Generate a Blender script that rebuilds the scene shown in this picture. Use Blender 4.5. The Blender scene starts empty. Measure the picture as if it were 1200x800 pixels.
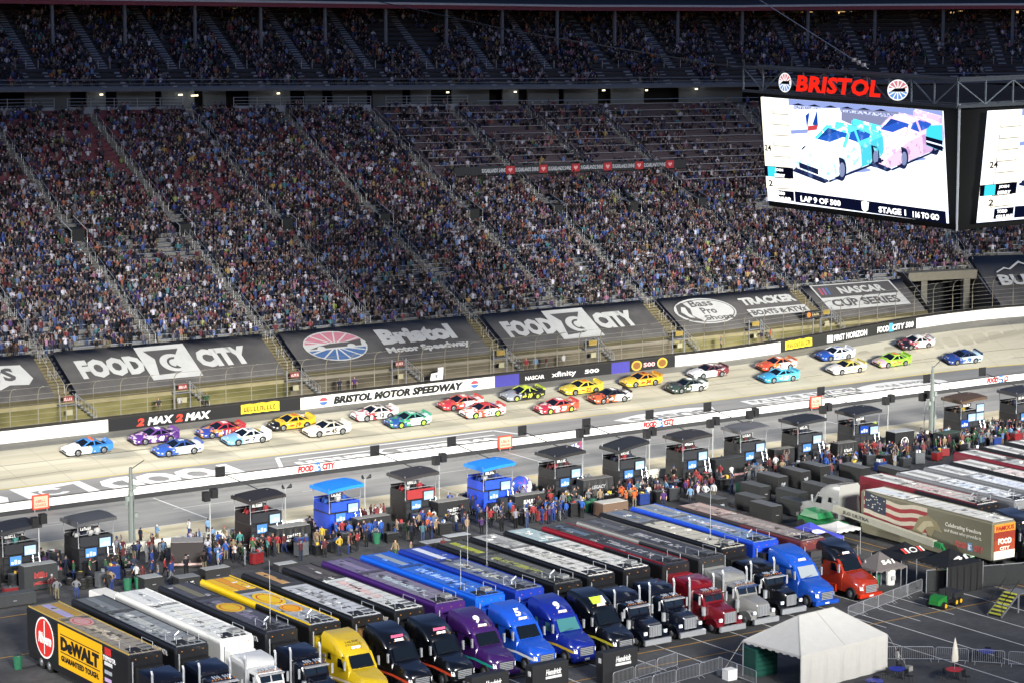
import bpy, math, random
import numpy as np
from mathutils import Matrix, Vector
R_ = math.radians
SC = bpy.context.scene
COL = SC.collection
rnd = random.Random(7)

# ---------------------------------------------------------------- camera
cam = bpy.data.cameras.new('camera'); cam.sensor_width = 36.0; cam.lens = 94.5
cam.clip_start = 1.0; cam.clip_end = 6000.0
camo = bpy.data.objects.new('camera', cam); COL.objects.link(camo)
camo.location = (0, 0, 52); camo.rotation_euler = (R_(90 - 8.664), 0, R_(-34.5))
SC.camera = camo

# ---------------------------------------------------------------- sky at dusk and floodlights
wd = bpy.data.worlds.new('World'); SC.world = wd; wd.use_nodes = True
nt = wd.node_tree; nt.nodes.clear()
sky = nt.nodes.new('ShaderNodeTexSky'); sky.sky_type = 'NISHITA'; sky.sun_disc = False
sky.sun_elevation = R_(-1.0); sky.ozone_density = 2.6; sky.dust_density = .3; sky.sun_rotation = R_(250)
bgn = nt.nodes.new('ShaderNodeBackground'); bgn.inputs['Strength'].default_value = 1.3
wo = nt.nodes.new('ShaderNodeOutputWorld')
nt.links.new(sky.outputs[0], bgn.inputs[0]); nt.links.new(bgn.outputs[0], wo.inputs[0])

sun = bpy.data.lights.new('sun', 'SUN'); sun.energy = 0.08; sun.angle = R_(12); sun.color = (1.0, .86, .72)
suno = bpy.data.objects.new('sun', sun); COL.objects.link(suno)
suno.rotation_euler = Vector((0.45, 0.62, -0.64)).to_track_quat('-Z', 'Y').to_euler()

# the speedway's floodlight banks, on the grandstand roofs round the bowl (x, y, z, aim x, aim y, aim z, half angle, power)
FLOODS = [(30 + 32 * k, -28 - 2 * (k % 2), 76, 84 + 21.5 * k, 206, 1, 10.0, .52 + .035 * k) for k in range(8)] + [(-90, 165, 66, 92, 182, 1, 13, .35), (20, 318, 62, 140, 225, 1, 17, .42)]
FLOOD_W = 4.7e6
def spot(name, loc, aim, half, watts, rad=13.0, col=(1.0, .965, .90), blend=1.0):
    l = bpy.data.lights.new(name, 'SPOT'); l.energy = watts; l.spot_size = R_(half * 2); l.spot_blend = blend
    l.shadow_soft_size = rad; l.color = col
    o = bpy.data.objects.new(name, l); COL.objects.link(o); o.location = loc
    o.rotation_euler = (Vector(aim) - Vector(loc)).to_track_quat('-Z', 'Y').to_euler()
    return o
for k, (x, y, z, ax, ay, az, hf, pw) in enumerate(FLOODS):
    spot('floodlight_beam', (x, y, z), (ax, ay, az), hf, FLOOD_W * pw)

vs = SC.view_settings; vs.view_transform = 'Standard'; vs.look = 'None'; vs.exposure = 0.0; vs.gamma = 1.0
vs.use_curve_mapping = False
SC.cycles.max_bounces = 5; SC.cycles.diffuse_bounces = 2; SC.cycles.glossy_bounces = 2
SC.cycles.use_denoising = True

# ---------------------------------------------------------------- materials
def lin(c):
    if isinstance(c, str):
        c = c.lstrip('#'); c = [int(c[i:i+2], 16) / 255 for i in (0, 2, 4)]
        return tuple(((v + .055) / 1.055) ** 2.4 if v > .04045 else v / 12.92 for v in c)
    return tuple(c)
def tone(c, grey=0.0, gain=1.0):
    """a hex colour a little greyed and darkened, as an RGB tuple in linear light"""
    v = [int(c[k:k + 2], 16) for k in (1, 3, 5)]; m = sum(v) / 3.0
    v = [min(1.0, (q + (m - q) * grey) * gain / 255.0) for q in v]
    return tuple(round(((q + .055) / 1.055) ** 2.4 if q > .04045 else q / 12.92, 5) for q in v)
MATS = {}
def M(c, rough=.6, metal=0.0, var=.18, scale=3.0, bump=0.0, spec=.4, coat=0.0):
    key = (str(c), rough, metal, var, scale, bump, spec, coat)
    if key in MATS: return MATS[key]
    m = bpy.data.materials.new('paint_%d' % len(MATS)); m.use_nodes = True
    t = m.node_tree; b = t.nodes['Principled BSDF']; L = lin(c)
    b.inputs['Roughness'].default_value = rough; b.inputs['Metallic'].default_value = metal
    b.inputs['Specular IOR Level'].default_value = spec
    if coat: b.inputs['Coat Weight'].default_value = coat; b.inputs['Coat Roughness'].default_value = .08
    if var > 0:
        tc = t.nodes.new('ShaderNodeTexCoord'); n = t.nodes.new('ShaderNodeTexNoise')
        n.inputs['Scale'].default_value = scale; n.inputs['Detail'].default_value = 5; n.inputs['Roughness'].default_value = .6
        mx = t.nodes.new('ShaderNodeMix'); mx.data_type = 'RGBA'
        mx.inputs['A'].default_value = (*[v * (1 - var) for v in L], 1)
        mx.inputs['B'].default_value = (*[min(1, v * (1 + var)) for v in L], 1)
        t.links.new(tc.outputs['Object'], n.inputs['Vector']); t.links.new(n.outputs['Fac'], mx.inputs['Factor'])
        t.links.new(mx.outputs['Result'], b.inputs['Base Color'])
        if bump:
            bp = t.nodes.new('ShaderNodeBump'); bp.inputs['Strength'].default_value = bump; bp.inputs['Distance'].default_value = .02
            t.links.new(n.outputs['Fac'], bp.inputs['Height']); t.links.new(bp.outputs['Normal'], b.inputs['Normal'])
    else:
        b.inputs['Base Color'].default_value = (*L, 1)
    MATS[key] = m
    return m
def EM(c, s=1.0):
    key = ('em', str(c), s)
    if key in MATS: return MATS[key]
    m = bpy.data.materials.new('light_%d' % len(MATS)); m.use_nodes = True
    t = m.node_tree; t.nodes.clear(); e = t.nodes.new('ShaderNodeEmission'); o = t.nodes.new('ShaderNodeOutputMaterial')
    e.inputs[0].default_value = (*lin(c), 1); e.inputs[1].default_value = s
    t.links.new(e.outputs[0], o.inputs[0]); MATS[key] = m
    return m
def EMN(c1, c2, s, scale=2.0, lo=.45, hi=.6):
    key = ('emn', c1, c2, s, scale, lo, hi)
    if key in MATS: return MATS[key]
    m = bpy.data.materials.new('picture_%d' % len(MATS)); m.use_nodes = True; t = m.node_tree; t.nodes.clear()
    e = t.nodes.new('ShaderNodeEmission'); o = t.nodes.new('ShaderNodeOutputMaterial'); e.inputs[1].default_value = s
    tc = t.nodes.new('ShaderNodeTexCoord'); n = t.nodes.new('ShaderNodeTexNoise'); n.inputs['Scale'].default_value = scale; n.inputs['Detail'].default_value = 4
    mr = t.nodes.new('ShaderNodeMapRange'); mr.inputs['From Min'].default_value = lo; mr.inputs['From Max'].default_value = hi
    mx = t.nodes.new('ShaderNodeMix'); mx.data_type = 'RGBA'; mx.inputs['A'].default_value = (*lin(c1), 1); mx.inputs['B'].default_value = (*lin(c2), 1)
    t.links.new(tc.outputs['Object'], n.inputs['Vector']); t.links.new(n.outputs['Fac'], mr.inputs['Value']); t.links.new(mr.outputs[0], mx.inputs['Factor']); t.links.new(mx.outputs['Result'], e.inputs[0]); t.links.new(e.outputs[0], o.inputs[0])
    MATS[key] = m
    return m
def LIVERY(c1, c2, c3=None, rough=.3, split=0.0, axis='X', scale=1.3, hard=.04, warp=.9, decals=0):
    """glossy paint of two or three colours that meet along a wavy line across the body"""
    key = ('lv', c1, c2, c3, rough, split, axis, scale, warp, decals)
    if key in MATS: return MATS[key]
    m = bpy.data.materials.new('livery_%d' % len(MATS)); m.use_nodes = True
    t = m.node_tree; b = t.nodes['Principled BSDF']; b.inputs['Roughness'].default_value = rough
    b.inputs['Coat Weight'].default_value = .5; b.inputs['Coat Roughness'].default_value = .1
    tc = t.nodes.new('ShaderNodeTexCoord'); sp = t.nodes.new('ShaderNodeSeparateXYZ'); t.links.new(tc.outputs['Object'], sp.inputs[0])
    n = t.nodes.new('ShaderNodeTexNoise'); n.inputs['Scale'].default_value = scale; n.inputs['Detail'].default_value = 1.5
    t.links.new(tc.outputs['Object'], n.inputs['Vector'])
    s1 = t.nodes.new('ShaderNodeMath'); s1.operation = 'MULTIPLY_ADD'; s1.inputs[1].default_value = warp * 2; 
    t.links.new(n.outputs['Fac'], s1.inputs[0]); t.links.new(sp.outputs[axis], s1.inputs[2])
    mr = t.nodes.new('ShaderNodeMapRange'); mr.inputs['From Min'].default_value = split + warp - hard; mr.inputs['From Max'].default_value = split + warp + hard
    t.links.new(s1.outputs[0], mr.inputs['Value'])
    mx = t.nodes.new('ShaderNodeMix'); mx.data_type = 'RGBA'; mx.inputs['A'].default_value = (*lin(c2), 1); mx.inputs['B'].default_value = (*lin(c1), 1)
    t.links.new(mr.outputs[0], mx.inputs['Factor']); out = mx.outputs['Result']
    if c3:
        n2 = t.nodes.new('ShaderNodeTexNoise'); n2.inputs['Scale'].default_value = scale * 1.7; n2.inputs['Detail'].default_value = 1
        ad = t.nodes.new('ShaderNodeVectorMath'); ad.inputs[1].default_value = (7.3, 2.1, 4.4)
        t.links.new(tc.outputs['Object'], ad.inputs[0]); t.links.new(ad.outputs[0], n2.inputs['Vector'])
        m2 = t.nodes.new('ShaderNodeMapRange'); m2.inputs['From Min'].default_value = .56; m2.inputs['From Max'].default_value = .60
        t.links.new(n2.outputs['Fac'], m2.inputs['Value'])
        mx2 = t.nodes.new('ShaderNodeMix'); mx2.data_type = 'RGBA'; t.links.new(out, mx2.inputs['A']); mx2.inputs['B'].default_value = (*lin(c3), 1)
        t.links.new(m2.outputs[0], mx2.inputs['Factor']); out = mx2.outputs['Result']
    # small sponsor marks scattered over the paint
    if decals:
        vo = t.nodes.new('ShaderNodeTexVoronoi'); vo.inputs['Scale'].default_value = decals; mp = t.nodes.new('ShaderNodeMapping'); mp.inputs['Scale'].default_value = (1.0, 1.0, 2.2)
        t.links.new(tc.outputs['Object'], mp.inputs['Vector']); t.links.new(mp.outputs[0], vo.inputs['Vector'])
        sc = t.nodes.new('ShaderNodeSeparateColor'); t.links.new(vo.outputs['Color'], sc.inputs[0])
        gt = t.nodes.new('ShaderNodeMath'); gt.operation = 'GREATER_THAN'; gt.inputs[1].default_value = .74; t.links.new(sc.outputs[0], gt.inputs[0])
        ls = t.nodes.new('ShaderNodeMath'); ls.operation = 'LESS_THAN'; ls.inputs[1].default_value = .36; t.links.new(vo.outputs['Distance'], ls.inputs[0])
        an = t.nodes.new('ShaderNodeMath'); an.operation = 'MULTIPLY'; t.links.new(gt.outputs[0], an.inputs[0]); t.links.new(ls.outputs[0], an.inputs[1])
        rp = t.nodes.new('ShaderNodeValToRGB'); rp.color_ramp.interpolation = 'CONSTANT'; e = rp.color_ramp.elements
        e[0].position = 0; e[0].color = (.62, .62, .6, 1); e[1].position = .45; e[1].color = (.02, .02, .025, 1)
        for ps, c_ in ((.68, (.45, .05, .05, 1)), (.8, (.5, .38, .05, 1)), (.9, (.05, .12, .4, 1))): q = e.new(ps); q.color = c_
        t.links.new(sc.outputs[1], rp.inputs[0])
        m4 = t.nodes.new('ShaderNodeMix'); m4.data_type = 'RGBA'; t.links.new(an.outputs[0], m4.inputs['Factor']); t.links.new(out, m4.inputs['A']); t.links.new(rp.outputs[0], m4.inputs['B']); out = m4.outputs['Result']
    t.links.new(out, b.inputs['Base Color']); MATS[key] = m
    return m

# ---------------------------------------------------------------- mesh helpers
BOXF = [(0, 3, 2, 1), (4, 5, 6, 7), (0, 1, 5, 4), (1, 2, 6, 5), (2, 3, 7, 6), (3, 0, 4, 7)]
class MB:
    def __init__(s): s.v = []; s.f = []; s.m = []
    def add(s, vs, fs, m=0):
        o = len(s.v); s.v += [tuple(map(float, p)) for p in vs]; s.f += [tuple(i + o for i in f) for f in fs]; s.m += [m] * len(fs)
        return s
    def box(s, x0, x1, y0, y1, z0, z1, m=0):
        return s.add([(x0, y0, z0), (x1, y0, z0), (x1, y1, z0), (x0, y1, z0), (x0, y0, z1), (x1, y0, z1), (x1, y1, z1), (x0, y1, z1)], BOXF, m)
    def bar(s, p, q, w, h=None, m=0):
        """a beam of section w x h from p to q"""
        h = h or w; p = Vector(p); q = Vector(q); d = (q - p).normalized()
        a = d.cross(Vector((0, 0, 1)))
        if a.length < 1e-4: a = Vector((1, 0, 0))
        a.normalize(); b = a.cross(d)
        vs = []
        for c in (p, q):
            for i, j in ((-1, -1), (1, -1), (1, 1), (-1, 1)): vs.append(c + a * (i * w / 2) + b * (j * h / 2))
        return s.add(vs, BOXF, m)
    def tube(s, pts, r, n=6, m=0, cap=True):
        pts = [Vector(p) for p in pts]; rs = r if isinstance(r, (list, tuple)) else [r] * len(pts); vs = []
        for i, p in enumerate(pts):
            d = (pts[min(i + 1, len(pts) - 1)] - pts[max(i - 1, 0)]).normalized()
            a = d.cross(Vector((0, 0, 1)))
            if a.length < 1e-3: a = Vector((1, 0, 0))
            a.normalize(); b = a.cross(d)
            for k in range(n):
                t = 2 * math.pi * k / n; vs.append(p + a * (math.cos(t) * rs[i]) + b * (math.sin(t) * rs[i]))
        fs = []
        for i in range(len(pts) - 1):
            for k in range(n): fs.append((i * n + k, i * n + (k + 1) % n, (i + 1) * n + (k + 1) % n, (i + 1) * n + k))
        if cap: fs.append(tuple(range(n))[::-1]); fs.append(tuple((len(pts) - 1) * n + k for k in range(n)))
        return s.add(vs, fs, m)
    def loft(s, secs, m=0, cap=True, closed=True):
        n = len(secs[0]); vs = [p for q in secs for p in q]; fs = []
        for i in range(len(secs) - 1):
            for k in range(n if closed else n - 1): fs.append((i * n + k, i * n + (k + 1) % n, (i + 1) * n + (k + 1) % n, (i + 1) * n + k))
        if cap: fs.append(tuple(range(n))[::-1]); fs.append(tuple((len(secs) - 1) * n + k for k in range(n)))
        return s.add(vs, fs, m)
    def prism(s, poly, o, u, v, t, m=0):
        """polygon in the plane (o,u,v) given thickness t along u x v"""
        o, u, v = Vector(o), Vector(u), Vector(v); w = u.cross(v).normalized() * t; n = len(poly)
        a = [o + u * p[0] + v * p[1] for p in poly]; vs = a + [p + w for p in a]
        fs = [tuple(range(n))[::-1], tuple(range(n, 2 * n))] + [(k, (k + 1) % n, n + (k + 1) % n, n + k) for k in range(n)]
        return s.add(vs, fs, m)
    def mesh(s, name, mats, smooth=False):
        me = bpy.data.meshes.new(name); me.from_pydata(s.v, [], s.f)
        for mt in (mats if isinstance(mats, (list, tuple)) else [mats]): me.materials.append(mt)
        if max(s.m, default=0): me.polygons.foreach_set('material_index', s.m)
        if smooth:
            me.polygons.foreach_set('use_smooth', [True] * len(me.polygons))
        me.update(); return me
    def build(s, name, mats, parent=None, smooth=False, loc=None, rot=None):
        return put(name, s.mesh(name, mats, smooth), parent, loc, rot)
def put(name, me, parent=None, loc=None, rot=None, mw=None):
    o = bpy.data.objects.new(name, me); COL.objects.link(o)
    if parent: o.parent = parent
    if mw is not None: o.matrix_local = mw
    if loc is not None: o.location = loc
    if rot is not None: o.rotation_euler = rot
    return o
def smooth_by_angle(me, deg=40):
    me.polygons.foreach_set('use_smooth', [True] * len(me.polygons)); me.update()
    try: me.set_sharp_from_angle(angle=R_(deg))
    except Exception: pass
    return me
def tag(o, label=None, cat=None, group=None, kind=None):
    if label: o['label'] = label
    if cat: o['category'] = cat
    if group: o['group'] = group
    if kind: o['kind'] = kind
    return o
def thing(name, loc, label, cat, rz=0.0, group=None, rot=None):
    o = bpy.data.objects.new(name, None); COL.objects.link(o); o.location = loc; o.rotation_euler = rot or (0, 0, rz)
    o.empty_display_size = .3
    return tag(o, label, cat, group)

# ---------------------------------------------------------------- lettering
TXT = {}
def text_mesh(s, bold=.02, shear=0.0, spacing=1.0):
    """flat letters, cap height about 1, centred on the origin, with a little thickness"""
    key = (s, bold, shear, spacing)
    if key in TXT: return TXT[key]
    c = bpy.data.curves.new('letters', 'FONT'); c.body = s; c.align_x = 'CENTER'; c.align_y = 'CENTER'
    c.size = 1.37; c.offset = bold; c.shear = shear; c.resolution_u = 2; c.space_character = spacing; c.extrude = .01
    c.space_line = .85
    o = bpy.data.objects.new('letters', c); COL.objects.link(o)
    me = bpy.data.meshes.new_from_object(o)
    bpy.data.objects.remove(o); bpy.data.curves.remove(c)
    n = len(me.vertices); co = np.empty(n * 3); me.vertices.foreach_get('co', co); co = co.reshape(-1, 3)
    mid = (co.max(0) + co.min(0)) / 2; mid[2] = co[:, 2].min(); co -= mid
    me.vertices.foreach_set('co', co.ravel()); me.update()
    TXT[key] = (me, co[:, 0].max() * 2, co[:, 1].max() * 2)
    return TXT[key]
def basis(o, u, v):
    u, v = Vector(u).normalized(), Vector(v); w = u.cross(v).normalized(); v = w.cross(u)
    return Matrix(((u.x, v.x, w.x, o[0]), (u.y, v.y, w.y, o[1]), (u.z, v.z, w.z, o[2]), (0, 0, 0, 1)))
def text(s, o, u, v, w=None, h=None, mat=None, parent=None, bold=.02, shear=0.0, name='lettering', spacing=1.0):
    """letters centred at o, w wide and h high, running along u with v upwards"""
    me, tw, thh = text_mesh(s, bold, shear, spacing); me = me.copy(); me.materials.clear(); me.materials.append(mat)
    if w is None: w = h * tw / thh
    if h is None: h = w * thh / tw
    ob = put(name, me, parent)
    ob.matrix_local = basis(o, u, v) @ Matrix.Diagonal((w / tw, h / thh, 1, 1))
    return ob
def poly_part(name, polys, o, u, v, mats, parent, t=.01):
    """flat shapes (list of (points, material index)) laid on the plane (o,u,v), each a little prouder than the last"""
    b = MB(); B = basis(o, u, v); U = B.col[0].to_3d(); V = B.col[1].to_3d(); W = B.col[2].to_3d()
    for k, (pts, mi) in enumerate(polys): b.prism(pts, Vector(o) + W * (.002 * k), U, V, t, mi)
    return b.build(name, mats, parent)
def ellipse(cx, cy, a, b, n=28, t0=0, t1=2 * math.pi):
    full = abs(t1 - t0 - 2 * math.pi) < 1e-6
    m_ = n if full else n - 1
    return [(cx + a * math.cos(t0 + (t1 - t0) * k / m_), cy + b * math.sin(t0 + (t1 - t0) * k / m_)) for k in range(n)]
def bars_print(parent, o, u, v, w, h, mat, n=8, seed=0, name='print'):
    """blocks of a printed word too far away to read"""
    r = random.Random(seed); b = MB(); x = -w / 2
    B = basis(o, u, v); U_, V_ = B.col[0].to_3d(), B.col[1].to_3d(); O_ = Vector(o)
    cw = w / n
    for k in range(n):
        a = cw * r.uniform(.55, .82); hh = h * r.choice((1, 1, 1, .72)); t = r.choice((0, 1, 2, 3)); st = a * .3
        def q(x0, x1, y0, y1): b.prism([(x0, y0), (x1, y0), (x1, y1), (x0, y1)], O_, U_, V_, .012)
        q(x, x + st, -h / 2, -h / 2 + hh)
        if t in (0, 3): q(x + a - st, x + a, -h / 2, -h / 2 + hh)
        if t in (0, 1): q(x + st, x + a - (st if t == 0 else 0), -h / 2 + hh - .2 * h, -h / 2 + hh)
        if t in (1, 2, 3): q(x + st, x + a - (st if t == 3 else 0), -h / 2, -h / 2 + .2 * h)
        x += cw
    ob = b.build(name, mat, parent); ob['kind'] = 'stuff'
    return ob
# ================================================================ THE PLACE
# x runs along the back straight, y away from the infield, z up; past X0 the bowl bends round the centre (X0, YC)
X0, YC, RREF = 220.0, 171.0, 76.5
def PT(s, y, z=0.0):
    if s <= X0: return Vector((s, y, z))
    a = (s - X0) / RREF; r = y - YC
    return Vector((X0 + r * math.sin(a), YC + r * math.cos(a), z))
def TN(s):
    a = max(0.0, (s - X0) / RREF)
    return Vector((math.cos(a), -math.sin(a), 0)), Vector((math.sin(a), math.cos(a), 0))
def SS(a, b, st=6.0, ca=2.5):
    out = []; s = a
    while s < b - 1e-6:
        out.append(s); s = min(b, s + (st if s < X0 - .1 else ca))
        if out[-1] < X0 < s: s = X0
    return out + [b]
def sweep(mb, ss, prof, m=0, closed=True, cap=True):
    """sweep a profile of (y, z) points or f(s) along the bowl"""
    secs = [[PT(s, y, z) for y, z in (prof(s) if callable(prof) else prof)] for s in ss]
    return mb.loft(secs, m, cap, closed)
def sm(t): t = min(1, max(0, t)); return t * t * (3 - 2 * t)
def bank(s): return .15 + .17 * sm((s - 195) / 55)
def zt(s, y): return .25 + (y - 231.0) * bank(s) if y > 231 else max(.0, .25 * (y - 222) / 9)

# materials of the setting
def surf(name, c1, c2, scale, rough=.85, bump=.15, c3=None, s3=.05, stretch=(1, 1, 1), lo=.35, hi=.7, cells=None):
    m = bpy.data.materials.new(name); m.use_nodes = True; t = m.node_tree; b = t.nodes['Principled BSDF']
    b.inputs['Roughness'].default_value = rough; b.inputs['Specular IOR Level'].default_value = .3
    tc = t.nodes.new('ShaderNodeTexCoord'); mp = t.nodes.new('ShaderNodeMapping'); mp.inputs['Scale'].default_value = stretch
    t.links.new(tc.outputs['Object'], mp.inputs['Vector'])
    n = t.nodes.new('ShaderNodeTexNoise'); n.inputs['Scale'].default_value = scale; n.inputs['Detail'].default_value = 8; n.inputs['Roughness'].default_value = .65
    t.links.new(mp.outputs[0], n.inputs['Vector'])
    mr = t.nodes.new('ShaderNodeMapRange'); mr.inputs['From Min'].default_value = lo; mr.inputs['From Max'].default_value = hi
    t.links.new(n.outputs['Fac'], mr.inputs['Value'])
    mx = t.nodes.new('ShaderNodeMix'); mx.data_type = 'RGBA'; mx.inputs['A'].default_value = (*lin(c1), 1); mx.inputs['B'].default_value = (*lin(c2), 1)
    t.links.new(mr.outputs[0], mx.inputs['Factor']); out = mx.outputs['Result']
    if c3:
        n3 = t.nodes.new('ShaderNodeTexNoise'); n3.inputs['Scale'].default_value = s3; n3.inputs['Detail'].default_value = 4
        t.links.new(mp.outputs[0], n3.inputs['Vector'])
        m3 = t.nodes.new('ShaderNodeMapRange'); m3.inputs['From Min'].default_value = .45; m3.inputs['From Max'].default_value = .7
        t.links.new(n3.outputs['Fac'], m3.inputs['Value'])
        x3 = t.nodes.new('ShaderNodeMix'); x3.data_type = 'RGBA'; t.links.new(out, x3.inputs['A']); x3.inputs['B'].default_value = (*lin(c3), 1)
        t.links.new(m3.outputs[0], x3.inputs['Factor']); out = x3.outputs['Result']
    t.links.new(out, b.inputs['Base Color'])
    bp = t.nodes.new('ShaderNodeBump'); bp.inputs['Strength'].default_value = bump; bp.inputs['Distance'].default_value = .03
    t.links.new(n.outputs['Fac'], bp.inputs['Height']); t.links.new(bp.outputs['Normal'], b.inputs['Normal'])
    return m
ASPH = surf('infield_asphalt', '#424345', '#555555', 1.6, c3='#353638', s3=.16)
PITR = surf('pit_asphalt', '#908f8b', '#a09f99', 1.2, c3='#7d7d7a', s3=.25, stretch=(.12, 1, 1))
STALL = surf('stall_concrete', '#c2b89a', '#d2c9ad', .8, c3='#a59c84', s3=.35, stretch=(.35, 1, 1))
APRON = surf('apron_asphalt', '#8b8a87', '#9a9995', 1.0, c3='#7c7b79', s3=.2, stretch=(.15, 1, 1))
CONC = surf('track_concrete', '#c3bca4', '#cdc7b1', .7, c3='#b0aa95', s3=.3, stretch=(.04, 1, 1), bump=.05)
LANE = surf('track_dark_lane', '#79776e', '#8d8a7f', .8, c3='#6a6963', s3=.3, stretch=(.06, 1, 1), bump=.05)
WALLC = surf('stained_concrete', '#5e5a34', '#7d774f', .55, c3='#3b3a1c', s3=.35, stretch=(.3, 1, 1.6))
WALLD = surf('weathered_concrete', '#544e3f', '#6d6656', .5, c3='#37332a', s3=.3, stretch=(.3, 1, 1.6))
WALK = surf('walk_concrete', '#6f6757', '#857b68', .6, c3='#544d40', s3=.3)
STEP = surf('stand_concrete', '#6a6a6a', '#7d7b78', .5, c3='#595959', s3=.2)
WHITE = M('#e9e9e4', .6, var=.06, scale=1.2); WALLW = M('#e6e5de', .7, var=.08, scale=.8)
BLK = M('#17181a', .5); DKG = M('#2a2b2e', .55); GREY = M('#8f9296', .45, .4); STEEL = M('#b9bcc0', .35, .7, var=.1); MIDG = M('#6d7074', .6)
YEL = M('#d9b52a', .6); WLINE = M('#d8d8d4', .7, var=.1, scale=2)

def slab(name, x0, x1, y0, y1, z, mat, kind='structure', parent=None):
    b = MB(); b.add([(x0, y0, z), (x1, y0, z), (x1, y1, z), (x0, y1, z)], [(0, 1, 2, 3)])
    return tag(b.build(name, mat, parent), kind=kind if not parent else None)
def strip(mb, ss, y0, y1, zf, m=0, nseg=1):
    for k in range(nseg):
        a = y0 + (y1 - y0) * k / nseg; c = y0 + (y1 - y0) * (k + 1) / nseg
        sweep(mb, ss, lambda s: [(a, zf(s, a)), (c, zf(s, c))], m, closed=False, cap=False)
    return mb

# ---- ground, pit road, track
slab('ground', -2500, 3000, -2500, 3000, 0, ASPH)
TS = SS(30, 330)
tag(strip(MB(), SS(30, 330), 209.6, 221.6, lambda s, y: .006).build('pit_road', PITR), kind='structure')
tag(strip(MB(), SS(30, 330), 202.2, 209.6, lambda s, y: .010).build('pit_stall_pavement', STALL), kind='structure')
tag(strip(MB(), TS, 221.6, 231.0, lambda s, y: .012 + zt(s, y)).build('apron', APRON), kind='structure')
trk = tag(strip(MB(), TS, 231.0, 241.4, lambda s, y: zt(s, y), nseg=2).build('race_track', CONC), kind='structure')
strip(MB(), TS, 241.4, 243.3, lambda s, y: zt(s, y)).build('dark_outer_lane', LANE, trk)  # darker grey lane along the foot of the outer wall
strip(MB(), TS, 231.0, 231.22, lambda s, y: .012 + zt(s, y)).build('yellow_line', M('#bfae66', .75, var=.2, scale=1), trk)
# the rubbered groove the cars run in
GRV = surf('tyre_groove', '#b8b199', '#c6bfa8', .9, c3='#9c9682', s3=.5, stretch=(.03, 1, 1), bump=.03, lo=.3, hi=.75)
for y0, y1 in ((233.2, 235.9), (237.2, 239.9)): strip(MB(), TS, y0, y1, lambda s, y: zt(s, y) + .005).build('tyre_groove', GRV, trk)
# expansion joints across the concrete
bj = MB()
for k in range(44):
    s = 62 + 4.6 * k
    if s < 245: bj.add([PT(s, y, zt(s, y) + .009) for y in (231.3, 243.0)] + [PT(s + .05, y, zt(s, y) + .009) for y in (243.0, 231.3)], [(0, 1, 2, 3)])
bj.build('expansion_joint', M('#97917f', .8), trk)['kind'] = 'stuff'
# a few dark tyre streaks
TYR = M('#777367', .85, var=.15, scale=.4)
for k in range(16):
    s = 70 + rnd.random() * 170; y = 232.5 + rnd.random() * 8; l = 8 + rnd.random() * 22; dy = rnd.uniform(-.8, .8); w = .10
    b = MB(); pa = [(s + l * i / 8, y + dy * (i / 8) ** 2) for i in range(9)]
    b.loft([[PT(a, c, zt(a, c) + .012), PT(a, c + w, zt(a, c + w) + .012)] for a, c in pa], 0, False, False); b.build('tyre_mark', TYR, trk)

# painted lines of the pit road and the infield (each a sheet of its own)
def paint(name, pts, w, mat=WLINE, z=.02):
    b = MB()
    for p, q in zip(pts[:-1], pts[1:]):
        d = Vector((q[0] - p[0], q[1] - p[1], 0)).normalized(); n = Vector((-d.y, d.x, 0)) * w / 2
        P_, Q_ = Vector((*p, z)), Vector((*q, z)); b.add([P_ - n, Q_ - n, Q_ + n, P_ + n], [(0, 1, 2, 3)])
    return tag(b.build(name, mat), kind='structure')
for k in range(12): paint('pit_lane_line', [(70 + k * 13.5, 215.3), (76.5 + k * 13.5, 215.3)], .1)
for k in range(14): paint('stall_line', [(83.3 + 10.45 * k, 209.5), (83.3 + 10.45 * k, 203.4)], .12, M('#e0dfda', .7, var=.1) if k % 2 else YEL)
for x in (111.2, 150.8, 189.0): paint('crossing_line', [(x, 220.7), (x, 209.6)], .18)
paint('pit_edge_line', [(40, 209.55), (232, 209.55)], .12, M('#cfcfca', .7))
YLN = M('#b98a35', .7, var=.25, scale=1)
for x, y0, y1 in [(79.3 + 3.5 * k, 146.9, 158) for k in range(0, 19)] + [(x, 118, 152.5) for x in (140.2, 143.9, 147.6, 151.3, 136.4, 132.6)]:
    paint('parking_line', [(x, y0), (x, y1)], .1)
paint('yellow_lane_line', [(60, 148.3), (156, 148.3)], .12, YLN); paint('yellow_lane_line', [(60, 151.6), (133, 151.6)], .12, YLN)
paint('yellow_lane_line', [(76, 176.8), (150, 176.8)], .12, YLN); paint('yellow_lane_line', [(151.5, 140), (151.5, 172)], .12, YLN)
paint('yellow_lane_line', [(76, 187.6), (230, 187.6)], .12, YLN); paint('yellow_lane_line', [(153.2, 140), (153.2, 172)], .12, YLN)

for k in range(16):   # asphalt repairs and oil stains
    x, y = rnd.uniform(84, 152), rnd.choice((rnd.uniform(126, 150), rnd.uniform(178, 190))); a, c = rnd.uniform(.6, 3.2), rnd.uniform(.4, 1.6); n = 14
    b = MB(); b.add([(x + a * (1 + .3 * math.sin(t * 2.7 + k)) * math.cos(2 * math.pi * t / n), y + c * (1 + .3 * math.cos(t * 1.9 + k)) * math.sin(2 * math.pi * t / n), .008 + .0005 * k) for t in range(n)], [tuple(range(n))])
    tag(b.build('asphalt_stain', M(('#2b2c2e', '#303133', '#4c4c4c')[k % 3], .75, var=.25, scale=1.5)), kind='structure')
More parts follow.
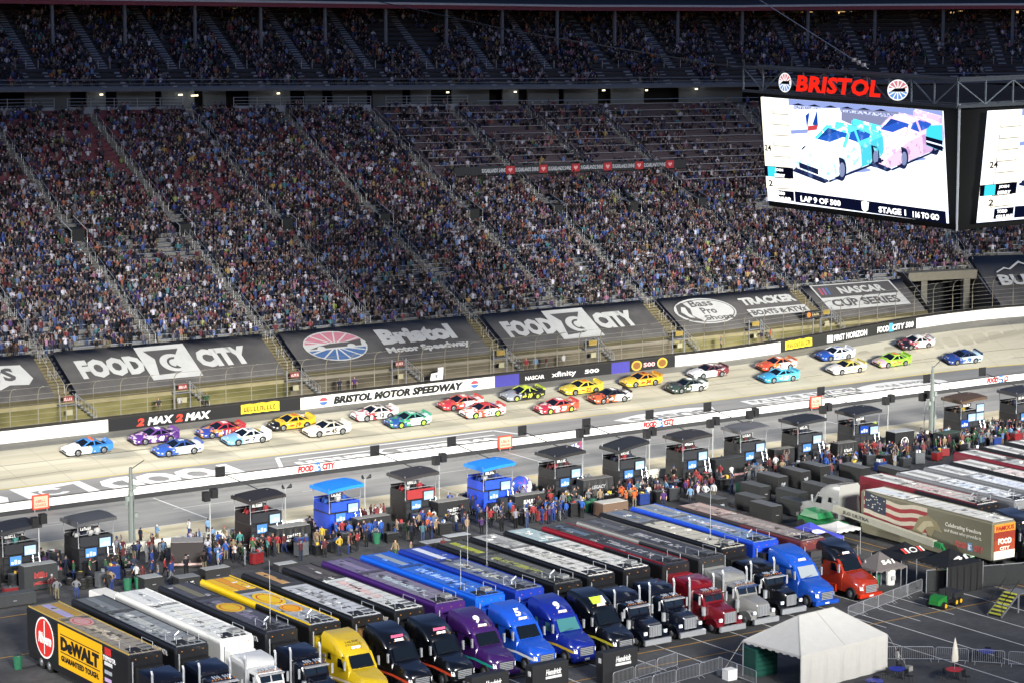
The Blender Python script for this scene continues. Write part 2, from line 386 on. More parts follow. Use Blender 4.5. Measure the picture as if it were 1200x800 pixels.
# ---- logos painted on the apron, turned to be read from the stand
UX, UY, UZ = Vector((1, 0, 0)), Vector((0, 1, 0)), Vector((0, 0, 1))
WP = M('#e4e3de', .7, var=.1, scale=1)
def apz(y): return .022 + zt(0, y)
ap_s = (9 * UY + .25 * UZ) / 9.0035
def apron_paint(name):
    o = thing(name, (0, 0, 0), None, None); o['kind'] = 'structure'; return o
ag = apron_paint('apron_logo')
def aptext(s, x, y, w, h, m=WP, **k): return text(s, (x, y, apz(y) + .02), -UX, -ap_s, w, h, m, ag, **k)
aptext('FOOD', 116.6, 227.6, 14.5, 5.0, bold=.08); aptext('CITY', 93.5, 227.6, 12.5, 5.0, bold=.08)
poly_part('painted_shape', [([(-3.6, -3.0), (3.6, -3.0), (3.6, 3.0), (-3.6, 3.0)], 0), ([(-2.6, -2.2), (2.4, -.9), (1.4, 2.2), (-2.4, 1.6)], 1), (ellipse(.3, -.2, 1.5, 1.3, 20, -2.4, 2.6) + ellipse(.5, -.2, 1.0, .85, 20, 2.6, -2.4), 0)],
          (104.8, 227.6, apz(227.6) + .012), -UX, -ap_s, [WP, APRON], ag)
aptext('waellal yenun', 142.0, 226.6, 24, 2.3, bold=.05)
for a, c in (((127.0, 224.0), (129.6, 229.9)), ((129.6, 229.9), (155.6, 229.9)), ((155.6, 229.9), (158.6, 224.0)), ((131, 228.0), (154.5, 228.0))):
    b = MB(); A_, C_ = Vector((*a, apz(a[1]) + .03)), Vector((*c, apz(c[1]) + .03)); n = (C_ - A_).cross(UZ).normalized() * .22
    b.add([A_ - n, C_ - n, C_ + n, A_ + n], [(0, 1, 2, 3)]); b.build('painted_line', WP, ag)
poly_part('painted_shape', [([(-7, -1.6), (-5.4, 1.3), (0, 2.4), (5, 1.9), (7, -1.0), (3, -2.2), (-4, -2.4)], 0)], (176.8, 226.8, apz(226.8) + .012), -UX, -ap_s, [WP], ag)
aptext("BUSH'S", 176.6, 226.6, 10.5, 2.3, APRON, bold=.05)
poly_part('painted_shape', [([(-8.2, -1.9), (8.2, -1.9), (8.2, .2), (-8.2, .2)], 0)], (196.6, 227.3, apz(227.3) + .012), -UX, -ap_s, [WP], ag)
aptext('BOATS & ATVs', 196.6, 228.1, 15, 1.5, APRON, bold=.05); aptext('TRACKER', 196.6, 225.6, 14, 2.0, bold=.07)
poly_part('painted_shape', [(ellipse(0, 0, 6.8, 2.7), 0)], (210.6, 226.9, apz(226.9) + .012), -UX, -ap_s, [WP], ag)
aptext('Bass Pro', 211.2, 227.6, 7.5, 1.3, APRON, bold=.03); aptext('Shops', 209.8, 225.9, 5.5, 1.2, APRON, bold=.03)

# ---- inner wall between pit road and apron
iw = thing('infield_wall', (0, 0, 0), 'long white concrete wall with dark base between pit road and track', 'wall')
b = MB(); sweep(b, SS(30, 330), [(221.22, .42), (221.22, 1.14), (221.62, 1.14), (221.62, .42)]); b.build('wall_face', WALLW, iw)
b = MB(); sweep(b, SS(30, 330), [(221.17, 0), (221.17, .415), (221.67, .415), (221.67, 0)]); b.build('wall_base', M('#2b2c2e', .7), iw)
b = MB(); sweep(b, SS(30, 330), [(221.3, 1.143), (221.3, 1.2), (221.5, 1.2), (221.5, 1.143)]); b.build('top_rail', M('#3a3632', .6), iw)
for k in range(44):
    b = MB(); s = 60 + 4.2 * k; p = PT(s, 221.2); b.box(p.x - .03, p.x + .03, 221.205, 221.215, .43, 1.13); b.build('wall_joint', M('#b9b8b0', .7), iw)
RED = M('#c2262b', .5); BLU = M('#2a66b0', .5)
def foodcity(o, u, v, h, parent, mt=RED, mq=BLU, mc=WHITE):
    """FOOD, a tall tilted square with a curl in it, CITY"""
    o, u, v = Vector(o), Vector(u).normalized(), Vector(v).normalized()
    text('FOOD', o - u * (2.15 * h), u, v, 2.85 * h, h * 1.05, mt, parent, bold=.1, shear=.12)
    text('CITY', o + u * (2.0 * h), u, v, 2.4 * h, h * 1.05, mt, parent, bold=.1, shear=.12)
    poly_part('logo', [([(-.62 * h, -.62 * h), (.62 * h, -.62 * h), (.42 * h, .72 * h), (-.55 * h, .72 * h)], 0),
              ([(-.42 * h, -.5 * h), (.1 * h, -.5 * h), (-.05 * h, .25 * h), (-.40 * h, .55 * h)], 1),
              (ellipse(.12 * h, .02 * h, .36 * h, .4 * h, 16, .7, 5.4) + ellipse(.14 * h, .0, .2 * h, .24 * h, 16, 5.4, .7), 1)],
              o, u, v, [mq, mc], parent)
for x in (129.2, 171.0, 220.8, 86.5): foodcity((x, 221.2, .79), UX, UZ, .62, iw)
# rescue-gate boards and posts at the inner wall
def gate_board(x, label):
    o = thing('gate_board', (x, 220.95, 0), label, 'sign')
    b = MB(); b.box(-.75, .75, -.05, .05, .35, 1.55, 0); b.build('board', M('#cfa48c', .6), o)
    for a, c, e, g_ in ((-.8, .8, .3, .42), (-.8, .8, 1.5, 1.62), (-.82, -.7, .42, 1.5), (.7, .82, .42, 1.5)):
        b = MB(); b.box(a, c, -.08, .08, e, g_); b.build('frame_bar', M('#d2432c', .5), o)
    for a in (-.6, .6): b = MB(); b.box(a - .04, a + .04, -.03, .03, 0, .3); b.build('leg', GREY, o)
    bars_print(o, (0, -.06, 1.05), UX, UZ, 1.0, .26, M('#b5402d', .6), 5, int(x)); bars_print(o, (0, -.06, .68), UX, UZ, 1.1, .18, M('#b5402d', .6), 7, int(x) + 1)
gate_board(100.0, 'red framed gate board at the white wall behind the speaker pole')
gate_board(151.0, 'orange framed gate board at the white wall beside the bright blue canopy')
gate_board(192.4, 'orange framed gate board at the white wall near the tall grey mast')
# ---- outer wall with its advertising panels
ow = thing('outer_wall', (0, 0, 0), 'long banked track wall painted in white and black advertising panels', 'wall')
PANELS = [(60, 117.7, WALLW), (117.7, 140.1, BLK), (140.1, 164.9, WALLW), (164.9, 168.2, M('#3d3a8c', .5)), (168.2, 181.0, BLK), (181.0, 183.6, M('#3d3a8c', .5)),
          (183.6, 190.2, BLK), (190.2, 206.1, WALLW), (206.1, 228.1, M('#20221f', .5)), (228.1, 330, WALLW)]
for a, c, m in PANELS:
    b = MB(); sweep(b, SS(a, c), lambda s: [(243.3, zt(s, 243.3) - .3), (243.3, zt(s, 243.3) + 1.28), (243.8, zt(s, 243.3) + 1.28), (243.8, zt(s, 243.3) - .3)]); b.build('wall_panel', m, ow)
b = MB(); sweep(b, SS(60, 330), lambda s: [(243.22, zt(s, 243.3) + 1.283), (243.22, zt(s, 243.3) + 1.42), (243.9, zt(s, 243.3) + 1.42), (243.9, zt(s, 243.3) + 1.283)]); b.build('wall_cap', M('#26241f', .7), ow)
def owtext(s, x, w, h, m, dz=.62, **k):
    t, n = TN(x); p = PT(x, 243.27, zt(x, 243.3) + dz); q = PT(x + 1, 243.27, zt(x + 1, 243.3) + dz)
    return text(s, p, q - p, UZ, w, h, m, ow, **k)
LW = M('#dcdcd8', .6)
owtext('MAX', 123.6, 3.0, .8, LW, bold=.07, shear=.25); owtext('2', 125.7, .9, .8, M('#c8402e', .5), bold=.07, shear=.2); owtext('MAX', 127.9, 3.0, .8, LW, bold=.07, shear=.25)
owtext('2', 121.3, .9, .8, M('#c8402e', .5), bold=.07, shear=.2)
owtext('BRISTOL MOTOR SPEEDWAY', 152.4, 16.6, .86, BLK, bold=.085, shear=.22)
for x in (142.9, 162.2): poly_part('emblem', [(ellipse(0, 0, .62, .5), 0), (ellipse(0, .02, .5, .38, 14, 0, math.pi), 1), (ellipse(0, -.06, .5, .36, 14, math.pi, 2 * math.pi), 2)], PT(x, 243.28, zt(x, 243.3) + .64), UX, UZ, [LW, M('#b3474f', .6), M('#41669f', .6)], ow)
def wall_sign(x, w, h, m, s, mt, dz=.7):
    p = PT(x, 243.24, zt(x, 243.3) + dz); q = PT(x + 1, 243.24, zt(x + 1, 243.3) + dz); u = (q - p).normalized()
    n = 9; pts = [(-w / 2, -h / 2)] + [(-w / 2 + w * k / n, -h / 2 + (0.05 if k % 2 else 0)) for k in range(1, n)] + [(w / 2, -h / 2)] + [(w / 2 - w * k / n, h / 2 + .12 * abs(math.sin(k * 1.1))) for k in range(n + 1)]
    poly_part('sign_panel', [(pts, 0)], p, u, UZ, [m], ow, .03); bars_print(ow, p - Vector((0, .05, 0)), u, UZ, w * .85, h * .5, mt, 10, int(x))
wall_sign(135.2, 4.6, .95, M('#cbb62e', .5), 'BUSH BEANS', M('#5a4a10', .6)); wall_sign(208.9, 4.2, .95, M('#cbb62e', .5), 'BUSH BEANS', M('#5a4a10', .6))
owtext('NASCAR', 170.3, 2.6, .45, LW, bold=.04); owtext('xfinity', 174.3, 3.4, .75, LW, bold=.03); owtext('500', 178.2, 2.0, .45, LW, bold=.04)
for x in (184.6, 188.3):
    poly_part('emblem', [(ellipse(0, 0, .75, .6), 0), (ellipse(0, 0, .55, .42), 1)], PT(x, 243.28, zt(x, 243.3) + .64), UX, UZ, [M('#c89a3a', .5), M('#7a4f1e', .6)], ow)
owtext('500', 186.4, 1.7, .5, M('#d8a0a0', .6), bold=.05)
owtext('FIRST HORIZON', 217.2, 5.4, .75, LW, bold=.05, shear=.1)
owtext('FOOD', 222.6, 1.9, .75, LW, bold=.06, shear=.15); owtext('CITY 500', 225.9, 3.3, .75, LW, bold=.06, shear=.15)
poly_part('logo', [([(-.4, -.5), (.4, -.5), (.3, .55), (-.35, .55)], 0)], PT(223.95, 243.28, zt(223.95, 243.3) + .64), UX, UZ, [M('#4f9ac0', .5)], ow)
poly_part('logo', [([(-.45, -.42), (.45, -.42), (.45, .42), (-.45, .42)], 0)], PT(213.9, 243.28, zt(213.9, 243.3) + .64), UX, UZ, [LW], ow)

# ---- catch fence
cf = thing('catch_fence', (0, 0, 0), 'tall steel catch fence with curved posts along the outer track wall', 'fence')
def fence_line(s, k):  # the shape of a post: height above the wall, lean towards the track
    H_ = [(0, 0), (2.0, 0), (3.1, 0), (3.7, -.18), (4.1, -.6), (4.3, -1.15), (4.35, -1.6)]
    h, dy = H_[k]; return PT(s, 243.95 + dy, zt(s, 243.3) + 1.1 + h)
for k in range(62):
    s = 92.3 + 3.02 * k
    b = MB(); b.tube([fence_line(s, i) for i in range(7)], [.055, .055, .05, .045, .04, .04, .035], 6); b.build('post', M('#807c6c', .5, .3), cf)
for k, h in enumerate((.4, .9, 1.4, 1.9, 2.4, 2.9, 3.4, 4.28)):
    dy = 0 if h < 3.1 else (-.1 if h < 4 else -1.15)
    b = MB(); b.tube([PT(s, 243.95 + dy, zt(s, 243.3) + 1.1 + h) for s in SS(90, 285, 12, 3)], .016, 4); b.build('cable', M('#8d8a80', .5, .3), cf)

# ---- walkway and retaining wall under the stand
b = MB(); sweep(b, SS(60, 330), lambda s: [(243.8, zt(s, 243.3) + .55), (247.5, zt(s, 243.3) + .75)], closed=False, cap=False); tag(b.build('walkway', WALK), kind='structure')
def zs(s, y):
    """height of the stand's surface"""
    z = 5.4 + (y - 247.5) * .61 if y < 253 else 8.755 + (y - 253) * .522
    return z - (.004 + .024 * (y - 247.5) / 48.5) * (min(max(s, 110), 235) - 110)
rw = thing('retaining_wall', (0, 0, 0), 'stained yellowish concrete retaining wall behind the catch fence', 'wall')
for i, (a, c) in enumerate([(60, 114.5), (114.5, 141.3), (141.3, 168.2), (168.2, 193.3), (193.3, 216), (216, 233)]):
    wm = WALLC if i in (0, 1, 4, 5) else WALLD
    b = MB(); sweep(b, SS(a, c), lambda s: [(247.5, zt(s, 243.3) + .3), (247.5, zs(s, 247.5) - .95), (248.2, zs(s, 247.5) - .95), (248.2, zt(s, 243.3) + .3)]); b.build('wall_panel', wm, rw)
    b = MB(); sweep(b, SS(a, c), lambda s: [(247.35, zs(s, 247.5) - .945), (247.35, zs(s, 247.5) - .55), (248.2, zs(s, 247.5) - .55), (248.2, zs(s, 247.5) - .945)]); b.build('ledge', M('#857d5c' if i in (0, 1, 4, 5) else '#746e60', .8, var=.35, scale=.7), rw)
    b = MB(); sweep(b, SS(a, c), lambda s: [(247.6, zs(s, 247.5) - .545), (247.6, zs(s, 247.5) - .08), (248.2, zs(s, 247.5) - .08), (248.2, zs(s, 247.5) - .545)]); b.build('top_course', M('#4a452f', .85, var=.35, scale=.8), rw)

# ================================================================ THE LOWER STAND
AISLES = [101.5, 114.8, 128.1, 141.5, 154.8, 168.1, 180.9, 193.5, 205.2, 216.3, 232.8, 243.2, 254.0, 265, 276, 287]
NROW, RD = 50, .855
gs = thing('lower_grandstand', (0, 0, 0), 'huge raked concrete grandstand packed with spectators above the black banners', 'grandstand')
b = MB(); ss = SS(60, 330, 8, 3)
secs = []
for s in ss:
    pr = []
    for i in range(NROW):
        y = 253.2 + i * RD; z = zs(s, y); pr += [(y, z), (y + RD - .001, z + .001)]
    pr += [(296, zs(s, 296)), (303.5, zs(s, 296) + .1)]
    secs.append([PT(s, y, z) for y, z in pr])
b.loft(secs, 0, False, False); b.build('terrace', STEP, gs)
# bench and seat rows
for nm, i0, i1, s0, s1, mt in (('bench_rows', 0, 26, 60, 330, M('#9fa7b3', .4, .5, var=.15, scale=.8)), ('red_seat_rows', 26, 50, 60, 178.5, M('#54202a', .5, var=.3, scale=.6)),
                               ('seat_rows', 26, 50, 178.5, 330, M('#3c3038', .5, var=.3, scale=.6))):
    b = MB()
    for i in range(i0, i1):
        y = 253.2 + i * RD
        for a, c in zip([s0] + [x for x in AISLES if s0 < x < s1], [x for x in AISLES if s0 < x < s1] + [s1]):
            for ln in SS(a + .75, c - .75, 30, 4)[:-1]:
                e = min(c - .75, ln + (30 if ln < X0 - .1 else 4))
                if ln < X0 < e: e = X0
                if nm != 'bench_rows':
                    sweep(b, [ln, e], lambda s: [(y + .42, zs(s, y) + .40), (y + .42, zs(s, y) + .44), (y + .72, zs(s, y) + .44), (y + .8, zs(s, y) + .86), (y + .84, zs(s, y) + .86), (y + .78, zs(s, y) + .4)])
                else: sweep(b, [ln, e], lambda s: [(y + .42, zs(s, y) + .40), (y + .42, zs(s, y) + .45), (y + .74, zs(s, y) + .45), (y + .74, zs(s, y) + .40)])
    o = b.build(nm, mt, gs); o['kind'] = 'stuff'
# aisle stairs with handrails, portals half way up
RAILM = M('#a4a6a8', .35, .6, var=.08); STAIR = M('#5f5d58', .8, var=.25, scale=1.5); STAIRY = M('#625a40', .8, var=.4, scale=1.5)
def rail_seg(s, y0, y1, parent, h=.95, m=RAILM, r=.045):
    b = MB(); A_, C_ = PT(s, y0, zs(s, y0) + h), PT(s, y1, zs(s, y1) + h)
    b.tube([PT(s, y0, zs(s, y0)), A_, C_, PT(s, y1, zs(s, y1))], r, 5)
    b.build('handrail', m, parent)
for q, s in enumerate(AISLES):
    st = MB(); lower = 247.5 if s in (114.8, 141.5, 168.1, 193.5, 216.3) else 253.2
    if lower < 250:
        sy = MB(); y = 247.55
        while y < 253.1:
            sy.loft([[PT(s - .9, y, zs(s, y) - .2), PT(s + .9, y, zs(s, y) - .2)], [PT(s - .9, y, zs(s, y) + .1), PT(s + .9, y, zs(s, y) + .1)], [PT(s - .9, y + RD / 2, zs(s, y) + .1), PT(s + .9, y + RD / 2, zs(s, y) + .1)]], 0, False, False); y += RD / 2
        sy.build('lower_stair', STAIRY, gs)
    y = 253.25
    while y < 296:
        w = .38
        if s > 226 and y < 255: y += RD / 2; continue
        st.loft([[PT(s - w, y, zs(s, y) - .2), PT(s + w, y, zs(s, y) - .2)], [PT(s - w, y, zs(s, y) + .1), PT(s + w, y, zs(s, y) + .1)], [PT(s - w, y + RD / 2, zs(s, y) + .1), PT(s + w, y + RD / 2, zs(s, y) + .1)]], 0, False, False)
        y += RD / 2
    st.build('aisle_stair', STAIR, gs)
    if s > 262: continue
    y = max(lower, 255.5 if s > 226 else 0) + .4; k = 0
    while y < 294:
        if not (270 < y < 274.6): [rail_seg(s + d_, y, min(y + 1.9, 295), gs, r=.03) for d_ in (-.34, .34)]
        y += 2.35; k += 1
    if lower < 250:   # bags and lights along the banner edge
        for i in range(9):
            yy = 248.0 + i * .6; p = PT(s + .95, yy, zs(s, yy) + .12); b = MB(); r = .16
            b.loft([[(p.x + a * math.cos(t), p.y + a * math.sin(t), p.z + h) for t in [k * math.pi / 3 for k in range(6)]] for a, h in ((.16, 0), (.2, .14), (.1, .3))]); b.build('sandbag', M('#1d1e20', .8), gs)
    if 110 < s < 262:   # portal
        pz = zs(s, 271.5)
        for d in (-.95, .95):
            b = MB(); b.tube([PT(s + d, 274.4, zs(s, 274.4) + 1.0), PT(s + d, 270.9, zs(s, 270.9) + 1.5), PT(s + d, 270.9, zs(s, 270.9))], .06, 5); b.build('portal_rail', RAILM, gs)
        b = MB(); b.add([PT(s - .8, 271.4, pz - .1), PT(s + .8, 271.4, pz - .1), PT(s + .8, 271.4, pz + 1.25), PT(s - .8, 271.4, pz + 1.25)], [(0, 1, 2, 3)])
        b.add([PT(s - .8, 271.4, pz + 1.25), PT(s + .8, 271.4, pz + 1.25), PT(s + .8, 273.6, pz + 1.3), PT(s - .8, 273.6, pz + 1.3)], [(0, 1, 2, 3)]); b.build('portal', M('#1d1f20', .8), gs)
# row rails of the upper block beside the advertising strip
b = MB()
for i in range(27, 50, 2):
    y = 253.2 + i * RD
    for a, c in zip(AISLES[6:12], AISLES[7:13]):
        for ln in SS(a + .9, c - .9, 30, 4)[:-1]:
            e = min(c - .9, ln + (30 if ln < X0 - .1 else 4))
            if y > 281 or a > 216: sweep(b, [ln, e], lambda s: [(y, zs(s, y) + .98), (y, zs(s, y) + 1.05), (y + .07, zs(s, y) + 1.05), (y + .07, zs(s, y) + .98)])
o = b.build('row_rails', M('#9a9ba3', .35, .5), gs); o['kind'] = 'stuff'
# advertising strip
ad = thing('advertising_strip', (0, 0, 0), 'long dark advertising strip with red blocks hung across the middle of the stand', 'sign')
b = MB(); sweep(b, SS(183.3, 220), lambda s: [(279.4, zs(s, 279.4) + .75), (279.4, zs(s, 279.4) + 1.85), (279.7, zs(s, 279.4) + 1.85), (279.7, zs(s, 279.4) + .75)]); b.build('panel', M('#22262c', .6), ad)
b = MB(); sweep(b, SS(183.3, 220), lambda s: [(279.75, zs(s, 279.4) - .3), (279.75, zs(s, 279.4) + .74), (281, zs(s, 279.4) + .74), (281, zs(s, 279.4) - .3)]); b.build('soffit', M('#121316', .9), ad)  # near-black block, painted as the shaded recess below the strip
for k in range(6):
    s = 189.2 + 5.1 * k; z = zs(s, 279.4) + 1.3; t = Vector((1, 0, -.02))
    text('SUGARLANDS SHINE', (s, 279.37, z), t, UZ, 3.6, .52, M('#b9bdc4', .5), ad, bold=.03)
    poly_part('red_block', [([(-.65, -.5), (.65, -.5), (.65, .5), (-.65, .5)], 0), ([(0, -.3), (.34, .08), (.18, .28), (0, .14), (-.18, .28), (-.34, .08)], 1)], (s + 2.55, 279.37, z - .05), t, UZ, [M('#a3282f', .5), M('#d59ca0', .6)], ad)

# ---- tunnel gap by the turn
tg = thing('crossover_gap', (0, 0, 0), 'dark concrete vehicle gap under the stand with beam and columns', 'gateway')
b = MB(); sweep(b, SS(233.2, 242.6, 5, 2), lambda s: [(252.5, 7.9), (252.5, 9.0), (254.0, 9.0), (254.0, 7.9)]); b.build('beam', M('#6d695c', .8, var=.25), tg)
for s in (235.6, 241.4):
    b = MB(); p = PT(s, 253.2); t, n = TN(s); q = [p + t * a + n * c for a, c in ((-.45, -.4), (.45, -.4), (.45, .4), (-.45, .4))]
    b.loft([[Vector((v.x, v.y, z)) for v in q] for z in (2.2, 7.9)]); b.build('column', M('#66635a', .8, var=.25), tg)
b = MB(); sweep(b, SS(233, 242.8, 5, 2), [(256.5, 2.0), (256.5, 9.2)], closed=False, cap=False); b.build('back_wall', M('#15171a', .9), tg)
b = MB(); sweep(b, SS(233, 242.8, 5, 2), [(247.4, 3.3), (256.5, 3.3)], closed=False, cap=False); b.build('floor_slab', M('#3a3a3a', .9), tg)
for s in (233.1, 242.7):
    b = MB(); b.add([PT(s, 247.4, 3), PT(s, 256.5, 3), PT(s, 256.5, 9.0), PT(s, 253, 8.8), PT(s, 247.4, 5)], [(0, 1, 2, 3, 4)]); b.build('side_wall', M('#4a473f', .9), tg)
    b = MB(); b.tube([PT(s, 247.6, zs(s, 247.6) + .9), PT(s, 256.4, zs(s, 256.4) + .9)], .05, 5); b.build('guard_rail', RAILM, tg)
# ================================================================ BANNERS OVER THE LOWEST ROWS
TARP = surf('black_tarpaulin', '#514f4d', '#5c5a57', .8, rough=.7, c3='#464443', s3=.25, bump=.25)
def banner(s0, s1, label, ym=253.1):
    o = thing('banner', (0, 0, 0), label, 'banner', group='tarpaulin banners over the lowest rows')
    b = MB(); sec = []
    for s in SS(s0, s1, 1.6, 1.6):
        w = .05 * math.sin(s * 1.9)
        sec.append([PT(s, y, zs(s, y) + .22 + dz) for y, dz in ((247.45, -.25), (247.5, .02), (249.3, .05 + w * .4), (251.2, .06 - w * .5), (ym, .10 if ym < 254 else .45), (ym + .05, -.2))])
    b.loft(sec, 0, False, False); me = b.mesh('tarpaulin', TARP, True); put('tarpaulin', me, o); return o
def ban_basis(s, y=250.3, h=.36):
    p = PT(s, y, zs(s, y) + h); u = (PT(s + 1, y, zs(s + 1, y) + h) - p).normalized(); v = (PT(s, y + 1, zs(s, y + 1) + h) - p).normalized()
    return p, u, v
LET = M('#b9b9b4', .7, var=.15, scale=1.0)
def btext(o, s, x, w, h, y=250.3, m=LET, **k):
    p, u, v = ban_basis(x, y); return text(s, p, u, v, w, h, m, o, **k)
TP2 = M('#4e4c4a', .65)
def food_city_banner(o, c, k=1.0):
    p, u, v = ban_basis(c)
    btext(o, 'FOOD', c - 6.6 * k, 7.4 * k, 3.0, bold=.09); btext(o, 'CITY', c + 6.5 * k, 6.2 * k, 3.0, bold=.1)
    poly_part('logo', [([(-2.9, -2.7), (2.9, -2.7), (2.9, 2.7), (-2.9, 2.7)], 0), ([(-1.9, -2.0), (1.5, -1.7), (.4, -.2), (2.0, 2.0), (-2.1, 2.0), (-1.3, .6)], 1),
              (ellipse(.55, -.2, 1.55, 1.45, 22, .75, 5.6) + ellipse(.75, -.25, .95, .95, 22, 5.6, .75), 0), (ellipse(.6, -.25, .55, .6, 16, .2, 4.6), 0), ([(-.4, -2.3), (1.2, -2.1), (2.3, -1.2), (1.4, -1.4)], 0)],
              p, u, v, [LET, TP2], o)
o = banner(86, 113.9, 'black banner with a cream plaque ending in S beside the first yellow stair')
p, u, v = ban_basis(106.6); poly_part('plaque', [([(-7, -1.3), (2, -1.9), (3.2, -1.3), (5.2, -1.5), (6.0, -.6), (5.4, 1.6), (1.5, 1.9), (-2, 2.3), (-7, 1.8)], 0)], p, u, v, [LET], o)
btext(o, "BUSH'S", 106.6, 8.6, 2.1, 250.6, TP2, bold=.06); btext(o, 'BEST', 104.6, 3.2, .8, 248.9, TP2, bold=.03)
o = banner(116.3, 140.6, 'black banner with white grocery logo nearest the cream plaque banner'); food_city_banner(o, 128.2)
o = banner(143.0, 167.2, 'black banner with red and blue round emblem and two lines of lettering')
p, u, v = ban_basis(148.6)
PK, BL = M('#b4747f', .6), M('#45628c', .6)
pol = [(ellipse(0, 0, 3.9, 2.55), 0), (ellipse(0, .35, 3.6, 2.0, 20, .1, math.pi - .1), 1), (ellipse(0, -.35, 3.6, 2.0, 20, math.pi + .1, 2 * math.pi - .1), 2)]
for k in range(1, 7):
    for sg in (1, -1):
        t = math.pi * k / 7 * sg; d = Vector((math.cos(t), math.sin(t))); n = Vector((-d.y, d.x)) * .09; q = Vector((d.x * 3.7, d.y * 2.4))
        a = Vector((d.x * .6, d.y * .5)); pol.append(([tuple(a - n), tuple(q - n), tuple(q + n), tuple(a + n)], 0))
pol += [([(-3.9, -.42), (3.9, -.42), (3.9, .42), (-3.9, .42)], 0), ([(-3.4, -.3), (-2.2, .1), (-.6, .4), (1.8, .45), (3.5, .75), (3.2, -.3)], 3), (ellipse(-1.9, -.25, .5, .36, 12), 0), (ellipse(1.9, -.25, .5, .36, 12), 0)]
poly_part('emblem', pol, p, u, v, [LET, PK, BL, TP2], o)
btext(o, 'Bristol', 159.4, 9.8, 2.7, 250.9, bold=.085); btext(o, 'Motor Speedway', 159.8, 10.8, 1.25, 248.8, bold=.06)
o = banner(169.7, 192.4, 'black banner with white grocery logo beside the emblem banner'); food_city_banner(o, 180.6, .93)
o = banner(195.0, 215.2, 'black banner with a pale oval fish badge and block lettering')
p, u, v = ban_basis(200.2); poly_part('oval_badge', [(ellipse(0, 0, 4.5, 2.5), 0), (ellipse(.1, 0, 4.2, 2.25), 1), (ellipse(.1, 0, 4.05, 2.12), 0), ([(-4.2, -.2), (-3.6, 1.4), (-2.4, 1.9), (-1.9, .6), (-2.4, -.7), (-1.4, -1.9), (-3.0, -1.7)], 1), ([(-3.6, .1), (-3.0, 1.1), (-2.5, .9), (-2.7, -.2), (-2.3, -1.2), (-3.0, -1.0)], 0)], p, u, v, [LET, TP2], o)
for s, x, y, w in (('Bass', 200.4, 251.6, 3.4), ('Pro', 200.7, 250.3, 2.2), ('Shops', 201.4, 249.0, 4.2)): btext(o, s, x, w, 1.25, y, TP2, bold=.03)
btext(o, 'TRACKER', 210.6, 8.6, 1.5, 251.2, bold=.07); p, u, v = ban_basis(210.8, 249.2); poly_part('bar', [([(-4.6, -.75), (4.6, -.75), (4.6, .75), (-4.6, .75)], 0)], p, u, v, [LET], o)
btext(o, 'BOATS & ATVs', 210.8, 8.4, 1.0, 249.2, TP2, bold=.05)
o = banner(217.4, 232.4, 'black banner with a cream outlined sign of two lines near the dark gap')
p, u, v = ban_basis(224.7, 250.4, .5)
poly_part('sign_frame', [([(-6.3, -2.6), (6.3, -2.6), (6.3, 2.6), (-6.3, 2.6)], 0), ([(-6.05, -.1), (6.05, -.1), (6.05, 2.4), (-6.05, 2.4)], 1)] +
          [([(-5.6 + .55 * k, .5), (-5.3 + .55 * k, .5), (-5.1 + .55 * k, 1.9), (-5.4 + .55 * k, 1.9)], 2 + k) for k in range(3)], p, u, v, [LET, TP2, M('#a3545c', .6), M('#8d5f86', .6), M('#4a6796', .6)], o)
text('NASCAR', p + u * .9 + v * 1.15 + u.cross(v) * .03, u, v, 7.0, 1.4, LET, o, bold=.05); text('CUP SERIES', p - v * 1.35 + u.cross(v) * .03, u, v, 10.4, 1.5, TP2, o, bold=.04)
o = banner(243.4, 264, 'dark grey banner with mountain outline past the vehicle gap', 256.6)
p, u, v = ban_basis(249.6, 251.4, .75)
text('BUSCH', p - v * .2 + u.cross(v) * .02, u, v, 9.5, 2.3, LET, o, bold=.05); poly_part('mountain', [([(-4.6, 1.6), (-3.2, 2.6), (-2.6, 2.3), (-.8, 3.9), (.4, 2.9), (1.2, 3.3), (3.8, 1.9), (3.6, 1.7), (1.2, 3.0), (.4, 2.6), (-.8, 3.5), (-2.5, 2.0), (-3.2, 2.3), (-4.5, 1.4)], 0)], p, u, v, [LET], o)

# stair gates with signs at the foot of the aisles
def stair_gate(s, red, lbl):
    o = thing('stair_gate', PT(s, 245.6, zt(s, 243.3) + .66), lbl, 'gate', rz=math.atan2(TN(s)[0].y, TN(s)[0].x))
    for k in range(6):
        b = MB(); b.box(.4 + k * .34, .74 + k * .34, 1.1, 1.85, 1.75 - k * .3, 1.85 - k * .3); b.build('tread', GREY, o)
    for yy in (1.08, 1.86):
        b = MB(); b.tube([(.2, yy, 2.9), (2.5, yy, .95), (2.5, yy, 0)], .04, 5); b.build('handrail', RAILM, o)
        for k in range(6):
            b = MB(); b.tube([(.5 + k * .36, yy, 1.7 - k * .3), (.5 + k * .36, yy, 2.62 - k * .3)], .022, 4); b.build('baluster', STEEL, o)
    b = MB(); b.box(-1.6, .2, 1.0, 1.85, 1.8, 1.9); b.build('landing', MIDG, o)
    for x in (-1.6, .2): b = MB(); b.box(x - .05, x + .05, 1.0, 1.1, 0, 3.0); b.build('post', GREY, o)
    sc = M('#7d3434', .6) if red else M('#8f7d3c', .6)
    b = MB(); b.box(-1.25, -.15, .9, .96, 2.25, 2.8); b.build('sign_plate', sc, o)
    bars_print(o, (-.7, .89, 2.52), UX, UZ, .9, .26, M('#e8d8d0' if red else '#8a6d1c', .6), 5, int(s))
    b = MB(); b.box(-.95, -.25, .9, .95, .85, 1.4); b.build('notice', M('#9a9678', .6), o)
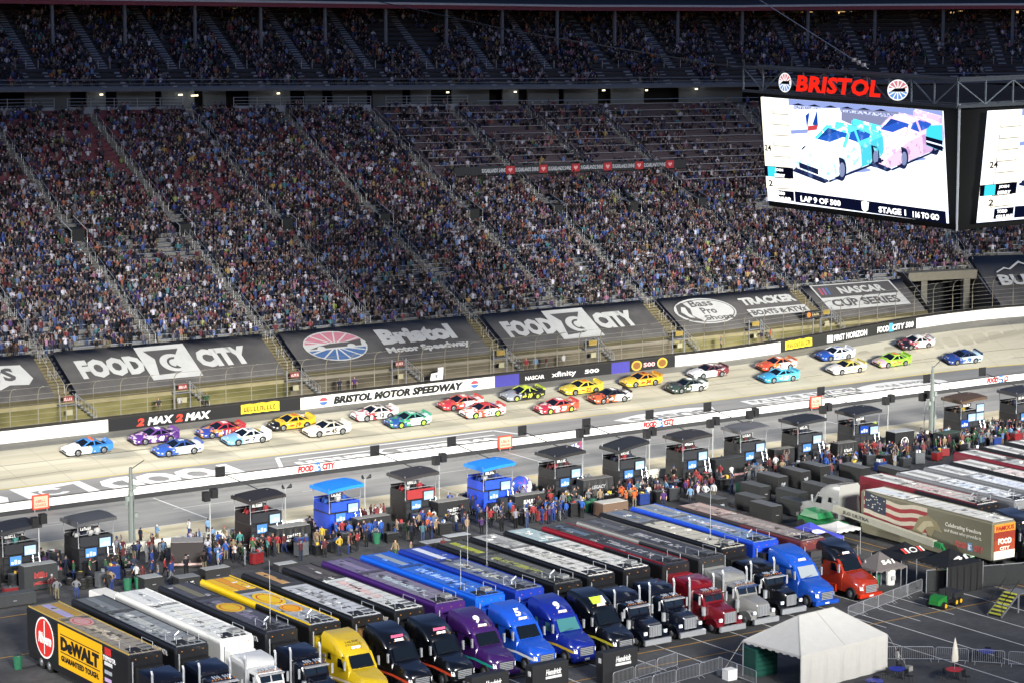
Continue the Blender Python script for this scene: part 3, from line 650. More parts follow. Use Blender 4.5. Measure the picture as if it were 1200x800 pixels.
NEAR = ['under the cream plaque banner', 'below the first grocery logo', 'between grocery logo and round emblem', 'below the round emblem banner', 'between emblem and second grocery logo', 'below the second grocery logo',
        'between grocery logo and fish badge', 'below the block lettering banner', 'between block lettering and two-line sign']
for k, s in enumerate((115.6, 128.6, 142.0, 155.2, 168.6, 181.4, 194.0, 205.6, 216.8)):
    stair_gate(s, k < 4, ('red' if k < 4 else 'yellow') + ' signed steel stair gate ' + NEAR[k])
# a loose white board by the fence and small track lights on a bracket
o = thing('notice_board', PT(158.5, 245.2, 2.6 + .3), 'white slanted board leaning by the fence below the emblem banner', 'board')
b = MB(); b.prism([(-1.0, 0), (.7, 0), (1.0, 1.1), (1.1, 1.7), (.4, 1.7), (.3, 1.2), (-.6, 1.1)], (0, 0, 0), UX, (0, .25, .97), .05); b.build('board', WHITE, o)
b = MB(); b.box(-.1, .1, .1, .3, -.1, .9); b.build('prop', GREY, o)
o = thing('trackside_sign', PT(214.0, 246.5, zs(214, 247.5) + .2), 'small black sign with orange emblem on the fence below the fish badge banner', 'sign')
b = MB(); b.box(-1.3, 1.3, 0, .1, .2, 1.2); b.build('panel', BLK, o); poly_part('emblem', [(ellipse(-.75, .7, .32, .32, 14), 0)], (0, -.012, 0), UX, UZ, [M('#c8742a', .5)], o)
bars_print(o, (.35, -.012, .7), UX, UZ, 1.1, .3, M('#c9b98a', .5), 5, 3); b = MB(); b.box(-.05, .05, 0, .1, -2.2, .2); b.build('post', GREY, o)

# ================================================================ CONCOURSE, UPPER DECK, ROOF
ZTOP = lambda s: zs(s, 296)
def dz_(s): return -.028 * (min(max(s, 110), 235) - 110)
def zd(s, y): return 34.08 + (y - 298) * .69 + dz_(s)
cc = thing('concourse', (0, 0, 0), 'grey walled concourse with railing and openings behind the top row', 'concourse')
PANEL = M('#5c6570', .7, var=.25, scale=.5)
s = 62.0; k = 0
while s < 320:
    w = (4.6, 3.2, 6.0, 2.6, 5.2)[k % 5]; g = (1.3, 2.2, .9, 3.4, 1.6)[(k * 3) % 5]
    b = MB(); sweep(b, SS(s, s + w, 8, 2.5), lambda q: [(303.0, ZTOP(q)), (303.0, zd(q, 298) - .36), (303.3, zd(q, 298) - .36), (303.3, ZTOP(q))]); b.build('wall_panel', PANEL, cc)
    s += w + g; k += 1
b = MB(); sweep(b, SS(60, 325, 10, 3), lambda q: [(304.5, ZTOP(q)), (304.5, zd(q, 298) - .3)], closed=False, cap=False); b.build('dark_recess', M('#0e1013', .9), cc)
for a, c in [(95, 137.2), (138.9, 154.4), (161.5, 181.5), (183.8, 196.5)]:
    b = MB(); sweep(b, SS(a, c), lambda q: [(296.1, ZTOP(q) - .05), (296.1, ZTOP(q) + .75), (296.4, ZTOP(q) + .75), (296.4, ZTOP(q) - .05)]); b.build('parapet', M('#858b93', .7, var=.15, scale=.7), cc)
    for h in (1.0, 1.4, 1.8):
        b = MB(); b.tube([PT(a, 296.2, ZTOP(a) + h), PT(c, 296.2, ZTOP(c) + h)], .035, 4); b.build('rail', RAILM, cc)
    n = int((c - a) / 3)
    for k in range(n + 1):
        q = a + (c - a) * k / n; b = MB(); b.box(q - .035, q + .035, 296.17, 296.24, ZTOP(q) + .7, ZTOP(q) + 1.85); b.build('rail_post', RAILM, cc)
b = MB(); b.tube([PT(q, 296.2, ZTOP(q) + 1.1) for q in SS(198, 262, 11, 3)], .045, 4); b.build('rail', M('#9a9fa8', .4, .5), cc)
# lamps that are lit in the concourse and under the roof
LAMP = EM('#fff0c8', 2.5)
lamps = [(146.5, 2), (157.4, 1), (159.4, 0), (171.5, 2), (197.5, 2), (208.5, 2), (222.0, 3), (226.2, 2), (231, 3)]
for q, t in lamps:
    b = MB(); p = PT(q, 302.6, zd(q, 298) - 1.25 + .1 * t); w = (.5, .3, .22, .25)[t]; b.box(p.x - w, p.x + w, p.y - .05, p.y, p.z, p.z + .2); b.build('lamp', LAMP, cc)
    pl = bpy.data.lights.new('concourse_lamp', 'POINT'); pl.energy = 45; pl.color = (1, .93, .8); pl.shadow_soft_size = .2; po = bpy.data.objects.new('concourse_lamp', pl); COL.objects.link(po); po.location = PT(q, 300.5, zd(q, 298) - .6)

ud = thing('upper_deck', (0, 0, 0), 'dark upper grandstand deck under the roof with pale stair aisles', 'grandstand')
NUP, UD = 26, .82
b = MB(); secs = []
for s in SS(80, 335, 8, 3):
    pr = [(298, zd(s, 298) - .36), (298, zd(s, 298))]
    for i in range(NUP):
        y = 298.4 + i * UD; pr += [(y, zd(s, y)), (y + UD - .001, zd(s, y) + .001)]
    secs.append([PT(s, y, z) for y, z in pr])
b.loft(secs, 0, False, False); b.build('terrace', M('#5d626a', .85, var=.2, scale=.5), ud)
b = MB(); sweep(b, SS(80, 335, 8, 3), lambda s: [(298, zd(s, 298) - .36), (305, zd(s, 298) - .36)], closed=False, cap=False); b.build('soffit', M('#33363b', .9), ud)
b = MB()
for i in range(NUP):
    y = 298.4 + i * UD
    sweep(b, SS(80, 335, 12, 4), lambda s: [(y + .40, zd(s, y) + .42), (y + .72, zd(s, y) + .45), (y + .79, zd(s, y) + .86), (y + .76, zd(s, y) + .4)], closed=True, cap=False)
o = b.build('seat_rows', M('#22232c', .6, var=.3, scale=.5), ud); o['kind'] = 'stuff'
UAIS = [108.0 + 9.55 * k for k in range(12)] + [222.0 + 6.1 * k for k in range(9)]
for s in UAIS:
    st = MB(); y = 301.2
    while y < 298.4 + NUP * UD:
        w = .6
        st.loft([[PT(s - w * (76.5 / (y - YC) if s > X0 else 1), y, zd(s, y)), PT(s + w * (76.5 / (y - YC) if s > X0 else 1), y, zd(s, y))], [PT(s - w * (76.5 / (y - YC) if s > X0 else 1), y, zd(s, y) + .22), PT(s + w * (76.5 / (y - YC) if s > X0 else 1), y, zd(s, y) + .22)],
                 [PT(s - w * (76.5 / (y - YC) if s > X0 else 1), y + UD / 2, zd(s, y) + .22), PT(s + w * (76.5 / (y - YC) if s > X0 else 1), y + UD / 2, zd(s, y) + .22)]], 0, False, False); y += UD / 2
    st.build('aisle_stair', M('#767d89', .8, var=.2), ud)
    for d in (-1.4, 1.4):
        b = MB()
        for i in range(6):
            y = 298.2 + i * .55; a = s + d + (0 if s <= X0 else 0); b.loft([[PT(a - .35, y, zd(s, y)), PT(a + .35, y, zd(s, y))], [PT(a - .35, y, zd(s, y) + .2), PT(a + .35, y, zd(s, y) + .2)], [PT(a - .35, y + .5, zd(s, y) + .2), PT(a + .35, y + .5, zd(s, y) + .2)]], 0, False, False)
        b.build('aisle_stair', M('#767d89', .8, var=.2), ud)
    b = MB(); p, q = PT(s - .8, 301.0, zd(s, 301)), PT(s + .8, 301.0, zd(s, 301))
    b.tube([p, p + UZ * 1.3], .05, 4); b.build('rail_post', GREY, ud); b = MB(); b.tube([q, q + UZ * 1.3], .05, 4); b.build('rail_post', GREY, ud)
b = MB(); b.tube([PT(q, 298.1, zd(q, 298) + 1.05) for q in SS(80, 335, 11, 3)], .04, 4); b.build('rail', GREY, ud)
b = MB(); b.tube([PT(q, 298.1, zd(q, 298) + .55) for q in SS(80, 335, 11, 3)], .03, 4); b.build('rail', GREY, ud)

rf = thing('stand_roof', (0, 0, 0), 'grandstand roof with maroon fascia and slim columns above the upper deck', 'roof')
ZR = lambda s: 44.15 + dz_(s) * .95
b = MB(); sweep(b, SS(80, 335, 8, 3), lambda s: [(304.2, ZR(s) - .1), (304.2, ZR(s) + .42), (304.6, ZR(s) + .42), (304.6, ZR(s) - .1)]); b.build('fascia', M('#7d3a44', .6), rf)
b = MB(); sweep(b, SS(80, 335, 8, 3), lambda s: [(304.1, ZR(s) + .43), (304.1, ZR(s) + .72), (304.7, ZR(s) + .72), (304.7, ZR(s) + .43)]); b.build('gutter', M('#b9babd', .5), rf)
b = MB(); sweep(b, SS(80, 335, 8, 3), lambda s: [(304.7, ZR(s) + .2), (304.7, ZR(s) + .5), (326, ZR(s) + 4.5), (326, ZR(s) + 4.2)]); b.build('roof_sheet', M('#3c4046', .6), rf)
COLX = [112.3, 121.9, 131.5] + [141.3, 151.1, 160.9, 170.4, 180.0, 189.3, 198.9, 208.0, 217.2] + [224.0 + 6.0 * k for k in range(10)]
for s in COLX:
    p = PT(s, 305.0, zd(s, 305)); b = MB(); b.box(p.x - .16, p.x + .16, p.y - .16, p.y + .16, p.z - .2, ZR(s) + .2); b.build('column', M('#6a7078', .6), rf)
for q in (170.0, 243.5, 256.5, 262, 247):
    b = MB(); p = PT(q, 312, ZR(q) - .9); w = .5 if q < 200 else 1.6; b.box(p.x - w, p.x + w, p.y - .1, p.y + .1, p.z, p.z + .3); b.build('lamp', EM('#ffcf8a', 6.0 if q < 200 else 1.6), rf)
sl = thing('suite_level', (0, 0, 0), 'dark glazed suite storey above the roof fascia', 'building')
b = MB(); sweep(b, SS(80, 335, 8, 3), lambda s: [(309, ZR(s) + .6), (309, ZR(s) + 7.5), (326, ZR(s) + 7.5), (326, ZR(s) + .6)]); b.build('glass_wall', M('#10181c', .25, var=.3, scale=.3), sl)
s = 150.0
while s < 330:
    b = MB(); p = PT(s, 308.9, ZR(s)); b.box(p.x - .06, p.x + .06, p.y - .06, p.y + .06, p.z + .6, p.z + 7.5); b.build('mullion', M('#2c353a', .6), sl); s += 2.4
# ================================================================ PEOPLE
# ---- the crowd in the stands: nobody could count it, one mesh each for the lower stand and the upper deck
CROWDM = bpy.data.materials.new('crowd_clothes'); CROWDM.use_nodes = True
_t = CROWDM.node_tree; _b = _t.nodes['Principled BSDF']; _b.inputs['Roughness'].default_value = .85; _b.inputs['Specular IOR Level'].default_value = .2
_a = _t.nodes.new('ShaderNodeAttribute'); _a.attribute_name = 'Col'; _t.links.new(_a.outputs['Color'], _b.inputs['Base Color'])
def figure(seated, arms):
    """one small figure: vertices, faces, and the colour slot of each vertex (0 shirt 1 trousers 2 skin 3 hair or cap 4 sleeve)"""
    V, F, S = [], [], []
    def ring(cx, cy, cz, a, b, n=6, ph=.5): return [(cx + a * math.cos(2 * math.pi * (k + ph) / n), cy + b * math.sin(2 * math.pi * (k + ph) / n), cz) for k in range(n)]
    def loft(rs, slots):
        o = len(V); n = len(rs[0])
        for r, sl in zip(rs, slots): V.extend(r); S.extend([sl] * n)
        for i in range(len(rs) - 1):
            for k in range(n): F.append((o + i * n + k, o + i * n + (k + 1) % n, o + (i + 1) * n + (k + 1) % n, o + (i + 1) * n + k))
        F.append(tuple(o + (len(rs) - 1) * n + k for k in range(n)))
    h = .44 if seated else .86
    loft([ring(0, 0, h, .17, .13), ring(0, 0, h + .25, .18, .13), ring(0, .01, h + .5, .22, .12), ring(0, 0, h + .6, .07, .07)], (0, 0, 0, 2))
    loft([ring(0, -.01, h + .6, .06, .07), ring(0, -.02, h + .72, .095, .11), ring(0, -.0, h + .78, .1, .115), ring(0, .01, h + .88, .05, .06)], (2, 2, 3, 3))
    if seated:
        for sx in (-.1, .1):
            loft([ring(sx, .06, h + .04, .085, .085, 4), ring(sx, -.38, h + .05, .075, .075, 4), ring(sx, -.42, .0, .05, .06, 4)], (1, 1, 1))
    else:
        for sx in (-.1, .1): loft([ring(sx, 0, 0, .06, .07, 4), ring(sx, 0, h + .02, .09, .1, 4)], (1, 1))
    for sx in (-1, 1):
        if arms == 0: P_ = [(sx * .25, .0, h + .5), (sx * .29, -.04, h + .24), (sx * .2, -.24, h + .16)]
        elif arms == 1: P_ = [(sx * .25, .0, h + .5), (sx * .34, -.06, h + .7), (sx * .26, -.1, h + 1.0)]
        else: P_ = [(sx * .25, .0, h + .5), (sx * .28, -.1, h + .3), (sx * .1, -.2, h + .5)]
        o = len(V)
        for i, (p, r) in enumerate(zip(P_, (.07, .055, .04))):
            V.extend([(p[0] - r, p[1], p[2]), (p[0], p[1] - r, p[2]), (p[0] + r, p[1], p[2]), (p[0], p[1] + r, p[2])]); S.extend([4 if i == 0 else 5] * 4)
        for i in range(2):
            for k in range(4): F.append((o + i * 4 + k, o + i * 4 + (k + 1) % 4, o + i * 4 + 4 + (k + 1) % 4, o + i * 4 + 4 + k))
    return np.array(V), F, np.array(S)
FIG = [figure(True, 0), figure(True, 2), figure(False, 0), figure(False, 2), figure(False, 1), figure(True, 1)]
SHIRTS = [('#141519', 20), ('#20232c', 17), ('#1b2644', 13), ('#33363e', 10), ('#5e6168', 7), ('#969aa0', 5), ('#c6c7c8', 7), ('#27488c', 8), ('#5580b2', 4), ('#641d26', 5), ('#8c3030', 2.5), ('#a8592a', 2),
          ('#a88822', 1), ('#2f5a36', 2), ('#4d2a66', 3), ('#7a6e5c', 4), ('#40342d', 4), ('#9c6478', 2), ('#33797d', 2), ('#93a52c', .6)]
SHC = np.array([lin(c) for c, w in SHIRTS]); SHW = np.array([w for c, w in SHIRTS], float); SHW /= SHW.sum()
SKINS = np.array([lin(c) for c in ('#8c7770', '#77625a', '#998680', '#5c483f', '#3d2e28')]); HAIRS = np.array([lin(c) for c in ('#2a2220', '#40342c', '#17181a', '#6a2428', '#c0c2c4', '#2b4478', '#54493a', '#3a3d42')])
TRS = np.array([lin(c) for c in ('#23283a', '#2f3644', '#16171a', '#6f6652', '#3e4d6e', '#8a8578')])
NPR = np.random.default_rng(11)
def vnoise(x, y, sc):
    i, j = int(math.floor(x / sc)), int(math.floor(y / sc)); fx, fy = x / sc - i, y / sc - j
    h = lambda a, c: (math.sin(a * 127.1 + c * 311.7) * 43758.5453) % 1
    fx, fy = fx * fx * (3 - 2 * fx), fy * fy * (3 - 2 * fy)
    return (h(i, j) * (1 - fx) + h(i + 1, j) * fx) * (1 - fy) + (h(i, j + 1) * (1 - fx) + h(i + 1, j + 1) * fx) * fy
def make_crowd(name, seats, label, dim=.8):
    """seats: (s, y, z, standing probability)"""
    PV, PF, PC, off = [], [], [], 0
    by = {}
    for (s, y, z, ps) in seats:
        k = rnd.choice((2, 2, 3, 4)) if rnd.random() < ps else rnd.choice((0, 0, 1, 0, 5) if rnd.random() < .1 else (0, 0, 1))
        by.setdefault(k, []).append((s, y, z))
    for k, L in by.items():
        V, F, S = FIG[k]; n = len(L); nv = len(V)
        pos = np.array([tuple(PT(*q)) for q in L]); a = np.array([max(0, (q[0] - X0) / RREF) for q in L]) + NPR.normal(0, .25, n)
        sc = NPR.normal(1, .06, n); ca, sa = np.cos(a), np.sin(a)
        wd_ = NPR.normal(1.05, .1, n)
        X = V[None, :, 0] * (sc * wd_)[:, None]; Y = V[None, :, 1] * sc[:, None]; Zz = V[None, :, 2] * sc[:, None]
        W = np.stack([pos[:, 0, None] + X * ca[:, None] + Y * sa[:, None], pos[:, 1, None] - X * sa[:, None] + Y * ca[:, None], pos[:, 2, None] + Zz], -1)
        sh = SHC[NPR.choice(len(SHC), n, p=SHW)] * NPR.uniform(.75, 1.2, (n, 1)); sk = SKINS[NPR.choice(5, n, p=(.35, .25, .25, .1, .05))]; hr = HAIRS[NPR.integers(0, 8, n)]; tr = TRS[NPR.integers(0, 6, n)]
        sl = np.where(NPR.random((n, 1)) < .6, sh, sk); fa = np.where(NPR.random((n, 1)) < .45, sh, sk)
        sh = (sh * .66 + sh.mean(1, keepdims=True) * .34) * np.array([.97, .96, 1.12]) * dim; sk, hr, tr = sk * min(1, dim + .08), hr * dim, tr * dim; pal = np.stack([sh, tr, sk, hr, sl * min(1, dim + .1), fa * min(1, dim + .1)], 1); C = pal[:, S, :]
        PV.append(W.reshape(-1, 3)); PC.append(C.reshape(-1, 3))
        quads = np.array([f for f in F if len(f) == 4]); caps = [f for f in F if len(f) != 4]
        base = off + np.arange(n)[:, None, None] * nv
        PF.append(((base + quads[None]).reshape(-1, 4), [(base + np.array(c)[None, None]).reshape(-1, len(c)) for c in caps]))
        off += n * nv
    V = np.concatenate(PV); C = np.clip(np.concatenate(PC), 0, 1)
    loops, starts, tot = [], [], 0
    for q, cs in PF:
        for arr in [q] + cs:
            loops.append(arr.ravel()); w = arr.shape[1]; starts.append(tot + np.arange(len(arr)) * w); tot += arr.size
    me = bpy.data.meshes.new(name); me.vertices.add(len(V)); me.vertices.foreach_set('co', V.astype(np.float32).ravel())
    lo = np.concatenate(loops).astype(np.int32); st = np.concatenate(starts).astype(np.int32)
    me.loops.add(len(lo)); me.loops.foreach_set('vertex_index', lo); me.polygons.add(len(st)); me.polygons.foreach_set('loop_start', st)
    me.update(calc_edges=True); me.validate()
    at = me.attributes.new('Col', 'FLOAT_COLOR', 'POINT'); at.data.foreach_set('color', np.concatenate([C, np.ones((len(C), 1))], 1).astype(np.float32).ravel())
    me.materials.append(CROWDM)
    return tag(put(name, me), label, 'crowd', kind='stuff')
def in_frame(p, mx=.06):
    # keep the seats the photograph could plausibly see, with a margin all round
    v = (p.x, p.y, p.z - 52.0); t = R_(34.5); f = v[0] * math.sin(t) + v[1] * math.cos(t); r = v[0] * math.cos(t) - v[1] * math.sin(t)
    return abs(r / f) < .1905 * (1 + 2 * mx)
seats = []
for i in range(NROW):
    y = 253.2 + i * RD + .52
    s = 90.0
    while s < 300:
        s += .50
        p = PT(s, y, 20)
        if not in_frame(p): continue
        if min(abs(s - a) for a in AISLES) < .68 * (1 if s < X0 else 76.5 / (y - YC)): continue
        if 270.4 < y < 275.4 and min(abs(s - a) for a in AISLES) < 1.1: continue
        if 233 < s < 243.2 and y < 254.6: continue
        if 243.2 <= s and y < 257.2: continue
        if 183 < s < 220.3 and 278.6 < y < 281.2: continue
        n1 = vnoise(s, y * 2.2, 7.0); n2 = vnoise(s + 50, y * 2, 2.6)
        occ = .93 if y < 279 else (.84 if s < 180 else .46)
        dens = (occ if i > 2 else .62) - (.75 * max(0, n1 - .66) * 3) - .18 * max(0, n2 - .6) * 2.5
        if i > 43 and s < 150: dens -= .25
        if rnd.random() > dens: continue
        seats.append((s + rnd.uniform(-.1, .1), y + rnd.uniform(-.08, .05), zs(s, y - .52), .34 if i < 12 else .28))
make_crowd('crowd', seats, 'dense mixed crowd of spectators filling the lower grandstand')
seats = []
for i in range(NUP):
    y = 298.4 + i * UD + .5
    s = 95.0
    while s < 330:
        s += .52 * (1 if s < X0 else 76.5 / (y - YC)); p = PT(s, y, 38)
        if not in_frame(p): continue
        if min(abs(s - a) for a in UAIS) < 1.0 * (1 if s < X0 else 76.5 / (y - YC)): continue
        if y < 301.6 and min(abs(s - a) for a in UAIS) < 1.9: continue
        n1 = vnoise(s + 31, y * 2.2, 6.0)
        if rnd.random() > .78 - .9 * max(0, n1 - .58) * 2.2 - .022 * max(0, i - 6): continue
        seats.append((s + rnd.uniform(-.1, .1), y, zd(s, y - .5), .2))
make_crowd('crowd', seats, 'dim crowd of spectators filling the upper deck under the roof')

# ---- individual people: continuous bodies grown over a skeleton
SKEL = dict(pel=(0, 0, .95, .15, .11), spi=(0, .01, 1.15, .14, .10), che=(0, .01, 1.36, .17, .11), nec=(0, 0, 1.50, .05, .055), hea=(0, -.02, 1.60, .078, .09), top=(0, -.01, 1.71, .075, .085),
            sL=(.19, 0, 1.42, .07, .07), eL=(.25, .02, 1.14, .05, .05), wL=(.26, -.06, .90, .036, .036), hL=(.26, -.08, .81, .045, .025),
            sR=(-.19, 0, 1.42, .07, .07), eR=(-.25, .02, 1.14, .05, .05), wR=(-.26, -.06, .90, .036, .036), hR=(-.26, -.08, .81, .045, .025),
            pL=(.10, 0, .88, .095, .10), kL=(.11, -.02, .50, .062, .065), aL=(.11, .02, .10, .045, .05), tL=(.12, -.14, .04, .04, .035),
            pR=(-.10, 0, .88, .095, .10), kR=(-.11, -.02, .50, .062, .065), aR=(-.11, .02, .10, .045, .05), tR=(-.12, -.14, .04, .04, .035))
EDG = [('pel', 'spi', 0), ('spi', 'che', 0), ('che', 'nec', 0), ('nec', 'hea', 2), ('hea', 'top', 3)]
for q in 'LR': EDG += [('che', 's' + q, 0), ('s' + q, 'e' + q, 0), ('e' + q, 'w' + q, 5), ('w' + q, 'h' + q, 2), ('pel', 'p' + q, 1), ('p' + q, 'k' + q, 1), ('k' + q, 'a' + q, 1), ('a' + q, 't' + q, 4)]
POSES = dict(stand={}, hips=dict(eL=(.36, .06, 1.18), wL=(.2, -.06, 1.02), hL=(.17, -.1, 1.0), eR=(-.36, .06, 1.18), wR=(-.2, -.06, 1.02), hR=(-.17, -.1, 1.0)),
             crossed=dict(eL=(.27, -.05, 1.16), wL=(.05, -.2, 1.2), hL=(-.06, -.2, 1.23), eR=(-.27, -.05, 1.16), wR=(-.05, -.17, 1.16), hR=(.05, -.18, 1.17)),
             walk=dict(kL=(.11, -.22, .52), aL=(.11, -.18, .10), tL=(.12, -.34, .06), kR=(-.11, .06, .50), aR=(-.11, .34, .14), tR=(-.12, .24, .04), eL=(.24, .1, 1.15), wL=(.24, .14, .92), hL=(.24, .14, .83), eR=(-.24, -.08, 1.15), wR=(-.24, -.24, .96), hR=(-.24, -.3, .9)),
             point=dict(eL=(.3, -.12, 1.3), wL=(.26, -.34, 1.42), hL=(.25, -.42, 1.46)), phone=dict(eL=(.27, -.08, 1.2), wL=(.12, -.2, 1.42), hL=(.09, -.2, 1.5)),
             sit=dict(pel=(0, .05, .52), spi=(0, .06, .74), che=(0, .03, .96), nec=(0, 0, 1.1), hea=(0, -.03, 1.2), top=(0, -.02, 1.31), sL=(.19, .02, 1.02), sR=(-.19, .02, 1.02), eL=(.25, -.02, .76), eR=(-.25, -.02, .76), wL=(.18, -.24, .66), wR=(-.18, -.24, .66), hL=(.16, -.32, .65), hR=(-.16, -.32, .65),
                      pL=(.1, .0, .5), pR=(-.1, .0, .5), kL=(.12, -.4, .52), kR=(-.12, -.4, .52), aL=(.12, -.42, .1), aR=(-.12, -.42, .1), tL=(.13, -.56, .04), tR=(-.13, -.56, .04)),
             lean=dict(pel=(0, .06, .93), spi=(0, -.02, 1.12), che=(0, -.16, 1.28), nec=(0, -.25, 1.38), hea=(0, -.32, 1.44), top=(0, -.36, 1.54), sL=(.19, -.2, 1.32), sR=(-.19, -.2, 1.32), eL=(.24, -.32, 1.1), eR=(-.24, -.32, 1.1), wL=(.2, -.46, .95), wR=(-.2, -.46, .95), hL=(.18, -.52, .92), hR=(-.18, -.52, .92)))
BODY = {}
def make_body(pose):
    P_ = {k: list(v) for k, v in SKEL.items()}
    for k, v in POSES[pose].items(): P_[k][:3] = v
    names = list(P_); me = bpy.data.meshes.new('body'); me.from_pydata([P_[k][:3] for k in names], [(names.index(a), names.index(c)) for a, c, m in EDG], [])
    ob = bpy.data.objects.new('body', me); COL.objects.link(ob); ob.modifiers.new('skin', 'SKIN')
    for i, k in enumerate(names): me.skin_vertices[0].data[i].radius = P_[k][3:5]
    me.skin_vertices[0].data[0].use_root = True
    sb = ob.modifiers.new('sub', 'SUBSURF'); sb.levels = 1; sb.render_levels = 1
    dg = bpy.context.evaluated_depsgraph_get(); out = bpy.data.meshes.new_from_object(ob.evaluated_get(dg))
    bpy.data.objects.remove(ob); bpy.data.meshes.remove(me)
    n = len(out.polygons); cen = np.empty(n * 3); out.polygons.foreach_get('center', cen); cen = cen.reshape(-1, 3)
    best = np.full(n, 9e9); mi = np.zeros(n, int)
    for a, c, m in EDG:
        A_, C_ = np.array(P_[a][:3]), np.array(P_[c][:3]); d = C_ - A_; t = np.clip(((cen - A_) @ d) / (d @ d), 0, 1); r = (1 - t) * max(P_[a][3:5]) + t * max(P_[c][3:5])
        ds = np.linalg.norm(cen - A_ - t[:, None] * d, axis=1) / r
        u = ds < best; best[u] = ds[u]; mi[u] = m
    face = np.array(P_['hea'][:3]); f_ = (mi == 3) & (cen[:, 1] < face[1] - .03) & (cen[:, 2] < face[2] + .075); mi[f_] = 2
    b_ = (mi == 2) & (cen[:, 2] > face[2] - .03) & (cen[:, 1] > face[1] + .02) & (np.abs(cen[:, 0]) < .12) & (cen[:, 2] > P_['nec'][2] + .05); mi[b_] = 3
    # a nose
    out.materials.clear()
    for k in range(6): out.materials.append(MIDG)
    out.polygons.foreach_set('material_index', mi.astype(np.int32)); out.polygons.foreach_set('use_smooth', [True] * n); out.update()
    return out
for k in POSES: BODY[k] = make_body(k)
COLN = {'black': '#121315', 'navy': '#171f36', 'dark blue': '#1a3270', 'bright blue': '#234f9c', 'pale blue': '#6385a6', 'red': '#86252a', 'maroon': '#48171d', 'orange': '#b2521f', 'yellow': '#ab922e', 'lime': '#94aa2c', 'green': '#2a4f33',
        'white': '#b4b5b4', 'grey': '#65686c', 'charcoal': '#2c2e31', 'tan': '#7e6d54', 'pink': '#a0727a', 'purple': '#452a62', 'teal': '#397672', 'khaki': '#6a624c', 'brown': '#3d2d22'}
COLN = {k: tone(v, 0.0, .92) for k, v in COLN.items()}
PSEEN = set(); PEOPLE = []
def person(loc, rz, shirt, trousers, where, pose='stand', cap=None, sleeves=None, sc=1.0):
    cap = cap or rnd.choice(('black', 'brown', 'charcoal', 'white', 'navy', 'red', 'tan'))
    doing = dict(stand='standing', hips='standing hands on hips', crossed='standing arms folded', walk='walking', point='reaching out', phone='hand to ear', sit='sitting', lean='bending')[pose]
    for _ in range(60):
        lab = 'person in %s shirt and %s trousers with %s headwear %s %s' % (shirt, trousers, cap, doing, where)
        if len(lab.split()) > 16: lab = 'person in %s shirt, %s trousers, %s headwear, %s' % (shirt, trousers, cap, where)
        if len(lab.split()) > 16: lab = '%s shirted person, %s headwear, %s' % (shirt, cap, where)
        if lab not in PSEEN: break
        cap = rnd.choice(list(COLN)); trousers = rnd.choice(('black', 'navy', 'khaki', 'grey', 'charcoal', 'dark blue', 'tan', 'brown', 'white', 'green'))
    PSEEN.add(lab)
    o = put('person', BODY[pose]); o.location = loc; o.rotation_euler = (0, 0, rz); o.scale = (sc * 1.05, sc * 1.05, sc)
    sk = M(rnd.choice(('#a67f6b', '#956d57', '#ad8772', '#6a4937')), .6, var=0)
    ms = [M(COLN[shirt], .8, var=.15, scale=8), M(COLN[trousers], .8, var=.15, scale=8), sk, M(COLN[cap], .7, var=0), M('#1b1b1c', .6, var=0), sk if (sleeves if sleeves is not None else rnd.random() < .45) else M(COLN[shirt], .8, var=.15, scale=8)]
    for k, mm in enumerate(ms): o.material_slots[k].link = 'OBJECT'; o.material_slots[k].material = mm
    tag(o, lab, 'person', 'people in the pits and walkways'); PEOPLE.append(o)
    return o
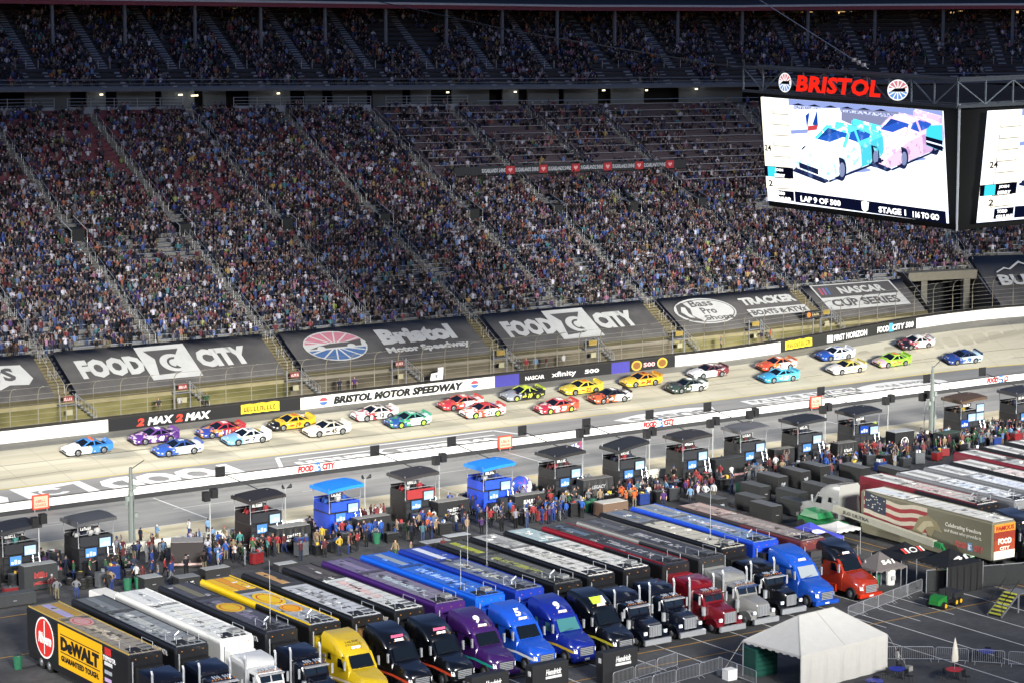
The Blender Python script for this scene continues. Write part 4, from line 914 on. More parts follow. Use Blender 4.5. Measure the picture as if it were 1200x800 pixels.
# ================================================================ RACE CARS
GLASS = M('#10151c', .12, var=0, spec=.6); TYRE = M('#141414', .8, var=.1); RIMM = M('#8a8d90', .35, .7, var=.05); SPL = M('#101112', .5)
def car_meshes():
    D = {}
    S_ = [(2.46, .74, .20, .46), (2.36, .88, .15, .56), (2.05, .96, .12, .66), (1.45, .985, .12, .79), (.78, .985, .12, .90), (-.3, .985, .12, .93), (-1.2, .985, .12, .96), (-1.75, .985, .14, .985), (-2.25, .95, .22, .99), (-2.44, .90, .32, .96)]
    secs = []
    for x, w, zb, zt_ in S_:
        mid = (zb + zt_) / 2
        secs.append([(x, -w * .9, zb), (x, -w, zb + .1), (x, -w * 1.0, mid), (x, -w * .965, zt_ - .10), (x, -w * .80, zt_ - .01), (x, 0, zt_ + .02), (x, w * .80, zt_ - .01), (x, w * .965, zt_ - .10), (x, w, mid), (x, w, zb + .1), (x, w * .9, zb)])
    b = MB(); b.loft(secs); D['body'] = smooth_by_angle(b.mesh('body', WHITE), 38)
    zb, zr = .90, 1.27
    A_ = [(.98, -.66, .86), (.80, -.80, .90), (-1.35, -.80, .95), (-1.75, -.60, .975), (-1.75, .60, .975), (-1.35, .80, .95), (.80, .80, .90), (.98, .66, .86)]
    T_ = [(.16, -.50, 1.235), (.06, -.60, 1.25), (-.72, -.60, 1.265), (-.88, -.50, 1.25), (-.88, .50, 1.25), (-.72, .60, 1.265), (.06, .60, 1.25), (.16, .50, 1.235)]
    b = MB(); b.loft([A_, T_]); D['glasshouse'] = b.mesh('glasshouse', GLASS)
    b = MB(); U_ = [(x, y * 1.02, z - .012) for x, y, z in T_]; V_ = [(x * .99, y * .9, z + .04) for x, y, z in T_]; b.loft([U_, V_]); D['roof'] = smooth_by_angle(b.mesh('roof', WHITE), 50)
    b = MB()
    for sy in (-1, 1):
        for a, t in ((1, 1), (2, 2)):
            A0 = Vector(A_[a]); T0 = Vector(T_[t]); A0.y = abs(A0.y) * sy; T0.y = abs(T0.y) * sy; o_ = Vector((0, .012 * sy, .012))
            b.bar(A0 + o_, T0 + o_, .13, .05)
        b.bar((-.42, .815 * sy, .93), (-.42, .615 * sy, 1.26), .11, .05)
    D['pillar'] = b.mesh('pillar', WHITE)
    b = MB(); b.box(-2.47, -2.36, -.80, .80, .99, 1.19); b.box(-2.42, -2.2, -.80, -.76, .95, 1.15); b.box(-2.42, -2.2, .76, .80, .95, 1.15); D['spoiler'] = b.mesh('spoiler', WHITE)
    b = MB(); b.box(2.25, 2.56, -.90, .90, .07, .13); b.box(-2.2, 2.3, -1.0, -.95, .08, .13); b.box(-2.2, 2.3, .95, 1.0, .08, .13); D['splitter'] = b.mesh('splitter', SPL)
    b = MB(); b.add([(2.475, -.55, .25), (2.475, .55, .25), (2.47, .55, .42), (2.47, -.55, .42)], [(0, 1, 2, 3)]); D['grille'] = b.mesh('grille', SPL)
    b = MB(); b.add([(2.395, -.84, .44), (2.455, -.60, .42), (2.45, -.60, .50), (2.38, -.84, .53)], [(0, 1, 2, 3)]); D['headlight'] = b.mesh('headlight', M('#d9dde2', .2))
    b = MB(); n = 16; r = .35
    def wh(r0, r1, y0, y1, m): b.loft([[(r0 * math.cos(2 * math.pi * k / n), y0, r0 * math.sin(2 * math.pi * k / n)) for k in range(n)], [(r1 * math.cos(2 * math.pi * k / n), y1, r1 * math.sin(2 * math.pi * k / n)) for k in range(n)]], m)
    wh(.35, .35, -.14, .13, 0); D['tyre'] = b.mesh('tyre', TYRE)
    b = MB(); wh(.225, .19, -.145, -.16, 0); D['rim'] = b.mesh('rim', RIMM)
    b = MB(); n = 14; b.loft([[(.43 * math.cos(math.pi * k / (n - 1)), 0, .43 * math.sin(math.pi * k / (n - 1)) - .02) for k in range(n)], [(.43 * math.cos(math.pi * k / (n - 1)), -.012, .43 * math.sin(math.pi * k / (n - 1)) - .02) for k in range(n)]]); D['wheel_arch'] = b.mesh('wheel_arch', SPL)
    return D
CM = car_meshes()
def remat(me, m):
    me = me.copy(); me.materials.clear(); me.materials.append(m); return me
def race_car(x, y, label, c1, c2, c3=None, num=None, roof=None, split=0.0, ncol='#e8e8e4', rim=None, pace=False, warp=.9):
    sl = math.atan(bank(x)); a = math.pi + (rnd.uniform(-.025, .025))
    o = thing('race_car', PT(x, y, zt(x, y) + .01), label, 'race car', group='race cars on the banked track')
    t_ = max(0, (x - X0) / RREF)
    o.rotation_mode = 'QUATERNION'; o.rotation_quaternion = (Matrix.Rotation(-t_, 4, 'Z') @ Matrix.Rotation(sl, 4, 'X') @ Matrix.Rotation(a, 4, 'Z')).to_quaternion()
    c1, c2, c3, roof, rim = (tone(q, .13, .97) if q else q for q in (c1, c2, c3, roof, rim))
    lv = LIVERY(c1, c2, c3, split=split, warp=warp, scale=1.1, decals=3.2)
    rm = M(roof or c2, .3, var=.1, coat=.5)
    body = put('body', remat(CM['body'], lv), o); put('roof', remat(CM['roof'], rm), o); put('glasshouse', CM['glasshouse'], o); put('pillar', remat(CM['pillar'], rm), o)
    put('splitter', CM['splitter'], o); put('grille', CM['grille'], body); put('headlight', CM['headlight'], body); h = put('headlight', CM['headlight'], body); h.scale = (1, -1, 1)
    if not pace: put('spoiler', remat(CM['spoiler'], rm), o)
    else:
        b = MB(); b.box(-.5, -.25, -.5, .5, 1.305, 1.42); b.build('light_bar', M('#c8642a', .3), o)
        b = MB(); b.box(-2.4, -2.25, -.8, .8, 1.0, 1.06); b.build('tail_lip', rm, o)
    for wx in (1.42, -1.38):
        for sy in (-1, 1):
            ar = put('wheel_arch', CM['wheel_arch'], body, (wx, sy * .985 + (-.005 * sy), .33)); ar.scale = (1, -1 if sy > 0 else 1, 1)
            w = put('wheel', CM['tyre'], o, (wx, sy * .88, .345)); w.scale = (1, 1 if sy < 0 else -1, 1)
            put('rim', remat(CM['rim'], M(rim, .4, var=0)) if rim else CM['rim'], w)
    if num:
        nm = M(ncol, .4, var=0)
        text(num, (-.35, .992, .56), (-1, 0, 0), (0, 0, 1), None, .5, nm, o, bold=.05, shear=.15, name='number')
        text(num, (-.35, -.992, .56), (1, 0, 0), (0, 0, 1), None, .5, nm, o, bold=.05, shear=.15, name='number')
        text(num, (-.36, 0, 1.308), (0, -1, 0), (1, 0, 0), None, .55, nm, o, bold=.05, shear=.15, name='number')
    for sy in (-1, 1):   # sponsor blocks behind the front wheels and on the quarter panel
        for cx, w_, mc in ((.45, .5, ncol), (-1.95, .35, roof or c2)):
            poly_part('decal', [([(-w_ / 2, -.09), (w_ / 2, -.09), (w_ / 2 + .08, .09), (-w_ / 2 + .08, .09)], 0)], (cx, sy * .992, .52), (-sy, 0, 0), (0, 0, 1), [M(mc, .4, var=0)], o, .004)
    return o
CARS = [(112.9, 238.3, 'white and blue pace car leading the field with an orange light bar', '#dfe2e4', '#2f7fd0', None, None, '#2f7fd0', 0.0, '#e8e8e4', None, True, .3),
 (120.7, 239.2, 'purple and pale pink race car running by the wall behind the pace car', '#5a2a86', '#4b2077', '#d7b6cf', '48', '#6b3a90'),
 (121.2, 235.1, 'blue nosed white race car on the lower lane behind the pace car', '#2a57b5', '#dfe3ea', None, '5', '#2b4f9c', .7),
 (128.0, 238.7, 'red roofed race car with blue, orange and green patches', '#2b3f9a', '#b82a3a', '#d98a2a', '11', '#b82433', .3),
 (129.4, 235.9, 'white race car with pale blue nose and black number seven', '#6fa9dd', '#e6e9ea', None, '7', '#e3e6e8', .9, '#1a1b1e'),
 (136.1, 238.5, 'yellow race car with black nose and tail beside the cream car', '#191a1c', '#e0b31c', None, '19', '#e0b31c', 1.7, '#c8402e', None, False, .6),
 (138.6, 235.5, 'cream white race car with brown windows below the black and yellow car', '#ded9c8', '#e2ddcd', None, '45', '#cfc8b2', 0, '#3a3228'),
 (146.1, 238.3, 'white race car with red side lettering and dark nose base', '#e4e4e2', '#dcdcda', '#b0343a', '12', '#e3d7cc', 0, '#1c1d20'),
 (148.3, 235.2, 'blue race car with green and white patches and lime wheels', '#234f96', '#cfe0e4', '#3aa05a', '17', '#3a9a78', .4, '#e8e8e4', '#9bd03a'),
 (157.0, 238.4, 'red and white race car running beside the wall lettering', '#c3303a', '#e6e0dc', '#d8542e', '14', '#c7473a', .2),
 (157.8, 235.3, 'white race car with red roof and orange sills', '#e8e6e2', '#e3ddd8', '#d0532f', '21', '#c23a3a', 0, '#c23a3a', '#9bd03a'),
 (165.6, 239.0, 'black and silver race car with lime roof by the purple wall panel', '#8e929a', '#17181b', None, '10', '#b9c832', .9, '#cfd84a', '#9aa83a'),
 (166.5, 233.9, 'red race car with orange and white flashes on the lowest lane', '#b8283a', '#d3502e', '#e4d0c4', '23', '#c2363a', .2, '#e8e8e4', '#9bb03a'),
 (173.3, 238.7, 'yellow race car with orange number running by the round wall emblems', '#e3bb22', '#e6c22c', '#d9e04a', '22', '#e8c62c', 0, '#d24a26'),
 (174.5, 235.0, 'orange and white race car with black roof and windows', '#dd5c2c', '#e8dcd2', '#1a1a1c', '20', '#232022', -.4),
 (181.8, 238.9, 'golden yellow race car in front of the long white wall panel', '#e8b924', '#e4b01e', None, '34', '#dd8f1e', 0, '#8a2a1a'),
 (185.5, 235.3, 'dark green race car with white sill band', '#39493f', '#dfe0da', '#2a332d', '42', '#3a473e', .1),
 (191.6, 239.1, 'white race car with maroon rear beside the white wall panel', '#e6e4e2', '#7c2a32', '#d8d4d2', '41', '#5a2b30', -.6),
 (201.5, 238.7, 'orange red race car with white sides above the turquoise car', '#d8452a', '#e6dfd8', '#e2701e', '99', '#d9602a', .2),
 (198.8, 235.0, 'turquoise race car running on the lower lane', '#2d9ccf', '#55cbe0', None, '31', '#3fb2d6', .6),
 (211.0, 239.2, 'deep blue race car with white cabin and doors', '#1f4fb0', '#e2e5ea', None, '2', '#dfe3e8', .9, '#1f4fb0', None, False, .6),
 (208.9, 234.8, 'white race car with yellow roof and dark bonnet edge', '#e6e2da', '#eadfc8', None, '3', '#cfc04a', 0, '#c98a3a'),
 (216.3, 235.0, 'lime green race car with pink nose and orange door', '#d8a9b4', '#86cf2e', '#b9dd3c', '54', '#a8d83a', 1.5, '#d86a4a', None, False, .6),
 (223.9, 238.8, 'black and white race car by the dark wall panel near the turn', '#1c1d21', '#dcdad6', '#b23a44', '15', '#d3ccc8', .8),
 (227.2, 233.3, 'navy nosed pale blue race car entering last from the turn', '#1f3f8c', '#b9dcee', None, '78', '#22355f', .7, '#1f3f8c', None, False, .6)]
for c in CARS: race_car(*c)
# ================================================================ TEAM HAULERS: trailers and tractors
CHR = M('#c4c8cd', .22, .6, var=.06); HUB = M('#b4b7ba', .3, .8, var=.05); LAMPW = M('#e6e9ec', .15, var=0); AMB = M('#9a5f22', .3, var=0); ALU = M('#a7abb0', .4, .6, var=.1)
def ring_pts(x, cy, cz, r, n=14): return [(x, cy + r * math.cos(2 * math.pi * k / n), cz + r * math.sin(2 * math.pi * k / n)) for k in range(n)]
_b = MB(); _b.loft([ring_pts(-.15, 0, 0, .47), ring_pts(-.17, 0, 0, .50), ring_pts(.13, 0, 0, .50), ring_pts(.15, 0, 0, .47)]); TW = _b.mesh('tyre', TYRE)
_b = MB(); _b.loft([ring_pts(.152, 0, 0, .29), ring_pts(.11, 0, 0, .26), ring_pts(.2, 0, 0, .1)]); TH = _b.mesh('hub', HUB)
def truck_wheel(parent, x, y, side):
    w = put('wheel', TW, parent, (x, y, .5)); w.scale = (side, 1, 1); put('hub', TH, w); return w
def blend(a, c, t):
    A_, C_ = [int(a[i:i + 2], 16) for i in (1, 3, 5)], [int(c[i:i + 2], 16) for i in (1, 3, 5)]
    return '#%02x%02x%02x' % tuple(int(p + (q - p) * t) for p, q in zip(A_, C_))
def trailer(x, yf, label, side, roof, rear_roof, trim=None, words=None, wcol='#2a2b2d', front='#1a1b1d', stripes=None, L=16.4, group='team trailers parked in a row', wd=2.6, z1=4.1, fl=1.0, sidetext=None, frontbits=True, seed=0, two=None, nose=True):
    """a long box trailer, nose at y = 0, tail at y = L"""
    o = thing('hauler_trailer', (x, yf, 0), label, 'trailer', group=group); r = random.Random(seed + 5); hw = wd / 2
    sd = LIVERY(side, two, None, .35, 8.0, 'Y', .35, .05, 1.2) if two else M(side, .35, var=.12, scale=.6, coat=.3)
    b = MB(); c = .12
    prof = lambda e: [(-hw + e, .95 + e), (hw - e, .95 + e), (hw - e, z1 - c - e * .3), (hw - c - e, z1 - e * .3), (-hw + c + e, z1 - e * .3), (-hw + e, z1 - c - e * .3)]
    b.loft([[(px + hw, y, pz) for px, pz in prof(e)] for y, e in ((.10, .10), (.25, 0), (L - .02, 0), (L, .02))]); body = b.build('box_body', sd, o)
    b = MB(); b.box(.05, wd - .05, 3.2, L - .1, .42, .93); b.build('skirt', M(side, .4, var=.2, scale=.8), o)
    b = MB(); b.box(.3, wd - .3, .3, L - .5, .78, .94); b.build('chassis', BLK, o)
    # roof sheets
    zr = z1 + .012; rf1 = M(roof, .45, var=.10, scale=.7); rr = M(rear_roof, .5, var=.15, scale=.7)
    def sheet(nm, x0, x1, y0, y1, m, dz=0.0, h=.03): q = MB(); q.box(x0, x1, y0, y1, zr + dz, zr + dz + h); return q.build(nm, m, o)
    ya = 2.6 * fl; yb = L * .66
    sheet('roof_sheet', .14, wd - .14, ya, yb, rf1); sheet('roof_sheet', .14, wd - .14, yb + .03, L - .15, rr); sheet('roof_sheet', .14, wd - .14, .3, ya - .03, M(roof, .5, var=.2, scale=1))
    b = MB()
    for sx in (.10, wd - .16): b.box(sx, sx + .06, .3, L - .1, z1 - .02, z1 + .09)
    b.build('roof_rail', M(trim or side, .4, var=.1), o)
    # rear panels: stripes and hatches
    sc_ = stripes or ['#4a4c50', '#5d6066', '#3a3b3f']
    for k in range(3):
        w_ = (wd - .5) / 3; sheet('rear_panel', .25 + k * w_, .25 + (k + 1) * w_ - .1, L - 4.6, L - .5, M(sc_[k % len(sc_)], .5, var=.15), .034, .02)
    for yy in (yb + .35, yb + .05): sheet('seam', .16, wd - .16, yy, yy + .1, M('#26272a', .6), .034, .02)
    if words != 0:
        bars_print(o, (hw, (ya + yb) / 2 + .2, zr + .034), (0, -1, 0), (1, 0, 0), (yb - ya) * .74, wd * .27, M(blend(wcol, roof, .35), .5, var=.25), (words or 9) + 2, seed, 'roof_print')
    # roof equipment over the nose
    if frontbits:
        sheet('deck_hatch', .5, 1.35, .9, 1.7, BLK, .034, .05); 
        for k in range(4): sheet('vent', .3 + k * .5, .62 + k * .5, .45, .7, M('#141518', .6), .034, .06)
        for yy, ww in ((2.0, .3), (1.1, .5)): sheet('deck_panel', wd - 1.0, wd - .3, yy, yy + ww, M('#55585c', .5), .034, .04)
        for sx in (.45, wd - .45): b = MB(); b.tube([(sx, .8, zr), (sx, .8, zr + .5), (sx, ya - .2, zr + .5), (sx, ya - .2, zr)], .025, 4); b.build('deck_rail', ALU, o)
        if r.random() < .45: q = MB(); q.box(1.5, 2.1, 1.2, 1.9, zr, zr + .26); q.build('air_conditioner', M('#77797a', .5), o)
        if r.random() < .5: q = MB(); q.tube([(1.0, ya - .5, zr), (1.0, ya - .5, zr + .3), (1.25, ya - .7, zr + .62)], .07, 6); q.build('floodlamp', ALU, o)
    # nose: recessed front with a generator box
    # cross seams of the roof sheets
    b = MB()
    for k in range(11): yy = ya + .5 + k * (L - ya - 1.0) / 11; b.box(.15, wd - .15, yy, yy + .035, zr + .031, zr + .04)
    b.build('roof_seams', M('#3c3d40', .6), o)['kind'] = 'stuff'
    b = MB()
    for k in range(22):
        yy = r.uniform(.9, L - .8); xx = r.uniform(.25, wd - .7); b.box(xx, xx + r.uniform(.1, .45), yy, yy + r.uniform(.08, .7), zr + .03, zr + r.uniform(.045, .10), r.randrange(3))
    b.build('roof_fittings', [M(blend(roof, '#1a1b1d', .55), .6), M(blend(roof, '#d0d0cc', .4), .5), M(blend(rear_roof, '#2a2b2d', .4), .6)], o)['kind'] = 'stuff'
    if nose:
     b = MB(); b.box(.35, wd - .35, -.62, .09, 1.35, z1 - .75); nz = b.build('generator_box', M(front, .4, var=.15), o)
     for k in range(5): q = MB(); q.box(.55, wd - .55, -.64, -.622, 1.6 + k * .28, 1.78 + k * .28); q.build('louvre', M('#303236', .5, .3), nz)
     b = MB(); b.tube([(.2, -.05, 1.2), (.2, -.05, z1 - .4)], .05, 6); b.build('standpipe', CHR, o)
     for k, sx in enumerate((.5, 1.3, 2.1)): q = MB(); q.box(sx - .05, sx + .05, .08, .10, z1 - .33, z1 - .27); q.build('marker_lamp', AMB, o)
    for yy in ((L - 2.2, L - 3.5) if nose else (1.6, 2.9)):
        for sx, sgn in ((.2, -1), (wd - .2, 1)): truck_wheel(o, sx, yy, sgn)
    for sx in (.5, wd - .5): q = MB(); q.box(sx - .08, sx + .08, 3.6, 3.8, 0, .8); q.build('landing_leg', GREY, o)
    b = MB(); b.box(.12, wd - .12, L + .001, L + .02, 1.0, z1 - .2); b.build('rear_door', M(side, .4, var=.2), o)
    if sidetext:
        for (s, y, z, w, h, cc_) in sidetext: text(s, (-.012, y, z), (0, -1, 0), UZ, w, h, M(cc_, .4, var=0), o, bold=.06)
    return o
def aero_tractor(x, y, label, col, roofcol=None, stripe=None, num=None, ncol='#e6e6e6', glass='#0f1418', group='tractors in front of the team trailers', two=None):
    """modern sleeper tractor with a curved roof fairing; grille at y = 0 facing -y, cab back at y = 5.7"""
    o = thing('semi_tractor', (x, y, 0), label, 'truck', group=group); pm = M(col, .22, var=.08, coat=.8); rm = M(roofcol, .22, var=.08, coat=.8) if roofcol else pm
    def sec(yy, hw, zb, zt_, tw): return [(1.25 - hw, yy, zb), (1.25 + hw, yy, zb), (1.25 + hw, yy, zb + (zt_ - zb) * .6), (1.25 + hw * tw, yy, zt_), (1.25 - hw * tw, yy, zt_), (1.25 - hw, yy, zb + (zt_ - zb) * .6)]
    b = MB(); b.loft([sec(.0, .72, .62, 1.30, .9), sec(.15, .92, .55, 1.55, .86), (sec(1.0, 1.08, .55, 1.80, .82)), (sec(2.05, 1.20, .55, 2.02, .80))]); hood = put('hood', smooth_by_angle(b.mesh('hood', pm), 45), o)
    b = MB(); b.loft([sec(2.051, 1.22, .55, 2.05, .92), sec(2.30, 1.24, .55, 2.35, .90), sec(2.75, 1.25, .55, 2.95, .88), sec(5.6, 1.25, .55, 2.95, .9)]); cab = put('cab', smooth_by_angle(b.mesh('cab', pm), 45), o)
    b = MB(); secs = []
    for yy, z, hw in ((2.62, 2.80, 1.13), (2.9, 3.15, 1.16), (3.4, 3.52, 1.18), (4.2, 3.85, 1.2), (5.0, 3.98, 1.2), (5.62, 4.0, 1.2)):
        secs.append([(1.25 - hw, yy, 2.70), (1.25 + hw, yy, 2.70), (1.25 + hw, yy, z - .28), (1.25 + hw * .82, yy, z), (1.25 - hw * .82, yy, z), (1.25 - hw, yy, z - .28)])
    b.loft(secs); put('roof_fairing', smooth_by_angle(b.mesh('roof_fairing', rm), 50), o)
    g = M(glass, .08, var=0, spec=.8)
    b = MB(); b.add([(.34, 1.985, 2.075), (2.16, 1.985, 2.075), (2.08, 2.56, 2.86), (.42, 2.56, 2.86)], [(0, 1, 2, 3)]); b.build('windshield', g, o)
    b = MB(); b.bar((.7, 1.95, 2.09), (1.5, 2.02, 2.2), .03); b.build('wiper', BLK, o)
    for sx, e in ((-.003, -1), (2.503, 1)):
        b = MB(); b.add([(sx, 2.55, 2.0), (sx, 3.35, 2.0), (sx, 3.35, 2.62), (sx, 2.85, 2.62)], [(0, 1, 2, 3)]); b.build('side_window', g, o)
        b = MB(); b.add([(sx, 4.2, 2.3), (sx, 4.7, 2.3), (sx, 4.6, 2.75), (sx, 4.3, 2.75)], [(0, 1, 2, 3)]); b.build('sleeper_window', g, o)
        b = MB(); b.box(min(sx, sx + .09 * e), max(sx, sx + .09 * e), 2.6, 5.6, .35, .95); b.build('side_skirt', M('#121316', .35, var=.1) if stripe else M(col if not two else two, .3, var=.1), o)
        for k in range(2): q = MB(); q.box(min(sx, sx + .03 * e), max(sx, sx + .03 * e), 4.95, 5.35, 2.0 + k * .32, 2.2 + k * .32); q.build('trim_plate', ALU, cab)
        m = thing('mirror', (0, 0, 0), None, None); m.parent = o; q = MB(); q.box(sx + .12 * e - .06, sx + .12 * e + .06, 2.15, 2.3, 2.0, 2.65); q.build('mirror_head', CHR, m); q = MB(); q.bar((sx, 2.5, 2.5), (sx + .12 * e, 2.3, 2.5), .04); q.build('mirror_arm', BLK, m)
        if stripe: q = MB(); q.loft([[(sx + .012 * e, 5.6, .98), (sx + .012 * e, 5.6, 1.12)], [(sx + .012 * e, 2.5, 1.10), (sx + .012 * e, 2.5, 1.26)], [(sx - .03 * e, 2.05, 1.1), (sx - .03 * e, 2.05, 1.27)], [(1.25 + e * 1.09, 1.0, .95), (1.25 + e * 1.09, 1.0, 1.16)], [(1.25 + e * .94, .18, .84), (1.25 + e * .94, .18, 1.02)]], 0, False, False); q.build('stripe', M(stripe, .3, var=0), o)
    gr = MB(); gr.box(.70, 1.80, -.05, .02, .68, 1.28); go = gr.build('grille', M('#17191c', .4, .3), o)
    for k in range(5): q = MB(); q.box(.68, 1.82, -.10, -.052, .70 + k * .125, .77 + k * .125); q.build('grille_bar', CHR, go)
    b = MB(); b.box(.08, 2.42, -.12, .25, .30, .60); b.build('bumper', M(col, .3, var=.1) if not two else M(two, .3), o)
    for e in (-1, 1): q = MB(); q.add([(1.25 + e * .76, -.01, .88), (1.25 + e * .96, .17, .9), (1.25 + e * .97, .2, 1.2), (1.25 + e * .78, .05, 1.16)], [(0, 1, 2, 3) if e > 0 else (3, 2, 1, 0)]); q.build('headlight', LAMPW, o)
    q = MB(); q.box(1.05, 1.45, -.14, -.122, .36, .5); q.build('plate', M('#d6d6d2', .5), o)
    for k in range(5): q = MB(); q.box(.45 + .38 * k, .53 + .38 * k, 2.93, 2.99, 3.14 + (.04 if 0 < k < 4 else 0), 3.2 + (.04 if 0 < k < 4 else 0)); q.build('marker_lamp', AMB, o)
    for yy in (1.05,):
        truck_wheel(o, .22, yy, -1); truck_wheel(o, 2.28, yy, 1)
    for yy in (6.1, 7.4): truck_wheel(o, .3, yy, -1); truck_wheel(o, 2.2, yy, 1)
    b = MB(); b.box(.75, 1.75, 5.6, 8.0, .72, .95); b.build('chassis', BLK, o)
    b = MB(); b.tube([(.12, 3.6, .55), (.12, 5.2, .55)], .3, 10); b.build('fuel_tank', CHR, o)
    if num: text(num, (1.15, 3.55, 3.615), (1, 0, 0), (0, .72, .42), None, .8, M(ncol, .4, var=0), o, bold=.06, shear=.1, name='number')
    poly_part('badge', [([(-.35, -.1), (.35, -.1), (.42, .1), (-.28, .1)], 0)], (1.25, 3.02, 3.27), (1, 0, 0), (0, .62, .6), [M(ncol, .4, var=0)], o)
    return o
def classic_tractor(x, y, label, col, roofcol=None, group='tractors in front of the team trailers', round_nose=False, visor=None):
    """long square-nosed tractor with chrome stacks; bumper at y = 0 facing -y"""
    o = thing('semi_tractor', (x, y, 0), label, 'truck', group=group); pm = M(col, .2, var=.1, coat=.8); rm = M(roofcol, .22, var=.1, coat=.8) if roofcol else pm
    w0 = .58 if not round_nose else .5
    def sec(yy, hw, zb, zt_, tw=.88): return [(1.25 - hw, yy, zb), (1.25 + hw, yy, zb), (1.25 + hw, yy, zt_ - .15), (1.25 + hw * tw, yy, zt_), (1.25 - hw * tw, yy, zt_), (1.25 - hw, yy, zt_ - .15)]
    b = MB(); b.loft([sec(.42, w0, .75, 1.66), sec(.6, w0 + .06, .7, 1.76), sec(2.35, .84, .7, 1.98)]); put('hood', smooth_by_angle(b.mesh('hood', pm), 40), o)
    for e in (-1, 1):
        b = MB(); n = 8; pr = [(.75 * math.cos(math.pi * k / n), .62 * math.sin(math.pi * k / n) + .55) for k in range(n + 1)]
        b.loft([[(1.25 + e * xx, 1.15 + p, z) for p, z in pr] for xx in (.62, 1.2)], 0, True, True); b.build('fender', pm, o)
        q = MB(); q.box(min(1.25 + e * .78, 1.25 + e * 1.06), max(1.25 + e * .78, 1.25 + e * 1.06), .32, .44, .98, 1.22); q.build('headlight', LAMPW, o)
    b = MB(); b.loft([sec(2.36, 1.0, .7, 2.05), sec(2.6, 1.02, .7, 2.72), sec(3.9, 1.06, .7, 2.82)]); put('cab', smooth_by_angle(b.mesh('cab', pm), 40), o)
    b = MB(); b.loft([sec(3.92, 1.2, .7, 3.05), sec(4.2, 1.22, .7, 3.30), sec(5.75, 1.22, .7, 3.42)]); put('sleeper', smooth_by_angle(b.mesh('sleeper', rm), 40), o)
    g = M('#141c26', .08, var=0, spec=.8)
    for a in (-1, 1): b = MB(); x0, x1 = (1.25 + a * .05, 1.25 + a * .82); b.add([(min(x0, x1), 2.325, 2.10), (max(x0, x1), 2.325, 2.10), (max(x0, x1), 2.515, 2.62), (min(x0, x1), 2.515, 2.62)], [(0, 1, 2, 3)]); b.build('windshield', g, o)
    b = MB(); b.box(.3, 2.2, 2.22, 2.62, 2.60, 2.68); b.build('sun_visor', M(visor, .3) if visor else CHR, o)
    gr = MB(); gr.box(1.25 - w0 + .04, 1.25 + w0 - .04, .34, .42, .80, 1.62); go = gr.build('grille', CHR, o)
    for k in range(7): q = MB(); xx = 1.25 - w0 + .12 + k * (2 * w0 - .24) / 6; q.box(xx - .015, xx + .015, .325, .341, .84, 1.58); q.build('grille_bar', M('#3c3f44', .4, .5), go)
    b = MB(); b.box(.05, 2.45, .0, .22, .28, .68); b.build('bumper', CHR, o)
    for e in (-1, 1):
        b = MB(); xx = 1.25 + e * 1.16; b.tube([(xx, 3.86, .9), (xx, 3.86, 3.55), (xx, 3.98, 3.75)], .085, 8); b.build('exhaust_stack', CHR, o)
        b = MB(); b.tube([(1.25 + e * 1.02, 2.3, 1.1), (1.25 + e * 1.02, 2.3, 1.75)], .17, 8); b.build('air_cleaner', CHR, o)
        b = MB(); sx = 1.25 + e * 1.07; b.add([(sx, 2.75, 2.05), (sx, 3.5, 2.05), (sx, 3.5, 2.6), (sx, 2.85, 2.6)], [(0, 1, 2, 3)]); b.build('side_window', g, o)
        b = MB(); b.tube([(1.25 + e * .98, 3.0, .62), (1.25 + e * .98, 4.9, .62)], .31, 10); b.build('fuel_tank', CHR, o)
        m = thing('mirror', (0, 0, 0), None, None); m.parent = o; q = MB(); q.box(1.25 + e * 1.3 - .08, 1.25 + e * 1.3 + .08, 2.45, 2.5, 1.9, 2.6); q.build('mirror_head', CHR, m)
        for k in range(4): q = MB(); q.box(1.25 + e * (.15 + .22 * k) - .04, 1.25 + e * (.15 + .22 * k) + .04, 2.62, 2.7, 2.76, 2.83); q.build('marker_lamp', AMB, o)
        for k in range(3): q = MB(); q.tube([(1.25 + e * (.2 + .2 * k), 2.8, 2.86), (1.25 + e * (.2 + .2 * k), 3.2, 2.88)], .05, 6); q.build('air_horn', CHR, o)
    truck_wheel(o, .22, 1.15, -1); truck_wheel(o, 2.28, 1.15, 1)
    for yy in (6.2, 7.5): truck_wheel(o, .3, yy, -1); truck_wheel(o, 2.2, yy, 1)
    b = MB(); b.box(.75, 1.75, 5.6, 8.1, .72, .95); b.build('chassis', BLK, o)
    return o
YF = 158.4
T = lambda i: 77.8 + 3.5 * (i - 1)
# trailers from the nearest corner of the row
t1 = trailer(77.8, YF, 'black trailer with yellow tool advertisement and red round badge on its side', '#17181b', '#8d8578', '#7d7766', '#a88f4a', 8, '#c7b8a0', stripes=['#a0803c', '#9a93b8', '#a0803c'], sidetext=[('TOYOTA', 3.05, 3.2, 1.9, .34, '#e4e4e4')], seed=1)
b = MB(); b.box(-.03, -.004, 4.15, 11.1, 1.0, 3.98); pnl = b.build('side_panel', M('#e3a912', .4, var=.06), t1)
b = MB(); b.box(-.034, -.031, 4.5, 10.8, 3.28, 3.36); b.box(-.034, -.031, 4.5, 10.8, 2.0, 2.08); b.build('rule', BLK, pnl)
text('DeWALT', (-.034, 7.65, 2.68), (0, -1, 0), UZ, 6.1, 1.0, M('#141414', .5), t1, bold=.09); text('GUARANTEED TOUGH.', (-.034, 7.65, 1.62), (0, -1, 0), UZ, 6.0, .42, M('#141414', .5), t1, bold=.06)
